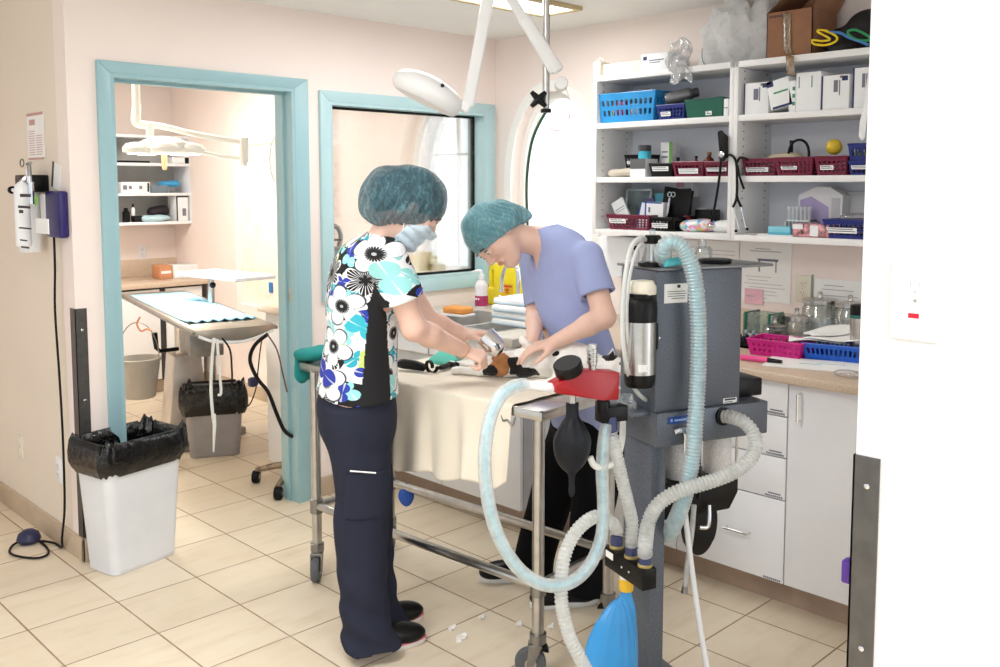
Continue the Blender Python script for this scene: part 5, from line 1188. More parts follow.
b = mtube([(694, 505, .03), (692, 530, .03), (688, 560, .03), (685, 588, .03)], .0075, 'drain_tube', m_hose, smooth=5)
mtube([(685, 586, .03), (684.3, 593, .03)], [.008, .0095], 'tube_fitting', m_steeld, smooth=0)
# blue reservoir bag
BDV = -.02; bx_ = mp(626, 600, BDV).x; bz = lambda y: mp(626, y, BDV).z
cx2 = lambda x, y: mp(x, y, BDV).x
MB(MF).lathe([(.018, bz(578)), (.0185, bz(576)), (.0185, bz(572)), (.015, bz(570))], (bx_, BDV, 0)).build('bag_neck', m_wplast, AM); MB(MF).lathe([(.0185, bz(590)), (.0195, bz(589)), (.0195, bz(579)), (.0185, bz(578))], (bx_, BDV, 0)).build('bag_collar', M('yellow_collar', (240, 190, 40), .4), AM)
f0 = loft([((cx2(x, y), 0, bz(y)), (1, 0, 0), (0, 1, 0), w, w*.62) for x, y, w in ((626, 587, .015), (626, 596, .019), (622, 605, .036), (616, 620, .058), (612, 640, .075), (611, 660, .08), (611, 690, .078), (612, 715, .05), (613, 722, .02))])
V, Q = sdf_mesh(lambda P: f0(P)+.0035*np.sin(np.arctan2(P[:, 1], P[:, 0]-cx2(619, 615))*11+P[:, 2]*6)*np.clip(1-(bz(592)-P[:, 2])/.2, 0, 1)*np.clip((bz(586)-P[:, 2])/.04, 0, 1)+.002*waves(P, 40, 6), (cx2(611, 650)-.1, -.07, bz(727)), (cx2(626, 600)+.07, .07, bz(585)), .004)
V[:, 1] += BDV; V = (np.array(MF.to_3x3()) @ V.T).T+np.array(MF.translation); np_mesh('reservoir_bag', V.astype(np.float32), Q, M('blue_bag_film', (52, 150, 218), .35, var=.05), AM)
# ================================================================== LEFT WALL, BIN, GUARDS, PLATES
def wl(px, py, off=0.0): return PX(px, py, WL-off)
def lframe(px, py): return frame(wl(px, py), (0, -1, 0))
m_alu = M('brushed_aluminium_guard', (104, 102, 100), .38, .75, var=.08, scale=30)
def guard(name, fr, h, w, label, scr):
    t = thing(name, label, 'corner guard', fr.translation); b = MB(fr)
    b.bb((0, -.003, 0), (w, 0, h), .0005).bb((-.003, -.003, 0), (0, w, h), .0005); b.build('angle_profile', m_alu, t)
    for z in scr: MB(fr).ball((w*.55, -.003, z), (.006, .002, .006), 10).build('screw', m_chrome, t)
    return t
# guard on the left corner: its faces lie on the passage side and on the back wall
t = thing('corner_guard', 'tall grey metal corner guard on the wall corner behind the white bin', 'corner guard', (WL, WB, .1))
zt_ = zat((WL, WB), 309); b = MB(); b.bb((WL-.003, WB-.003, .101), (WL, WB+.05, zt_)).bb((WL-.003, WB-.003, .101), (WL+.045, WB, zt_)); b.build('angle_profile', m_alu, t)
for py in (330, 400, 470): MB().ball((WL+.025, WB-.003, zat((WL+.025, WB), py)), (.006, .002, .006), 10).build('screw', m_chrome, t)
t = thing('corner_guard', 'dark metal corner guard on the near right partition end', 'corner guard', (WN, NE, 0))
zt_ = zat((WN, .585), 455); b = MB(); b.bb((WN-.003, NE-.037, 0), (WN, NE+.003, zt_)).bb((WN-.003, NE, 0), (WN+.05, NE+.003, zt_)); b.build('angle_profile', m_alu, t)
for py in (486, 648): MB().ball((WN-.003, NE-.019, zat((WN, NE-.019), py)), (.002, .0045, .0045), 10).build('screw', m_chrome, t)
b = MB(); p = PX(852, 572, WN+.02); b.bb((WN+.008, NE+.0035, zat((WN+.02, .6), 583)), (WN+.03, NE+.022, zat((WN+.02, .6), 560)), .004); tag(b.build('purple_clip', M('purple_plastic', (84, 44, 150), .4)), 'small purple clip on the end of the near partition beside the metal guard', 'clip')
p = PX(917, 300.5, WN); fr = frame(p, (0, -1, 0)); m_plw = M('bright_white_plastic', (250, 253, 254), .35, var=.005)
outlet(fr, 'white outlet plate with a red indicator on the near right partition', .0705, .114, rock=M('pale_slot', (196, 198, 204), .5), mat=m_plw)
MB(fr).bb((-.008, -.0095, -.0245), (.007, -.0085, -.0175)).build('red_indicator', M('red_indicator', (200, 20, 50), .3), [o for o in COL.objects if o.name.startswith('power_outlet')][-1])
outlet(frame(wl(21, 447), (0, -1, 0)), 'beige blank plate low on the left wall', .07, .115, mat=m_cream, slots=False, name='wall_plate')
outlet(frame(wl(60, 470), (0, -1, 0)), 'white power outlet low on the left wall near the corner guard', .07, .115)
# notice, leaflet
def lsheet(x0, x1, y0, y1, label, mat, lines, lm=m_ink, nm='wall_notice', tilt=0):
    a = wl(x0, y0); c = wl(x1, y1); w = a.y-c.y; h = a.z-c.z; fr = frame((WL-.004, a.y, c.z), (0, -1, 0)) @ Matrix.Rotation(tilt, 4, 'Y'); b = MB(fr); b.bb((0, 0, 0), (w, .003, h)); b.mi = 1
    for u0, u1, v0, v1 in lines: b.bb((w*u0, -.0007, h*v0), (w*u1, 0, h*v1))
    return tag(b.build(nm, [mat, lm]), label, 'notice')
lsheet(27.5, 45.5, 114, 159, 'framed notice with faded pink bands high on the left wall', m_paper, [(.0, 1, .94, 1), (0, 1, 0, .04)]+[(.08, .46, .1+.05*k, .115+.05*k) for k in range(11)]+[(.54, .92, .1+.05*k, .115+.05*k) for k in range(9)]+[(.15, .5, .74, .86)], M('faded_pink', (206, 160, 155), .6))
lsheet(51, 60.5, 160, 186, 'tilted leaflet with a dark edge near the wall corner', m_paper, [(.02, .22, 0, 1)], m_dink, 'leaflet', .25)
# gas bottle cluster with holder
cw = wl(30, 210); t = thing('wall_dispenser', 'white bottle dispenser with chrome fittings on the left wall', 'dispenser', (WL-.05, cw.y, cw.z-.2))
def lw(px, py, off): return PX(px, py, WL-off)
def lcyl(px, y0, y1, r, off, nm, mat, prof=None):
    a = lw(px, y1, off); z1 = lw(px, y0, off).z; h = z1-a.z
    return MB().lathe([(r*.93, 0), (r, .008), (r, h*.86), (r*.8, h*.95), (r*.4, h)], a).build(nm, mat, t)
lcyl(31, 183, 252, .045, .06, 'bottle_body', m_wplast); lcyl(24, 182, 246, .03, .13, 'bottle_body', m_wplast)
b = MB(); o_ = lw(29, 182, .1); b.cyl(o_-Vector((0, 0, .03)), o_+Vector((0, 0, .05)), .012).tube([o_+Vector((0, 0, .03)), o_+Vector((-.03, 0, .0)), o_+Vector((-.03, .01, -.04))], .009, 8).cyl(o_+Vector((0, -.02, .0)), o_+Vector((0, -.02, -.09)), .012); b.build('regulator', m_chrome, t)
b = MB(); q = lw(22, 163, .1); b.tube([q+Vector((0, .022*math.cos(s), .016*math.sin(s))) for s in np.linspace(0, 6.283, 15)], .003, 6); b.build('ring_handle', m_steeld, t); b = MB(); q = lw(29, 164, .1); b.tube([q+Vector((0, .02, 0)), q+Vector((0, -.02, .003))], .007, 8).cyl(q, q+Vector((0, 0, -.05)), .008); b.build('valve_handle', m_steeld, t)
a = lw(36, 193, .01); MB().bb((WL-.09, lw(47, 190, .01).y, lw(40, 192, .01).z), (WL, lw(35, 190, .01).y, lw(40, 175, .01).z), .006).build('holder', m_bplast, t)
q = lw(13, 190, .14); MB().lathe([(.014, 0), (.016, .003), (.016, .018), (.013, .02)], q, (0, 1, 0)).build('black_knob', m_bplast, t); MB().cyl(q, lw(22, 192, .13), .008).build('knob_stem', m_wplast, t)
b = MB(); 
a = lw(19, 216, .165); 
for (x0, x1, y0, y1) in ((20, 30, 194, 197), (18, 30, 206, 208), (19, 23, 210, 213), (20, 27, 240, 240.6), (21, 29, 247, 247.7), (19, 31, 228, 228.5)):
    p0, p1 = lw(x0, y1, .162), lw(x1, y0, .162); b.bb((p0.x, min(p0.y, p1.y), p0.z), (p0.x+.0012, max(p0.y, p1.y), p1.z))
b.build('bottle_print', m_dink, t)
b = MB(); p0, p1 = lw(33, 205, .108), lw(39, 195, .108); b.ball((p0+p1)/2, (.001, .02, .028), 12); b.build('green_mark', M('leaf_green', (130, 196, 70), .5), t)
p0, p1 = lw(36, 233, .11), lw(48, 219, .11); MB().bb((p0.x, min(p0.y, p1.y), min(p0.z, p1.z)), (p0.x+.003, max(p0.y, p1.y), max(p0.z, p1.z))).build('tag_card', m_paper, t)
# blood pressure unit, cord and bulb
m_navy2 = M('navy_case', (40, 32, 104), .35); p0, p1 = PX(46, 237, WL-.04), PX(58, 191, WL-.04)
t = thing('pressure_gauge', 'navy blood pressure unit on the left wall with a black cord to the floor', 'pressure gauge', (WL-.03, (p0.y+p1.y)/2, p0.z))
MB().bb((WL-.04, p1.y, p0.z), (WL, p0.y, p1.z), .012, 3).build('case', m_navy2, t); MB().bb((WL-.042, p0.y-.004, p0.z+.012), (WL-.004, p0.y+.05, p1.z-.012), .005).build('back_shell', m_wplast, t)
cp = [PX(54, 236, WL-.03), PX(55, 270, WL-.03), PX(55, 310, WL-.03), PX(59, 370, WL-.03), PX(62, 420, WL-.03), PX(64, 470, WL-.03), PX(64.5, 510, WL-.035), PX(62, 538, WL-.035)]
cp[-1].z = max(cp[-1].z, .02); fl = [PZ(62, 547, .012), PZ(54, 543, .012), PZ(42, 541, .02)]
MB().tube(cp+fl, .005, 8, smooth=5).build('cord', m_black, t)
lpf = [PZ(40, 541, .012), PZ(47, 548, .008), PZ(48, 554, .008), PZ(38, 558, .008), (PZ(22, 557, .008)), PZ(10, 553, .008), PZ(12, 546, .008), PZ(20, 541, .012)]
MB().tube(lpf, .005, 8, smooth=5).build('cord', m_black, t)
c = PZ(29, 543, .001); MB().lathe([(.02, 0), (.042, .006), (.05, .02), (.042, .044), (.022, .058), (.008, .062)], c+Vector((0, 0, .001)), seg=28).build('bulb', M('navy_rubber', (34, 36, 74), .45), t)
# white waste bin with a black liner
f_ = PZ(115, 578); r_ = PZ(178, 553); l_ = PZ(88, 568)
bu = (r_-f_); bw = bu.length; bu.normalize(); bd = .19
BF = frame((f_.x, f_.y, 0), bu); hb = zat(f_, 454)
t = thing('waste_bin', 'white waste bin with a black liner bag by the door frame', 'bin', BF @ Vector((bw/2, bd/2, 0)))
def rrect(w, d, r, cx0, cy0, z, n_=6):
    out = []
    for (qx, qy, a0) in ((w/2-r, d/2-r, 0), (-w/2+r, d/2-r, 90), (-w/2+r, -d/2+r, 180), (w/2-r, -d/2+r, 270)):
        for k in range(n_+1): a = math.radians(a0+90*k/n_); out.append((cx0+qx+r*math.cos(a), cy0+qy+r*math.sin(a), z))
    return out
def binbody(fr, w, d, h, mat, t, flare=1.22):
    b = MB(fr); zs = (0, .004, .02, h*.5, h*.97, h); sc = (.97, 1, 1.005, 1+(flare-1)*.5, flare, flare*1.02)
    b.rings([rrect(w*s, d*s, .035*s, w/2, d/2, z) for z, s in zip(zs, sc)]+[rrect(w*flare*.98, d*flare*.97, .03, w/2, d/2, h), rrect(w*.93, d*.93, .03, w/2, d/2, .01)], cap=True); return b.build('bin_body', mat, t)
binbody(BF, bw, bd, hb, M('white_bin_plastic', (226, 228, 232), .4, var=.03, scale=5), t)
def liner(fr, w, d, z0, z1, flare, seed, t, mat):
    """bag folded over the rim: outside skirt, rim, inside"""
    N_ = 120; b = MB(fr); rs = []
    base = [Vector(p) for p in rrect(1, 1, .16, 0, 0, 0, 29)]; N_ = len(base)
    rnd = random.Random(seed); ph = [rnd.uniform(0, 6.28) for _ in range(8)]
    lv = [(z0, 1.035), (z0+(z1-z0)*.12, 1.09), (z0+(z1-z0)*.3, 1.15), (z0+(z1-z0)*.55, 1.15), (z0+(z1-z0)*.8, 1.12), (z1, 1.06), (z1-.005, 1.0), (z1-.05, .92), (z1-.16, .86), (z1-.28, .8)]
    for li, (z, s) in enumerate(lv):
        ring = []
        for i, p in enumerate(base):
            a = 2*PI*i/N_; wv = math.sin(a*9+ph[0]+li*.5)*.5+math.sin(a*17+ph[1]-li*.7)*.35+math.sin(a*26+ph[2]+li*.8)*.16+math.sin(a*5+ph[3])*.4
            f = s*flare*(1+.018*wv*(0.15 if li == 0 else .45 if li > 5 else 1)); zz = z+(.016*math.sin(a*4+ph[4])+.01*math.sin(a*13+ph[5])+.012*wv)*(.7 if li in (4, 5) else .35 if li == 0 else .3)
            ring.append((w/2+p.x*w*f, d/2+p.y*d*f, zz))
        rs.append(ring)
    b.rings(rs, cap=False, capu=True); o = b.build('liner_bag', mat, t, sharp=180); return o
m_bag = M('black_bin_liner', (10, 10, 12), .16, var=.2, bump=.9, bscale=16, bdist=.02)
liner(BF, bw, bd, zat(f_, 476), zat(f_, 442), 1.22, 3, t, m_bag)
# ================================================================== SURGERY ROOM SEEN THROUGH THE DOORWAY
YF = FAR
def fw_(px, py, off=0.0): return PY(px, py, YF-off)
# wall cupboard, open, with its odds and ends
sd = .3; x0, x1 = fw_(112, 150, sd).x, fw_(192, 150, sd).x; zT, zB = fw_(150, 135, sd).z, fw_(150, 222, sd).z
t = thing('wall_shelf', 'open white wall shelf on the far wall of the surgery room', 'shelf', ((x0+x1)/2, YF-.15, zB))
for xx in (x0, x1-.02): MB().bb((xx, YF-sd, zB), (xx+.02, YF-.001, zT), .001).build('side_panel', m_white, t)
MB().bb((x0-.14, YF-sd, zB), (x0-.001, YF-.001, zT), .002).build('end_panel', m_white, t)
MB().bb((x0+.02, YF-.012, zB), (x1-.02, YF-.001, zT)).build('back_panel', M('grey_back_panel', (196, 194, 190), .5), t)
z1_, z2_ = fw_(150, 163, sd).z, fw_(150, 193, sd).z
for nm, z in (('top_board', zT), ('shelf_board', z1_), ('shelf_board', z2_), ('bottom_board', zB)): MB().bb((x0+.02, YF-sd+.002, z-.022), (x1-.02, YF-.012, z), .001).build(nm, m_white, t)
def fb(px0, px1, py0, z, label, cat, nm, mat, d=.15, off=.28, stripes=(), grp=None, bev=.003):
    a, c = fw_(px0, py0, off), fw_(px1, py0, off); fr = frame((a.x, YF-off, z+.001), (1, 0, 0)); return rbox(fr, c.x-a.x, d, a.z-z, label, cat, nm, mat, grp, stripes, bev)
fb(121, 150, 160.5, z1_, 'black flat binder lying on the upper shelf in the surgery room', 'binder', 'binder', m_bplast); fb(172, 189, 157.5, z1_, 'white box with a black end on the upper shelf in the surgery room', 'box', 'carton', m_pbox, stripes=[(m_bplast, .75, 1, 0, 1)])
fb(121, 150, 182, z2_, 'pale monitor unit with dials on the middle shelf in the surgery room', 'monitor', 'monitor_unit', m_pbox, stripes=[(m_ink, .06, .2, .3, .7), (m_ink, .26, .36, .35, .65), (m_ink, .62, .72, .35, .65), (m_dink, .9, .97, .1, .9)]); fb(151.5, 168, 185.5, z2_, 'slate tray with a blue cloth on the middle shelf in the surgery room', 'tray', 'slate_tray', M('slate_tray', (110, 124, 136), .5))
def fblob(px, py, z, rx, rz_, label, nm, mat, cat, off=.2, amp=.01, o=0):
    c = fw_(px, py, off); fr = frame((c.x, YF-off, z), (1, 0, 0)); return crumple(nm, fr, (0, 0, rz_*.9), (rx, .06, rz_), mat, label, cat, amp=amp, h=.007, flat=.004, off=o)
fblob(169, 188, z2_+.045, .09, .03, 'bright blue cloth heaped on the slate tray in the surgery room', 'blue_cloth', M('sky_cloth', (72, 160, 210), .9), 'cloth')
fb(176, 188, 196, zB, 'white dark-edged carton at the right of the lower shelf in the surgery room', 'box', 'carton', m_pbox, stripes=[(m_dink, 0, .12, 0, 1), (m_dink, 0, 1, .94, 1), (m_ink, .5, .8, .2, .5)])
fblob(158, 212, zB+.03, .085, .055, 'black pouch with coloured dots on the lower shelf in the surgery room', 'pouch', M('speckled_pouch', (34, 22, 32), .6, var=.8, scale=60), 'bag', off=.15)
fblob(156, 218, zB, .12, .03, 'pale blue cold pack on the lower shelf in the surgery room', 'cold_pack', M('pale_blue_film', (190, 222, 232), .3), 'pack', off=.25, o=4)
for px, py, r, lab in ((126, 212, .028, 'black squat bottle at the left of the lower shelf in the surgery room'), (133, 208, .014, 'slim white bottle on the lower shelf in the surgery room')):
    c = fw_(px, py, .22); c.z = zB+.001; hh = fw_(px, py-4, .22).z-zB; t = thing('bottle', lab, 'bottle', c); MB().lathe([(r*.9, 0), (r, .005), (r, hh*.7), (r*.5, hh*.82)], c).build('bottle_body', m_bplast if r > .02 else m_wplast, t); MB().lathe([(r*.55, hh*.8), (r*.55, hh*.98), (r*.4, hh)], c).build('cap', m_bplast, t)
fb(134, 147, 216, zB, 'black stapler-like holder on the lower shelf in the surgery room', 'holder', 'black_holder', m_bplast, off=.27, d=.06)
# counter with cupboards along the far wall
cz = .845; yc = 6.72
t = thing('surgery_counter', 'beige counter with white cupboards along the far surgery wall', 'counter', (2.5, 7.0, 0))
MB().bb((WL+.12, yc, cz-.035), (WS-.002, YF-.001, cz), .006).build('worktop', m_top, t); MB().bb((WL+.12, YF-.02, cz), (WS-.002, YF-.0005, cz+.14), .003).build('upstand', m_top, t)
MB().bb((WL+.12, yc+.05, .1), (WS-.06, YF-.001, cz-.036)).build('body', M('dark_carcass', (60, 58, 60), .6), t)
xg = PY(163, 300, yc+.03).x
for a, c, hx in ((WL+.14, xg-.56, None), (xg-.55, xg-.025, xg-.07), (xg+.025, xg+.55, xg+.07), (xg+.56, WS-.07, None)):
    c = min(c, WS-.07)
    if c <= a: continue
    dd_ = MB().bb((a, yc+.03, .11), (c, yc+.048, cz-.05), .002).build('cupboard_door', m_door, t)
    if hx: MB().tube([(hx, yc+.029, cz-.2), (hx, yc+.004, cz-.2), (hx, yc+.004, cz-.1), (hx, yc+.029, cz-.1)], .005, 8).build('handle', m_chrome, dd_)
MB().bb((WL+.12, yc+.1, 0), (WS-.06, yc+.115, .1)).build('toe_kick', m_baset, t)
a, c = PY(160, 276, yc+.25), PY(173, 276, yc+.25); fr = frame((a.x, yc+.25, cz+.001), (1, -.05, 0)); hh = zat((a.x, yc+.25), 266)-cz
rbox(fr, .1, .16, hh, 'orange box end standing on the far surgery counter', 'box', 'orange_carton', M('orange_print', (214, 150, 108), .5), stripes=[(m_pbox, .1, .9, .4, .6)])
fr = frame((a.x+.105, yc+.24, cz+.001), (1, -.05, 0)); rbox(fr, .2, .16, hh*.95, 'plain white box beside the orange box on the far counter', 'box', 'carton', m_pbox)
outlet(frame(fw_(142, 252), (1, 0, 0)), 'white power outlet on the wall above the far surgery counter')
# white framed blind on the right wall of the surgery
ya, yb = PX(237, 200, WS).y, PX(290, 200, WS).y; za, zb2 = PX(262, 318, WS).z, PX(237, 133, WS).z
t = bpy.data.objects.new('window_4', None); COL.objects.link(t); t.location = (WS, (ya+yb)/2, za); struct(t)
b = MB(); cwd = .09
b.bb((WS-.02, ya-cwd, za), (WS, ya, zb2)).bb((WS-.02, yb, za), (WS, yb+cwd, zb2)).bb((WS-.019, yb+cwd, zb2-cwd), (WS, ya-cwd, zb2)).bb((WS-.05, yb+cwd, za), (WS, ya-cwd, za+cwd)); b.build('casing', m_trimw, t)
MB().bb((WS-.008, yb+cwd, za+cwd), (WS-.002, ya-cwd, zb2-cwd)).build('blind', M('cream_blind', (252, 244, 228), .8), t)
p = PX(272, 287, WS); tag(MB().bb((WS-.016, p.y-.03, p.z-.04), (WS-.0085, p.y+.02, p.z+.035), .003).build('blue_tag', M('tag_blue', (60, 130, 200), .5)), 'small blue tag on the cream blind in the surgery room', 'tag')
# wire rack hanging by the door
p = PD(277, 160, 5.6); fr = frame(p, RT); t = thing('wire_rack', 'white wire mesh panel hanging inside the surgery doorway', 'rack', p)
b = MB(fr); w, h = .045, .14
b.tube([(w*math.cos(s), 0, h*math.sin(s)) for s in np.linspace(0, 6.283, 30)], .004, 8)
for k in range(-4, 5): x = k*w/5; b.cyl((x, 0, -h*math.sqrt(1-(x/w)**2)), (x, 0, h*math.sqrt(1-(x/w)**2)), .0014, seg=6)
for k in range(-12, 13): z = k*h/13; xx = w*math.sqrt(1-(z/h)**2); b.cyl((-xx, 0, z), (xx, 0, z), .0014, seg=6)
b.build('mesh_panel', m_wplast, t); MB(fr).tube([(.0, 0, h), (.004, 0, h+.02), (.012, 0, h+.03), (.018, 0, h+.02)], .003, 8, smooth=4).build('hook', m_steeld, t)
# operating table
oz = .85; o0 = PZ(194, 331, oz); o1 = PZ(272, 327, oz); o2 = PZ(114, 314, oz)
ou = (o1-o0); OW = .42; OF = frame((o0.x, o0.y, 0), Vector((1, -.22, 0)).normalized()); OLn = 1.9
t = thing('operating_table', 'steel operating table with a blue pad in the surgery room', 'operating table', OF @ Vector((OW/2, OLn*.5, 0)))
b = MB(OF); b.prism([(0, 0, oz), (OW, 0, oz), (OW, 0, oz-.02), (OW*.72, 0, oz-.075), (OW*.5, 0, oz-.085), (OW*.3, 0, oz-.05), (0, 0, oz-.03)], (0, OLn, 0), .004); b.build('table_top', M('table_steel', (170, 160, 148), .35, .8, var=.06), t)
b = MB(OF); b.tube([(0, 0, oz-.015), (0, OLn, oz-.015)], .01, 8).tube([(OW, 0, oz-.015), (OW, OLn, oz-.015)], .01, 8); b.build('side_rail', m_steeld, t)
b = MB(OF)
b.prism([(OW*.5-.13, 1.0, .02), (OW*.5+.13, 1.0, .02), (OW*.5+.08, 1.0, .55), (OW*.5-.08, 1.0, .55)], (0, .22, 0), .01); b.build('pedestal', M('pedestal_steel', (196, 190, 184), .4, .6), t)
MB(OF).bb((OW*.5-.16, .3, oz-.19), (OW*.5+.02, .5, oz-.05), .006).build('tilt_head', m_steeld, t); MB(OF).cyl((OW*.5, 1.11, .5), (OW*.5, 1.11, oz-.08), .05).build('lift_column', m_steel, t)
MB(OF).bb((OW*.5-.2, .85, .0), (OW*.5+.2, 1.4, .03), .008).build('foot_plate', m_steeld, t)
MB(OF).tube([(OW*.5-.06, .98, .6), (OW*.5-.17, .96, .6), (OW*.5-.19, .96, .62), (OW*.5-.2, .95, .71)], [.012, .012, .014, .017], 10).build('crank_handle', m_bplast, t)
def padf(u, v): 
    z = oz+.006+.006*math.sin(v*40)*max(0, (u-.75)/.25)*1.0+.004
    return OF @ Vector((.03+u*(OW-.06), .22+v*.9, z)) if False else OF @ Vector((.03+v*(OW-.06), .24+u*1.5, oz+.006+.006*max(0, (.12-u)/.12)*(1+math.sin(v*38))))
tag(MB().grid(padf, 40, 60).solid(.004).build('blue_pad', M('pale_blue_pad', (148, 204, 232), .6), sharp=180), 'pale blue wavy-edged pad on the operating table', 'pad')
b = MB(OF); b.tube([(.02, -.004, oz-.03), (.1, -.02, oz-.06), (.25, -.02, oz-.07), (.4, -.01, oz-.03)], .008, 8, smooth=5); tag(b.build('white_strap', m_wplast), 'white strap slung across the end of the operating table', 'strap')
def cord(pts, r, mat, label, nm='cord', d=5.0, grp='cords hanging from the operating table'):
    return tag(MB().tube([PD(x, y, d+(q[0] if q else 0)) for x, y, *q in pts], r, 8, smooth=5).build(nm, mat), label, 'cord', grp)
m_wc = M('white_cord', (236, 236, 232), .5)
cord([(214, 338), (212, 360), (211, 390), (213, 418)], .008, m_wc, 'white tie cord hanging over the grey bin, left one', d=4.55); cord([(217, 339), (219, 365), (221, 392), (218, 395)], .007, m_wc, 'white tie cord hanging over the grey bin, right one', d=4.55)
b = thing('cord_tag', 'white pull tag hanging at the lower end of a tie cord', 'tag', PD(214, 420, 4.55)); MB().tube([PD(213.5, 414, 4.55), PD(214.5, 425, 4.55), PD(213.5, 452, 4.55)], [.012, .009, .004], 8).build('strap_end', m_wc, b)
cord([(222, 338), (230, 350), (232, 372), (232, 386)], .005, m_black, 'black cord dangling from the middle of the operating table end', d=4.6)
cord([(268, 334), (255, 345), (250, 360), (257, 378), (268, 392), (276, 412), (284, 430), (293, 437)], .0095, m_black, 'thick black cable from the operating table to the floor', d=4.62)
cord([(267, 334), (277, 350), (283, 375), (287, 392)], .004, M('dark_red_cord', (110, 60, 56), .5), 'thin dark red cord at the right of the operating table', d=4.6)
cord([(262, 338), (260, 352), (258, 370), (256, 388), (250, 404), (243, 408)], .0035, m_black, 'thin black cord looping behind the grey bin', d=4.75)
cord([(140, 317), (137, 324), (141, 331), (147, 329), (152, 331)], .005, M('orange_cord', (222, 150, 110), .5), 'short orange cord hooked on the operating table rail', d=5.0)
b = MB(); b.box(PD(253, 382, 4.7), (.05, .04, .05), None, .015); tag(b.build('cord_plug', M('dark_violet_plug', (44, 40, 80), .5)), 'dark violet plug hanging on a cord by the grey bin', 'plug')
# bucket
bc = PD(140, 397, 5.25); zt_ = PD(140, 357, 5.25).z; hbk = zt_-bc.z; t = thing('bucket', 'grey bucket hanging under the operating table', 'bucket', bc)
m_buck = M('grey_bucket_plastic', (176, 170, 160), .45); r0, r1 = .085, .115
MB().lathe([(r0*.95, 0), (r0, .006), (r1, hbk*.93), (r1*1.06, hbk*.94), (r1*1.06, hbk), (r1*.96, hbk), (r0*.92, .012), (0, .01)], bc).build('bucket_body', m_buck, t)
MB().tube([Vector((bc.x, bc.y, zt_))+RT*(r1*math.cos(s))+Vector((0, 0, .20*math.sin(s))) for s in np.linspace(0, PI, 20)], .003, 6).build('bail_handle', m_steeld, t)
# grey bin with black liner
g0 = PZ(190, 459); g1 = PZ(240, 455); gu = g1-g0; gw = gu.length; gu.normalize(); GF = frame((g0.x, g0.y, 0), gu); t = thing('waste_bin', 'grey waste bin with a black liner at the end of the operating table', 'bin', GF @ Vector((gw/2, .11, 0)))
gh = zat(g0, 392); binbody(GF, gw, .2, gh, M('grey_bin_plastic', (150, 146, 146), .45), t, 1.2); liner(GF, gw, .2, zat(g0, 416), gh+.012, 1.2, 8, t, m_bag)
# wheeled stand feet
c = PZ(300, 470); t = thing('wheeled_stand', 'rusty wheeled stand base beside the door jamb in the surgery room', 'stand', PZ(292, 466)); m_rust = M('rusty_metal', (170, 150, 128), .5, .6, var=.25, scale=30)
hub = PZ(296, 464, .1); b = MB()
ends = [PZ(256, 470, .07), PZ(278, 486, .07), Vector((hub.x+.22, hub.y-.08, .07)), Vector((hub.x+.12, hub.y+.24, .07))]
for e in ends: b.tube([hub, (hub+e)/2+Vector((0, 0, .008)), e], [.022, .018, .014], 8)
b.cyl(hub, hub+Vector((0, 0, .5)), .015); b.build('leg_star', m_rust, t)
for e in ends:
    q = MB(); q.lathe([(.012, -.018), (.03, -.018), (.034, -.012), (.034, .012), (.03, .018), (.012, .018)], (e.x, e.y, .034), RT, 20); w_ = q.build('caster', m_black, t); MB().lathe([(.012, -.02), (.004, -.021), (.004, .021), (.012, .02)], (e.x, e.y, .034), RT, 14).build('hub', m_steel, w_)
# mayo stand
q0, q1 = PD(196, 272, 5.9), PD(256, 276, 5.5); pc = PD(211, 282, 5.7); t = thing('instrument_stand', 'white instrument tray on a post beside the operating table', 'stand', (pc.x, pc.y, 0))
tx = (q1-q0); tx.z = 0; lt = tx.length; tx.normalize(); fr = frame((q0.x, q0.y, q0.z-.012), tx); b = MB(fr); b.bb((0, -.14, 0), (lt, .14, .006), .002)
for q in (((0, -.14, 0), (lt, -.134, .022)), ((0, .134, 0), (lt, .14, .022)), ((0, -.14, 0), (.006, .14, .022)), ((lt-.006, -.14, 0), (lt, .14, .022))): b.bb(*q, .002)
b.build('tray', m_wplast, t); MB().cyl((pc.x, pc.y, .05), (pc.x, pc.y, q0.z-.012), .02).build('post', m_steel, t); MB().bb((pc.x-.2, pc.y-.03, 0), (pc.x+.2, pc.y+.03, .05), .01).build('base', m_steeld, t); MB().ball((pc.x, pc.y-.02, q0.z-.06), .02, 12).build('height_knob', m_bplast, t)
# surgical light
SD = 5.4; m_sl = M('surgical_enamel', (248, 246, 238), .3, var=.01); t = thing('surgical_light', 'white multi-lobed surgical light hanging over the operating table', 'lamp', PD(163, 150, SD))
a = PD(137, 125, SD); MB().cyl((a.x, a.y, a.z), (a.x, a.y, CH), .022).build('ceiling_post', m_sl, t)
MB().tube([PD(x, y, SD) for x, y in ((137, 104), (136, 120), (141, 124.5), (160, 126), (185, 132), (215, 138), (243, 142))], [.024, .028, .024, .017, .017, .017, .017], 12, smooth=5).build('upper_arm', m_sl, t)
MB().tube([PD(x, y, SD) for x, y in ((244, 138), (244, 162))], .026, 12).build('joint', m_sl, t); MB().tube([PD(x, y, SD) for x, y in ((243, 159), (220, 156), (200, 152))], .013, 12).build('lower_arm', m_sl, t)
MB().cyl(PD(150, 124, SD), PD(150, 136, SD), .022).build('neck', m_sl, t)
MB().cyl(PD(244, 162, SD), PD(244, 166, SD), .018).build('joint_cap', m_sl, t)
hc = PD(164, 148, SD)
dome = MB(); dome.lathe([(.13, -.01), (.15, .0), (.14, .03), (.09, .055), (.03, .066)], hc); dome.build('head_shell', m_sl, t)
m_gl = M('warm_lamp_lens', (255, 244, 214), .4, emit=6.0)
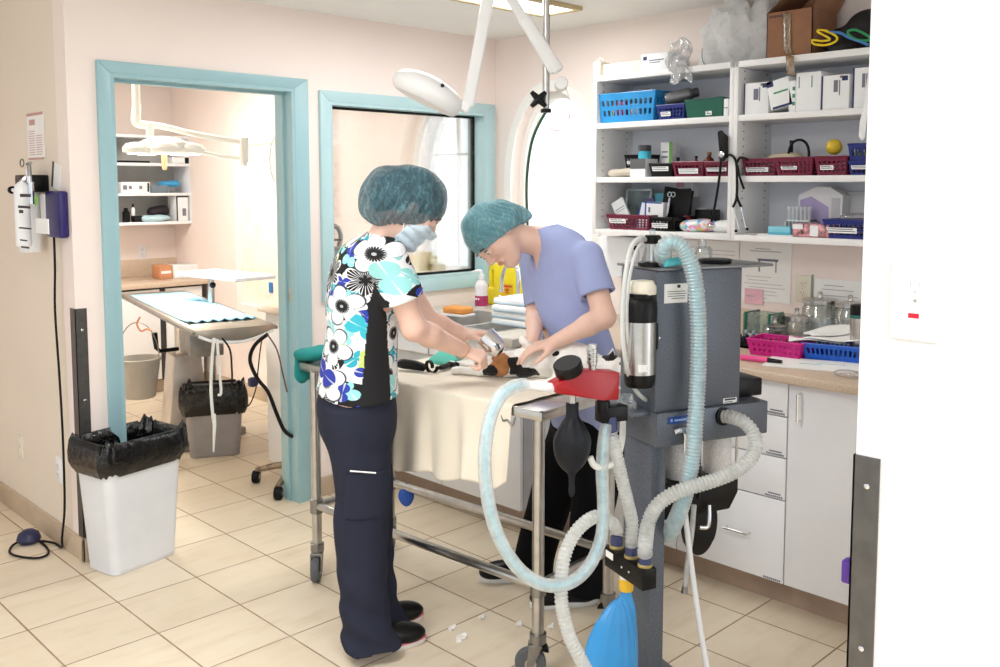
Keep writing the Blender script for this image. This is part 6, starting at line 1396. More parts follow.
for k in range(5):
    s = 2*PI*k/5+.55; c = hc+Vector((.155*math.cos(s), .155*math.sin(s), -.015)); lb = MB().lathe([(.055, -.02), (.078, -.012), (.08, .01), (.06, .035), (.02, .045)], c).build('lobe', m_sl, t)
    MB().lathe([(.05, -.023), (.052, -.019), (.0, -.018)], c).build('lens', m_gl, lb)
MB().lathe([(.05, -.016), (.05, -.011)], hc).build('center_lens', m_gl, t)
MB().lathe([(.014, 0), (.017, -.03), (.015, -.10), (.011, -.115)], hc+Vector((0, 0, -.012))).build('sterile_handle', M('peach_handle', (240, 205, 160), .5), t)
sl = bpy.data.lights.new('surgical_lamp', 'SPOT'); sl.energy = 60; sl.color = (1, .95, .85); sl.spot_size = 1.6; sl.shadow_soft_size = .12; so = bpy.data.objects.new('surgical_lamp', sl); COL.objects.link(so); so.location = hc+Vector((0, 0, -.14))
# behind the interior window: bench with equipment
t = thing('window_bench', 'narrow bench with equipment behind the interior window', 'bench', (2.95, 4.3, 0))
MB().bb((2.72, WB+T+.02, .86), (3.35, 4.7, .9), .004).build('bench_top', m_top, t)
for xx in (2.75, 3.3): MB().bb((xx, 4.1, 0), (xx+.03, 4.66, .86)).build('leg', m_white, t)
fr = frame(Vector((PY(326, 230, 4.36).x, 4.36, .901)), (1, 0, 0)); t = thing('lab_printer', 'pale grey desktop printer behind the interior window', 'printer', fr.translation)
MB(fr).bb((0, 0, 0), (.34, .28, .27), .015, 3).build('housing', M('pale_printer_grey', (224, 224, 222), .45), t); MB(fr).bb((.03, -.004, .17), (.31, .0, .23), .002).build('slot', M('mid_grey_plastic', (150, 150, 152), .5), t); MB(fr).bb((.02, .05, .27), (.30, .22, .30), .004).build('tray', M('mid_grey_plastic', (150, 150, 152), .5), t)
fr = frame(Vector((PY(331, 230, 4.42).x, 4.42, 1.2015)), (1, .1, 0)); t = thing('microscope', 'grey microscope on the printer behind the interior window', 'microscope', fr.translation)
MB(fr).bb((0, 0, 0), (.12, .1, .02), .005).build('foot', m_steeld, t); MB(fr).tube([(.1, .05, .02), (.115, .05, .08), (.09, .05, .13), (.04, .05, .14)], .014, 10, smooth=4).build('arm', m_steeld, t); MB(fr).cyl((.05, .05, .09), (.02, .05, .17), .014).build('eyepiece', m_bplast, t); MB(fr).bb((.01, .01, .055), (.09, .09, .065)).build('stage', m_bplast, t)
# shrub outside the second arched window
rnd = random.Random(4); b = MB(); c0_ = Vector((4.35, 4.25, 0)); cs_ = thing('garden_shrub', 'pale green shrub outside the far arched window', 'shrub', c0_)
for k in range(420):
    a = rnd.uniform(0, 6.28); r = rnd.uniform(0, .32)**1; z = rnd.uniform(.2, 1.18); p = c0_+Vector((r*math.cos(a), r*1.3*math.sin(a), z)); d = Vector((rnd.uniform(-1, 1), rnd.uniform(-1, 1), rnd.uniform(-.3, 1))).normalized(); s = d.orthogonal().normalized()
    b._new([p, p+d*.04+s*.018, p+d*.085, p+d*.04-s*.018], [(0, 1, 2, 3)])
b.build('foliage', M('shrub_leaf', (150, 165, 96), .6, var=.25, scale=20), cs_, recalc=False)
b = MB()
for k in range(6): a = k*1.05; b.tube([c0_, c0_+Vector((.08*math.cos(a), .08*math.sin(a), .4)), c0_+Vector((.2*math.cos(a), .25*math.sin(a), 1.05))], [.014, .01, .005], 6)
b.build('stem', M('shrub_stem', (110, 96, 70), .8), cs_)
struct(MB().bb((3.99, -2.5, -.06), (9, 9, -.005)).build('ground_outside', M('pale_paving', (214, 210, 200), .9)))
# fluff on the floor
m_fl = M('white_fluff', (244, 240, 234), .9)
for k, (x, y, s, lab) in enumerate(((462, 637, .018, 'largest white fur tuft on the tiles left of the near caster'), (452, 628, .012, 'small white fur tuft beside the largest one'), (482, 617, .012, 'white fur tuft under the near table rail'), (519, 624, .012, 'white fur tuft close to the near table leg'), (551, 626, .011, 'white fur tuft between the near table leg and the blue bag'))):
    f0 = ell((0, 0, 0), (s*1.2, s*.8, s*.38)); V, Q = sdf_mesh(lambda P: f0(P)+s*.42*waves(P, 3.6/s, 9, k), (-s*2.2, -s*2, -s), (s*2.2, s*2, s), s/7)
    V += np.array(PZ(x, y, .006)); V[:, 2] = np.maximum(V[:, 2], .0005); tag(np_mesh('fur_tuft', V.astype(np.float32), Q, m_fl), lab, 'fur', 'fur tufts on the floor')

# blue cloth hanging on the lower table rail
c = TF @ Vector((.15, TWD-.04, rz)); crumple('blue_cloth', frame(c, tu), (0.0, 0, -.03), (.035, .024, .055), M('royal_blue_cloth', (50, 96, 190), .85), 'small royal blue cloth hanging on the far lower rail of the exam table', 'cloth', amp=.006, freq=60, h=.004)
# ================================================================== PEOPLE AND CAT
FH = Vector((FW.x, FW.y, 0)).normalized()
def PH(x, y, D):
    """point at horizontal distance D in front of the camera"""
    r = ray(x, y); return CAM + r*(D/r.dot(FH))
Zv = Vector((0, 0, 1))
m_skin = M('skin', (236, 196, 178), .5, var=.03, scale=14, sss=.12, bump=.05, bscale=200)
m_lip = M('lips', (216, 150, 140), .45); m_brow = M('eyebrow_hair', (84, 60, 48), .8); m_eyew = M('eye_white', (240, 238, 234), .2); m_iris = M('iris', (36, 26, 22), .15)
m_hair = M('brown_hair', (62, 42, 34), .6, var=.2, scale=60)
def loc(P, o, fx, ly, uz):
    R = np.array([list(fx), list(ly), list(uz)], dtype=np.float32).T
    return (P-A3(o))@R
def head_fn(o, hf, hl, hu):
    prims = [(ell((-.012, 0, .018), (.098, .076, .092)), .02), (ell((.028, 0, -.04), (.062, .062, .078)), .03), (cap((.058, 0, -.098), (.068, 0, -.104), .026, .022), .025),
             (cap((.03, .042, -.06), (.055, .02, -.098), .022, .02), .03), (cap((.03, -.042, -.06), (.055, -.02, -.098), .022, .02), .03),
             (cap((.086, .022, .014), (.086, -.022, .014), .010, .010), .018), (cap((.09, 0, .0), (.110, 0, -.034), .006, .0095), .012), (cap((.1, .011, -.038), (.1, -.011, -.038), .0065, .0065), .008),
             (cap((.086, .018, -.066), (.086, -.018, -.066), .008, .008), .010), (cap((.058, .045, -.03), (.064, .04, -.034), .02, .018), .02), (cap((.058, -.045, -.03), (.064, -.04, -.034), .02, .018), .02)]
    ears = [ell((-.008, .076, -.02), (.018, .009, .03)), ell((-.008, -.076, -.02), (.018, .009, .03))]
    f0 = union(prims); e0 = union(ears, .004); hol = [ell((.094, s*.032, -.004), (.014, .017, .011)) for s in (-1, 1)]; lid = [ell((.0785, s*.032, -.004), (.0135, .0155, .0125)) for s in (-1, 1)]
    moc = cap((.098, .022, -.066), (.098, -.022, -.066), .0035, .0035)
    def F(P):
        q = loc(P, o, hf, hl, hu); d = f0(q)
        for h in hol: d = -smin(-d, h(q), .008)
        for l_ in lid: d = smin(d, l_(q), .003)
        d = -smin(-d, moc(q), .004)
        return smin(d, e0(q), .008)
    return F
def hand_prims(w, d, n, side, curls, thumb=(.5, .3), scale=.87, spread=.10):
    """w wrist, d towards the fingers, n out of the palm, side +1 when the thumb lies along d x n"""
    w = Vector(w); d = Vector(d).normalized(); n = Vector(n); n = (n-d*n.dot(d)).normalized(); s = d.cross(n)*side
    L = [.068, .076, .071, .056]; pr = []; S = scale
    offs = [.027, .009, -.009, -.026]; kn = [.083, .088, .084, .076]
    for i in range(4):
        k = w+d*kn[i]*S+s*offs[i]*S-n*.004*S
        pr.append((cap(w+s*offs[i]*.55*S+d*.008, k, .0125*S, .0105*S), .012))
        a = curls[i]; sp = spread*(1.5-i)*.5; base = (d*math.cos(sp)+s*math.sin(sp)); p = k; ang = 0
        for j, (fl, rr) in enumerate(((.46, .0092), (.30, .0083), (.24, .0074))):
            ang += a*(1.0, 1.1, .8)[j]; dv = base*math.cos(ang)+n*math.sin(ang); q = p+dv*L[i]*fl*S*1.25
            pr.append((cap(p, q, rr*S, (.0085, .0077, .0062)[j]*S), .004)); p = q
    a0 = w+d*.018*S+s*.016*S+n*.006*S; t1 = a0+(d*.62+s*.68+n*thumb[1]).normalized()*.046*S; t2 = t1+(d*.86+s*thumb[0]*.5+n*(thumb[1]+.1)).normalized()*.034*S; t3 = t2+(d*.95+s*(-.05)+n*(thumb[1]+.25)).normalized()*.027*S
    pr += [(cap(a0, t1, .016*S, .0115*S), .012), (cap(t1, t2, .0105*S, .0095*S), .004), (cap(t2, t3, .0092*S, .007*S), .004)]
    return pr
def arm_prims(sh, el, wr, r=(.046, .040, .037, .026), k=.02):
    sh, el, wr = Vector(sh), Vector(el), Vector(wr); m = el.lerp(wr, .32)
    return [(cap(sh, el, r[0], r[1]), k), (cap(el, m, r[1]*.95, r[2]), .02), (cap(m, wr, r[2], r[3]), .02)]
def net_mat(name, base, light, alpha):
    t = NT(name); co = t.coord(); w1 = t.noise(26, 5, co, .65); wv = t.n('ShaderNodeTexWave'); wv.inputs['Scale'].default_value = 17; wv.inputs['Distortion'].default_value = 14; wv.inputs['Detail'].default_value = 3; wv.inputs['Detail Scale'].default_value = 1.6; t.l(co, wv.inputs['Vector'])
    f = t.math('MULTIPLY', t.ramp(wv.outputs['Fac'], .62, 1.05), t.ramp(w1, .35, .65)); col = t.mix(t.math('MULTIPLY', f, .6), t.mix(t.ramp(w1, .3, .75), lin(base), lin(tuple((a*2+c)/3 for a, c in zip(base, light)))), lin(light))
    t.bsdf(col, .75); t.b.inputs['Alpha'].default_value = alpha; t.b.inputs['Sheen Weight'].default_value = .3; t.bump(t.math('ADD', f, w1), .5, .006); return t.m
def bounds(pts, m):
    a = np.array([list(p) for p in pts]); return tuple(a.min(0)-m), tuple(a.max(0)+m)
def shoe(person, heel, d, L=.255, Wd=.046, up=m_bplast, sole=None, mid=None, laces=True):
    d = Vector((d[0], d[1], 0)).normalized(); l = Zv.cross(d); fr = frame(heel, d, l)
    f0 = union([ell((.05, 0, .052), (.055, Wd*.72, .045)), ell((.125, 0, .045), (.10, Wd*.86, .035)), ell((.19, 0, .038), (.066, Wd*.92, .03)), cap((.045, 0, .06), (.05, 0, .1), .034, .032)], .03)
    def F(P): return np.maximum(np.maximum(f0(P), .018-P[:, 2]), P[:, 2]-.098)
    V, Q = sdf_mesh(F, (-.03, -.07, 0), (L+.03, .07, .12), .004)
    V = (np.array(fr.to_3x3()) @ V.T).T+np.array(fr.translation); o = np_mesh('shoe', V.astype(np.float32), Q, up, person)
    def outline(k, z): 
        return [(.125+(.132+k)*math.cos(a)*(1.0), (Wd*(.80 if math.cos(a) < 0 else .95)+k)*math.sin(a)*(1-.12*math.cos(a)**2), z) for a in np.linspace(0, 2*PI, 41)[:-1]]
    MB(fr).rings([outline(-.004, .001), outline(.0, .006), outline(.001, .020), outline(-.006, .026)]).build('sole', sole, o)
    if mid: MB(fr).rings([outline(.0015, .0185), outline(.002, .021), outline(.0015, .0245), outline(-.002, .026)]).build('midsole_band', mid, o)
    if laces:
        b = MB(fr)
        for k in range(4): x = .115+.022*k; z = .086-.0085*k; b.tube([(x, -.022, z-.012), (x+.004, 0, z), (x, .022, z-.012)], .0025, 6)
        b.build('laces', M('dark_grey_lace', (60, 60, 64), .7), o)
    return o
# ------------------------------------------------------------------ person in the flowered top
f1 = Vector((.857, -.515, 0)).normalized(); r1 = Vector((f1.y, -f1.x, 0)); l1 = -r1
heelR = PZ(349, 654); heelL = PZ(356, 634)
rootp = (heelR+heelL)/2+f1*.1
P1 = thing('person', 'standing person in a flowered scrub top, teal hair net and blue face mask', 'person', rootp, math.atan2(f1.y, f1.x))
DC = 3.07
hf = (RT*.76+FH*.22-Zv*.66).normalized(); hl = Zv.cross(hf).normalized(); hu = hf.cross(hl)
ho = PH(413, 206, 3.03); hd1 = head_fn(ho, hf, hl, hu)
def hp(x, y, z, o=None, F=None): 
    return (ho if o is None else o)+ (hf*x+hl*y+hu*z if F is None else F[0]*x+F[1]*y+F[2]*z)
shR = PH(386, 254, 2.90); shL = PH(384, 252, 3.25); elR = PH(414, 328, 2.93); wrR = PH(462, 350, 3.07); elL = PH(428, 322, 3.22); wrL = PH(463, 334, 3.27)
secs = [(y, c, w, d) for y, c, w, d in ((236, 384, .07, .058), (246, 377, .15, .088), (256, 372, .18, .106), (274, 367, .188, .120), (300, 364, .178, .124), (330, 362, .165, .118), (360, 361, .17, .124), (396, 358, .186, .138))]
tors = [(PH(c, y, DC), r1, f1, w, d) for y, c, w, d in secs]
hipR = PH(359, 405, 2.99); hipL = PH(362, 405, 3.15); anR = PH(364, 640, 3.0); anL = PH(384, 618, 3.18); knR = PH(362, 520, 2.99); knL = PH(372, 510, 3.17)
inner = [(s[0], s[1], s[2], s[3]-.014, s[4]-.014) for s in tors]
handR = hand_prims(wrR, (RT*.92-Zv*.38+FH*.1), (-r1*.45-Zv*.75-RT*.2), 1, (.95, 1.0, 1.05, 1.1), (.3, .5))
handL = hand_prims(wrL, (RT*.95-Zv*.12+FH*.0), (r1*.4-Zv*.6), -1, (.5, .6, .7, .8), (.4, .4))
body = union([(loft(inner), .02), (hd1, .02), (cap(hp(-.03, 0, -.06), PH(382, 246, DC), .050, .056), .03)]+arm_prims(shR, elR, wrR)+arm_prims(shL, elL, wrL)+
             [(cap(hipR, knR, .075, .05), .03), (cap(knR, anR, .05, .035), .02), (cap(hipL, knL, .075, .05), .03), (cap(knL, anL, .05, .035), .02)]+handR+handL)
lo, hi = bounds([ho, wrR, wrL, anR, anL, shR, elR, shL]+[s[0] for s in tors], .22)
sdf_obj('body', body, (lo[0], lo[1], .03), (hi[0], hi[1], ho.z+.16), .0034, m_skin, P1)
# hair and net
hairf = union([(ell((-.014, 0, .02), (.102, .081, .096)), .02), (ell((-.088, 0, -.014), (.062, .066, .072)), .03)])
netf = union([(ell((-.018, 0, -.03), (.075, .100, .060)), .03), (ell((-.095, 0, -.055), (.060, .072, .070)), .03), (ell((-.010, 0, .024), (.108, .089, .103)), .02), (ell((-.092, .0, -.012), (.080, .082, .084)), .04), (ell((-.065, 0, -.06), (.062, .07, .055)), .03)])
def cut(q, k, sl=.7): return (.014+sl*(q[:, 0]-.09)-q[:, 2])*.84+k
def make_net(o, F3, hair, net, person, nm, amp=.004, off=0, h=.0036, sl=.7):
    lo = tuple(np.array(list(o))-.26); hi = tuple(np.array(list(o))+.26)
    sdf_obj('hair', lambda P: (lambda q: np.maximum(hair(q), cut(q, .004, sl)))(loc(P, o, *F3)), lo, hi, .005, m_hair, person)
    def N(P):
        q = loc(P, o, *F3); a = np.arctan2(q[:, 1], q[:, 0]+.02); 
        return np.maximum(net(q)+amp*waves(q, 70, 8, off)+amp*.6*np.sin(a*26+waves(q, 30, 5)*2)*np.clip((.03-q[:, 2])/.06+.5, 0, 1), cut(q, -.004, sl))
    V, Q = sdf_mesh(N, lo, hi, h); return np_mesh('hair_net', V, Q, nm, person)
n1 = net_mat('dark_teal_net', (44, 78, 92), (120, 178, 186), .72)
make_net(ho, (hf, hl, hu), hairf, netf, P1, n1, sl=.98)
def maskf(P):
    q = loc(P, ho, hf, hl, hu); d = hd1(P); puff = .0065+.0016*np.sin(q[:, 2]*210)
    reg = np.maximum(np.maximum(q[:, 2]+.024+np.clip(.065-q[:, 0], 0, .1)*.75, -.128-q[:, 2]), .012-q[:, 0])
    return np.maximum(np.maximum(d-puff, -(d-.002)), reg)
sdf_obj('face_mask', maskf, tuple(np.array(list(ho))-.2), tuple(np.array(list(ho))+.2), .003, M('pale_blue_mask', (206, 224, 236), .8, var=.02), P1)
b = MB()
for s in (-1, 1): b.tube([hp(.022, s*.066, -.03), hp(-.004, s*.079, -.005), hp(-.03, s*.081, -.0)], .002, 6).tube([hp(.016, s*.062, -.09), hp(-.01, s*.074, -.05), hp(-.022, s*.081, -.02)], .002, 6)
b.build('mask_loop', m_paper, P1)
def eyes(o, F3, person, brow=True):
    for s in (-1, 1):
        q = lambda x, y, z: o+F3[0]*x+F3[1]*y+F3[2]*z
        e = MB().ball(q(.0805, s*.032, -.005), .0125, 14).build('eye', m_eyew, person); MB().ball(q(.089, s*.032, -.008), .0052, 10).build('iris', m_iris, e)
        b = MB(); b.tube([q(.0885, s*.020, .003), q(.0925, s*.032, .0045), q(.0865, s*.045, .001)], [.0016, .0022, .0014], 6).build('eyelash', m_iris, person)
        if brow: MB().tube([q(.0925, s*.014, .017), q(.0935, s*.03, .021), q(.0845, s*.047, .014)], [.0025, .0036, .002], 6, smooth=3).build('eyebrow', m_brow, person)
eyes(ho, (hf, hl, hu), P1)
# flowered top
def floral():
    t = NT('flowered_cotton'); co = t.coord(); sp = t.n('ShaderNodeSeparateXYZ'); t.l(co, sp.inputs[0])
    ang = t.math('ARCTAN2', sp.outputs[1], t.math('MULTIPLY', sp.outputs[0], -1.0)); u = t.math('MULTIPLY', ang, .15)
    cb = t.n('ShaderNodeCombineXYZ'); t.l(u, cb.inputs[0]); t.l(sp.outputs[2], cb.inputs[1]); uv = cb.outputs[0]
    def cell(scale, seed, rnd=.8):
        mp_ = t.n('ShaderNodeMapping'); mp_.inputs['Location'].default_value = (seed, seed*.7, 0); t.l(uv, mp_.inputs[0])
        v = t.n('ShaderNodeTexVoronoi', voronoi_dimensions='2D'); v.inputs['Scale'].default_value = scale; v.inputs['Randomness'].default_value = rnd; t.l(mp_.outputs[0], v.inputs['Vector'])
        sub = t.n('ShaderNodeVectorMath', operation='SUBTRACT'); t.l(mp_.outputs[0], sub.inputs[0]); t.l(v.outputs['Position'], sub.inputs[1])
        s2 = t.n('ShaderNodeSeparateXYZ'); t.l(sub.outputs[0], s2.inputs[0]); sc = t.n('ShaderNodeSeparateColor'); t.l(v.outputs['Color'], sc.inputs[0])
        r = t.math('SQRT', t.math('ADD', t.math('MULTIPLY', s2.outputs[0], s2.outputs[0]), t.math('MULTIPLY', s2.outputs[1], s2.outputs[1])))
        th = t.math('ADD', t.math('ARCTAN2', s2.outputs[1], s2.outputs[0]), t.math('MULTIPLY', sc.outputs[2], 6.28)); return r, th, sc.outputs
    def petals(r, th, n_, R, sharp=.5, lo=.35):
        c = t.math('ABSOLUTE', t.math('COSINE', t.math('MULTIPLY', th, n_/2))); c = t.math('POWER', c, sharp)
        rad = t.math('MULTIPLY_ADD', c, R*(1-lo), R*lo); return t.math('DIVIDE', r, rad)
    def const_ramp(fac, cs):
        rp_ = t.n('ShaderNodeValToRGB'); rp_.color_ramp.interpolation = 'CONSTANT'; e = rp_.color_ramp.elements; e[0].color = lin(cs[0][1]); e[1].position = cs[1][0]; e[1].color = lin(cs[1][1])
        for p, c in cs[2:]: x = e.new(p); x.color = lin(c)
        t.l(fac, rp_.inputs[0]); return rp_.outputs[0]
    W, K, T_, A, B, G_ = (240, 242, 244), (16, 16, 20), (40, 168, 188), (150, 218, 220), (44, 62, 168), (196, 220, 110)
    # ground
    r, th, c = cell(11, .3); col = const_ramp(c[0], [(0, W), (.38, K), (.74, (206, 214, 222)), (.84, K)])
    # small leaves
    for sc_, sd, R in ((15, 1.7, .034), (17, 4.1, .030)):
        r, th, c = cell(sc_, sd); q = petals(r, th, 2, R, 1.1, .16); m = t.math('LESS_THAN', q, 1.0); lc = const_ramp(c[0], [(0, T_), (.24, A), (.42, B), (.58, W), (.78, K), (.9, G_)])
        vein = t.math('LESS_THAN', t.math('ABSOLUTE', t.math('SINE', th)), .1); lc = t.mix(t.math('MULTIPLY', vein, .6), lc, lin(W)); col = t.mix(m, col, lc)
    # dark flowers with white line work
    r, th, c = cell(7.6, 2.9); q = petals(r, th, 6, .062, .7, .4); m = t.math('MULTIPLY', t.math('LESS_THAN', q, 1.0), t.math('LESS_THAN', c[1], .55))
    ln = t.math('MAXIMUM', t.math('GREATER_THAN', q, .88), t.math('MULTIPLY', t.math('GREATER_THAN', t.math('SINE', t.math('MULTIPLY', th, 30)), .72), t.math('GREATER_THAN', q, .28)))
    col = t.mix(m, col, t.mix(ln, lin(K), lin(W)))
    # white flowers with a dark fringed centre
    r, th, c = cell(6.6, .9); q = petals(r, th, 5, .070, .45, .32); m = t.math('MULTIPLY', t.math('LESS_THAN', q, 1.0), t.math('LESS_THAN', c[1], .78))
    w = t.mix(t.math('GREATER_THAN', q, .93), t.mix(t.math('GREATER_THAN', t.math('SINE', t.math('MULTIPLY', r, 900)), .93), lin(W), lin((196, 206, 220))), lin((70, 74, 84)))
    q2 = petals(r, th, 22, .024, .5, .55); w = t.mix(t.math('LESS_THAN', q2, 1.0), w, lin(K)); w = t.mix(t.math('LESS_THAN', r, .005), w, lin((180, 186, 190)))
    col = t.mix(m, col, w)
    # a few big coloured petals over it
    r, th, c = cell(6.0, 6.3); q = petals(r, th, 2, .055, 1.0, .22); m = t.math('MULTIPLY', t.math('LESS_THAN', q, 1.0), t.math('LESS_THAN', c[1], .62)); lc = const_ramp(c[0], [(0, (60, 184, 204)), (.3, (160, 226, 226)), (.5, B), (.7, (206, 228, 120)), (.85, (60, 184, 204))])
    vein = t.math('LESS_THAN', t.math('ABSOLUTE', t.math('SINE', t.math('MULTIPLY', th, 1))), .05); col = t.mix(m, col, t.mix(t.math('MULTIPLY', vein, .7), lc, lin(W)))
    t.bsdf(col, .85); t.bump(t.noise(240), .08, .001); return t.m
mR = P1.matrix_basis if False else wmat(P1).inverted(); mR3 = np.array(mR)
def tolocal(C): return C@mR3[:3, :3].T+mR3[:3, 3]
cuffR = shR.lerp(elR, .62); cuffL = shL.lerp(elL, .62)
sleR = [cap(shR+Vector((0, 0, -.005)), shR.lerp(elR, .55), .060, .058), cap(shR.lerp(elR, .5), cuffR, .058, .056)]
sl = union([(loft(tors), .03)]+[(f, .035) for f in sleR]+[(cap(shL, cuffL, .060, .056), .035), (cap(PH(379, 255, DC)+r1*.12, PH(381, 249, DC)+r1*.04, .05, .045), .04), (cap(PH(379, 255, DC)-r1*.12, PH(381, 249, DC)-r1*.04, .05, .045), .04)])
neckcut = cap(PH(386, 243, DC)+f1*.025, hp(-.02, 0, -.07), .062, .062); zh = PH(359, 393, DC).z
aR = (elR-shR).normalized(); aL = (elL-shL).normalized()
def shirt1(P):
    d = sl(P)+.0032*waves(P, 26, 8)+.0016*waves(P, 55, 7, 3)
    d = np.maximum(d, -neckcut(P)); d = np.maximum(d, zh-P[:, 2]+.006*np.sin((P@A3(f1))*18))
    for a, s_, c in ((aR, shR, cuffR), (aL, shL, cuffL)):
        near = cap(s_, c+a*.1, .075, .075)(P) < 0; along = (P-A3(c))@A3(a); d = np.where(near & (along > -.12), np.maximum(d, along), d)
        hole = cap(c-a*.02, c+a*.1, .047, .047)(P); d = np.maximum(d, -hole)
    return d
def panel(C):
    q = tolocal(C); z0 = zh; z1 = PH(382, 276, DC).z; k = np.clip((q[:, 2]-z0+rootp.z*0)/(z1-z0), 0, 1)
    armd = cap(shR, cuffR, .07, .064)(C)
    return ((q[:, 1] < -.0) & (q[:, 0]-Xc(q) > -.012+.016*k) & (q[:, 0]-Xc(q) < .092-.045*k) & (q[:, 2] < z1) & (armd > 0.0)).astype(int)
tl = [tolocal(np.array([list(s[0])]))[0] for s in tors]
def Xc(q): return np.interp(q[:, 2], [t_[2] for t_ in tl][::-1], [t_[0] for t_ in tl][::-1])
lo, hi = bounds([s[0] for s in tors]+[cuffR, cuffL, shR, shL], .2)
sdf_obj('scrub_top', shirt1, lo, hi, .0042, [floral(), M('black_side_panel', (22, 22, 26), .85)], P1, fmat=panel)
# trousers
m_pant = M('charcoal_navy_trousers', (43, 46, 61), .9, var=.05, spec=.2, scale=6, bump=.15, bscale=220)
pel = loft([(PH(359, 386, DC), r1, f1, .168, .117), (PH(358, 404, DC), r1, f1, .178, .131), (PH(358, 428, DC), r1, f1, .168, .126), (PH(358, 450, DC), r1, f1, .12, .10)])
def leg(D, rows): return loft([(PH(c, y, D), r1, f1, w*.92, w) for y, c, w in rows])
legR = leg(2.99, ((408, 358, .100), (440, 358, .101), (487, 363, .094), (522, 362, .094), (560, 362, .085), (600, 364, .082), (632, 367, .088), (645, 371, .096)))
legL = leg(3.17, ((408, 361, .100), (440, 362, .100), (487, 366, .094), (522, 366, .090), (560, 370, .082), (596, 376, .078), (615, 381, .080), (627, 385, .086)))
def pants1(P):
    d = smin(smin(pel(P), legR(P), .03), smin(pel(P), legL(P), .03), .004)
    zz = P[:, 2]; k = np.clip((.45-zz)/.4, 0, 1)
    return d+.004*waves(P, 22, 8, 2)+k*.0065*np.sin(zz*58+(P@A3(f1))*34+waves(P, 12, 5)*2.6)+.0015*waves(P, 60, 6)
lo, hi = bounds([PH(359, 386, 2.9), PH(359, 386, 3.25), PH(371, 652, 2.95), PH(385, 630, 3.2)], .16)
TR1 = sdf_obj('scrub_trousers', pants1, (lo[0], lo[1], .022), hi, .0048, m_pant, P1)
qa, qb = PH(350, 471, 2.89), PH(376, 473, 2.89); MB().tube([qa, qb], .0025, 8).build('pocket_pen', m_paper, TR1)
# cargo pocket patch following the outer thigh
def pock(P):
    d = pants1(P); q = P; a = (q@A3(r1)); zz = q[:, 2]; z0, z1 = PH(360, 520, 2.9).z, PH(360, 474, 2.9).z; x = (q-A3(PH(366, 500, 2.99)))@A3(f1)
    side = (q-A3(PH(366, 500, 2.99)))@A3(r1)
    return np.maximum.reduce([d-.0055, -(d+.002), z0-zz, zz-z1, np.abs(x)-.075, .02-side])
c_ = PH(362, 500, 2.95); sdf_obj('cargo_pocket', pock, tuple(np.array(list(c_))-.2), tuple(np.array(list(c_))+.2), .004, m_pant, TR1)
m_pinks = M('pink_sole_edge', (230, 110, 130), .5); m_soles = M('pale_sole', (232, 226, 222), .5)
dS = (PZ(424, 642)-PZ(349, 655)); shoe(P1, heelR+f1*.01, dS, sole=m_soles, mid=m_pinks); dS2 = (PZ(415, 620)-heelL); shoe(P1, heelL, dS2, sole=m_soles, mid=m_pinks)
q = PH(466.5, 350, 3.07); ax1 = (wrR-elR).normalized(); u_ = ax1.orthogonal().normalized(); v_ = ax1.cross(u_)
MB().tube([wrR-ax1*.0+(u_*math.cos(s)+v_*math.sin(s))*.0305 for s in np.linspace(0, 6.283, 24)], .0022, 6).build('bracelet', M('tan_band', (190, 150, 110), .5), P1)
# ------------------------------------------------------------------ person in plain blue
f2 = Vector((-.93, .36, 0)).normalized(); l2 = Vector((-f2.y, f2.x, 0)); r2 = -l2
hlN = PZ(596, 603); hlF = PZ(541, 576)
root2 = (hlN+hlF)/2+f2*.1
P2 = thing('person', 'person in a plain periwinkle scrub top and aqua hair net bending over the cat', 'person', root2, math.atan2(f2.y, f2.x))
D2 = 3.5
gf = (-RT*.34-Zv*.80-FH*.42).normalized(); gl = (-FH*.80+RT*.25+Zv*.38); gl = (gl-gf*gl.dot(gf)).normalized(); gu = gf.cross(gl)
go = PH(493, 234, 3.43); hd2 = head_fn(go, gf, gl, gu); G3 = (gf, gl, gu)
def gp(x, y, z): return go+gf*x+gl*y+gu*z
sL = PH(588, 257, 3.33); sR = PH(533, 256, 3.66); eL = PH(604, 317, 3.25); wL = PH(555, 342, 3.22); eR = PH(537, 314, 3.56); wR = PH(533, 340, 3.38)
sec2 = [(y, c, w, d) for y, c, w, d in ((228, 543, .07, .055), (236, 551, .14, .078), (246, 557, .172, .092), (264, 560, .186, .104), (300, 567, .180, .112), (340, 576, .174, .112), (380, 583, .180, .118), (424, 588, .186, .122))]
tor2 = [(PH(c, y, D2), l2, f2, w, d) for y, c, w, d in sec2]; in2 = [(s[0], s[1], s[2], s[3]-.014, s[4]-.014) for s in tor2]
hiN = PH(600, 410, 3.42); hiF = PH(582, 410, 3.60); knN = PH(592, 505, 3.40); knF = PH(548, 495, 3.58); anN = PH(583, 588, 3.39); anF = PH(533, 565, 3.61)
hL = hand_prims(wL, (-RT*.95-Zv*.26-FH*.05), (-Zv*.85+RT*.25+FH*.2), 1, (.28, .3, .34, .4), (.4, .25)); hR = hand_prims(wR, (-RT*.62-Zv*.62-FH*.35), (-Zv*.5+RT*.7), -1, (.35, .4, .45, .5), (.4, .3))
body2 = union([(loft(in2), .02), (hd2, .02), (cap(gp(-.025, 0, -.06), PH(543, 243, 3.49), .048, .055), .03)]+arm_prims(sL, eL, wL, (.044, .040, .036, .025))+arm_prims(sR, eR, wR, (.044, .040, .036, .025))+
              [(cap(hiN, knN, .075, .05), .03), (cap(knN, anN, .05, .035), .02), (cap(hiF, knF, .075, .05), .03), (cap(knF, anF, .05, .035), .02)]+hL+hR)
lo, hi = bounds([go, wL, wR, anN, anF, sL, eL, sR]+[s[0] for s in tor2], .2)
sdf_obj('body', body2, (lo[0], lo[1], .03), (hi[0], hi[1], hi[2]), .0034, m_skin, P2)
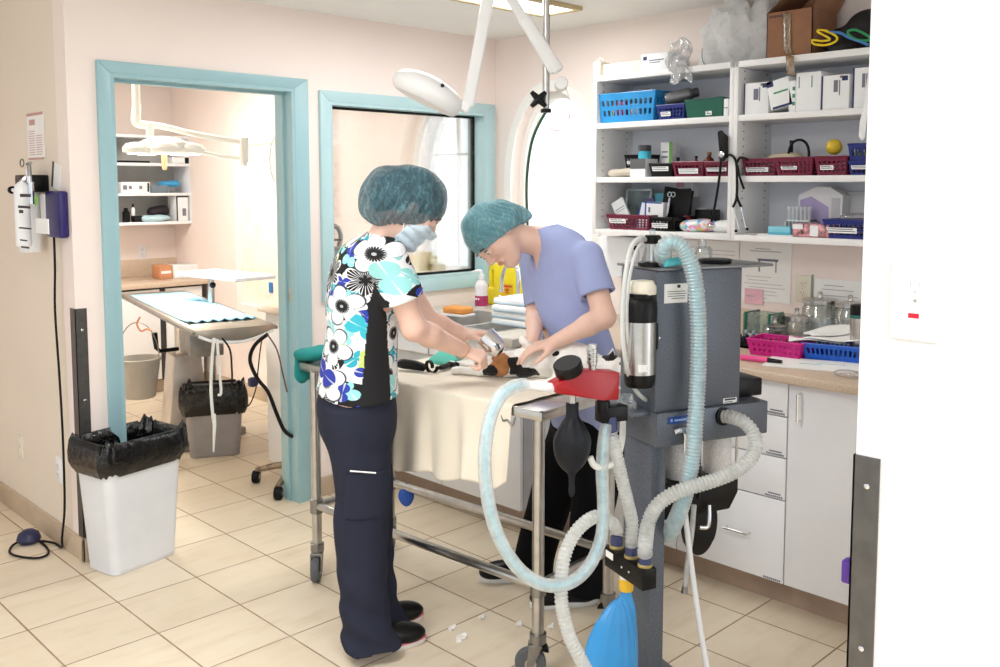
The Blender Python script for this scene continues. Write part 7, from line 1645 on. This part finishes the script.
netf2 = union([(ell((-.018, 0, -.028), (.072, .098, .056)), .03), (ell((-.010, 0, .022), (.106, .092, .102)), .02), (ell((-.095, 0, -.02), (.05, .055, .06)), .03), (ell((-.118, -.01, -.075), (.032, .036, .05)), .03)])
hair2 = union([(ell((-.014, 0, .02), (.101, .080, .095)), .02), (ell((-.09, 0, -.02), (.04, .045, .05)), .03)])
n2 = net_mat('aqua_net', (92, 150, 164), (172, 224, 230), .80)
make_net(go, G3, hair2, netf2, P2, n2, amp=.005, off=9, sl=.55)
eyes(go, G3, P2)
b = MB(); b.tube([gp(.089, .021, -.0665), gp(.0965, .008, -.0645), gp(.0965, -.008, -.0645), gp(.089, -.021, -.0665)], [.002, .0042, .0042, .002], 8, smooth=4).tube([gp(.089, .019, -.070), gp(.0945, .007, -.0725), gp(.0945, -.007, -.0725), gp(.089, -.019, -.070)], [.002, .0046, .0046, .002], 8, smooth=4); b.build('lips', m_lip, P2)
cL = sL.lerp(eL, .62); cR = sR.lerp(eR, .88); bL = (eL-sL).normalized(); bR = (eR-sR).normalized()
sl2 = union([(loft(tor2), .03), (cap(sL, cL, .062, .062), .035), (cap(sR, cR, .060, .052), .035), (cap(PH(555, 252, D2)+l2*.12, PH(550, 244, D2)+l2*.05, .05, .042), .04), (cap(PH(555, 252, D2)-l2*.12, PH(550, 244, D2)-l2*.05, .05, .042), .04)])
nb = PH(540, 240, 3.48); chest = PH(541, 277, 3.40)
vcut = union([(cap(PH(545, 243, 3.49)+f2*.012, gp(-.015, 0, -.075), .054, .056), .01), (cap(PH(548, 246, D2)+f2*.055, PH(562, 276, D2)+f2*.112, .05, .006), .012)])
m_blue = M('periwinkle_cotton', (164, 175, 221), .85, var=.03, scale=5, bump=.12, bscale=260)
zh2 = PH(590, 425, D2).z
def shirt2(P):
    q = P; fold = .0075*np.sin((q@A3((RT*.55+Zv*.7)))*40+waves(P, 11, 6)*2.2)*np.clip((1.24-P[:, 2])/.2, .1, 1)
    d = sl2(P)+.0045*waves(P, 20, 8, 4)+fold; d = np.maximum(d, -vcut(P)); d = np.maximum(d, zh2-P[:, 2])
    for a, s_, c, rr in ((bL, sL, cL, .051), (bR, sR, cR, .044)):
        near = cap(s_, c+a*.1, .078, .078)(P) < 0; along = (P-A3(c))@A3(a); d = np.where(near & (along > -.12), np.maximum(d, along), d)
        d = np.maximum(d, -cap(c-a*.02, c+a*.1, rr, rr)(P))
    return d
lo, hi = bounds([s[0] for s in tor2]+[cL, cR, sL, sR], .2)
sdf_obj('scrub_top', shirt2, lo, hi, .0045, m_blue, P2)
m_blk = M('black_trousers', (16, 16, 19), .9, var=.1, spec=.15, bump=.1, bscale=220)
pel2 = loft([(PH(586, 408, D2), l2, f2, .172, .117), (PH(588, 424, D2), l2, f2, .176, .126), (PH(589, 440, D2), l2, f2, .165, .12)])
def leg2(D, rows): return loft([(PH(c, y, d), l2, f2, w*.95, w) for y, c, w, d in rows])
lgN = leg2(0, ((420, 600, .095, 3.42), (455, 599, .095, 3.42), (500, 594, .085, 3.40), (540, 588, .078, 3.40), (575, 585, .078, 3.40), (592, 584, .082, 3.40)))
lgF = leg2(0, ((420, 578, .095, 3.59), (455, 566, .095, 3.59), (495, 552, .085, 3.60), (530, 541, .078, 3.61), (555, 535, .078, 3.61), (572, 533, .082, 3.62)))
def pants2(P):
    return smin(smin(pel2(P), lgN(P), .03), smin(pel2(P), lgF(P), .03), .004)+.004*waves(P, 22, 8, 6)
lo, hi = bounds([PH(586, 405, 3.4), PH(586, 405, 3.65), PH(584, 595, 3.4), PH(515, 574, 3.62)], .17)
sdf_obj('scrub_trousers', pants2, (lo[0], lo[1], .025), hi, .006, m_blk, P2)
m_ws = M('white_sole', (226, 226, 226), .5)
shoe(P2, hlN, PZ(556, 606)-hlN, sole=m_ws, L=.25); shoe(P2, hlF, PZ(480, 582)-hlF, sole=m_ws)
# ------------------------------------------------------------------ calico cat on the sheet
zc = TZ+.008
def cp_(x, y, z): 
    """point whose picture column/row is x,y at height z"""
    return PZ(x, y, z)
def onT(x, u_z, r):   # body centre above the sheet at column x: lies along the table
    base = PZ(x, 379+(x-540)*.02, zc); return Vector((base.x, base.y, zc+u_z))+Vector((.03, .01, 0))
bs = [(486, .036, .034), (502, .045, .043), (522, .052, .050), (544, .064, .063), (562, .067, .066), (578, .060, .057), (592, .046, .042)]
C_ = [onT(x, z, r) for x, z, r in bs]
hdc = onT(608, .046, .04); axc = (C_[-1]-C_[0]).normalized(); acr = Zv.cross(axc).normalized()   # acr: across, away from the flowered top?
if acr.x < 0: acr = -acr
pr = []
for i in range(len(C_)-1): pr.append((cap(C_[i], C_[i+1], bs[i][2], bs[i+1][2]), .02))
pr += [(ell(hdc, (.047, .040, .040)), .02), (cap(hdc, hdc-Zv*.012+axc*.03-acr*.018, .026, .016), .012)]
# ears
earN = hdc+Zv*.030-acr*.016; earF = hdc+Zv*.03+acr*.02
pr += [(cap(earN, earN+Zv*.030-acr*.006+axc*.006, .013, .003), .006), (cap(earF, earF+Zv*.030+acr*.006+axc*.006, .013, .003), .006)]
hip = C_[1]
def pz(x, y, z): return PZ(x, y, z)
pr += [(cap(hip-acr*.015, pz(480, 371, zc+.02), .03, .016), .015), (cap(pz(480, 371, zc+.02), pz(457, 370, zc+.014), .0145, .0135), .008), (ell(pz(455, 370, zc+.013), (.018, .015, .012)), .006),
       (cap(hip+acr*.02, pz(478, 363, zc+.022), .026, .015), .015), (cap(pz(478, 363, zc+.022), pz(458, 364.5, zc+.014), .014, .0125), .008),
       (cap(C_[0], pz(470, 366, zc+.015), .018, .0125), .01), (cap(pz(470, 366, zc+.015), pz(452, 364, zc+.012), .0125, .011), .008), (cap(pz(452, 364, zc+.012), pz(440, 368, zc+.012), .011, .009), .008)]
sho = C_[4]+Zv*.03
pr += [(cap(C_[4]+Zv*.02-acr*.01, PH(535, 352, 3.27), .026, .016), .015), (cap(PH(535, 352, 3.27), PH(523, 341, 3.27), .015, .0125), .008), (ell(PH(522.5, 340, 3.27), (.014, .014, .015)), .006),
       (cap(C_[4]-acr*.03, pz(556, 381, zc+.018), .028, .018), .015), (cap(pz(556, 381, zc+.018), pz(536, 384, zc+.013), .0155, .013), .008)]
catf = union(pr, .012)
lo, hi = bounds(C_+[hdc, pz(436, 368, zc), PH(523, 338, 3.27)], .09)
def cats(P): return np.maximum(catf(P)+.0016*waves(P, 160, 8)+.0012*waves(P, 300, 8, 5), zc-.004-P[:, 2])
m_catw = M('white_fur', (252, 249, 244), .95, var=.01, bump=.15, bscale=420, sheen=.3); m_cato = M('orange_fur', (196, 134, 84), .95, var=.15, scale=40, bump=.5, bscale=420, sheen=.2); m_catb = M('black_fur', (26, 23, 24), .9, var=.2, scale=50, bump=.5, bscale=420, sheen=.2)
oran = [ell(onT(497, .05, 0)-acr*.03, (.028, .05, .05)), ell(onT(520, .075, 0)-acr*.02, (.014, .03, .02)), ell(onT(533, .06, 0)-acr*.04, (.010, .02, .02))]
blk = [ell(onT(511, .045, 0)-acr*.045, (.017, .04, .036)), ell(onT(525, .018, 0)-acr*.05, (.036, .05, .028)), ell(onT(487, .02, 0)-acr*.03, (.012, .03, .026)), ell(onT(553, .095, 0)-acr*.05, (.013, .02, .014)), ell(pz(446, 367, zc+.012), (.05, .04, .03)), ell(hdc+Zv*.035-acr*.01, (.03, .022, .03))]
def catmat(C):
    n_ = .006*waves(C, 90, 8)+.003*waves(C, 220, 6, 3); o = np.min([f(C) for f in oran], 0)+n_ < 0; k = np.min([f(C) for f in blk], 0)+n_ < 0
    pw = (cap(pz(480, 371, zc+.02), pz(455, 370, zc+.013), .022, .02)(C) < 0)
    return np.where(pw, 0, np.where(k, 2, np.where(o, 1, 0)))
ct = thing('cat', 'calico cat lying on its side on the cream sheet', 'cat', (C_[3].x, C_[3].y, zc)); ct.rotation_euler = (0, 0, math.atan2(axc.y, axc.x))
sdf_obj('body', cats, (lo[0], lo[1], zc-.01), hi, .003, [m_catw, m_cato, m_catb], ct, fmat=catmat)
for s, e in ((-1, hdc+axc*.03-acr*.022+Zv*.012), (1, hdc+axc*.032+acr*.006+Zv*.014)): MB().ball(e, .006, 10).build('eye', M('amber_eye', (120, 130, 60), .1), ct)
MB().ball(hdc+axc*.047-acr*.022-Zv*.012, (.005, .006, .004), 10).build('nose', M('pink_nose', (206, 150, 140), .4), ct)
# polished steel cup in the left hand
cc = PH(491.5, 343.5, 3.16); axb = (RT*.72-Zv*.62-FH*.3).normalized()
t = thing('steel_cup', 'small polished steel cup held over the tail end of the cat', 'cup', cc)
MB().lathe([(.004, .045), (.022, .044), (.032, .034), (.038, .014), (.041, -.03), (.0425, -.031), (.040, -.032), (.036, .012), (.03, .032), (.0, .04)], cc, axb, 32).build('cup_body', m_chrome, t)
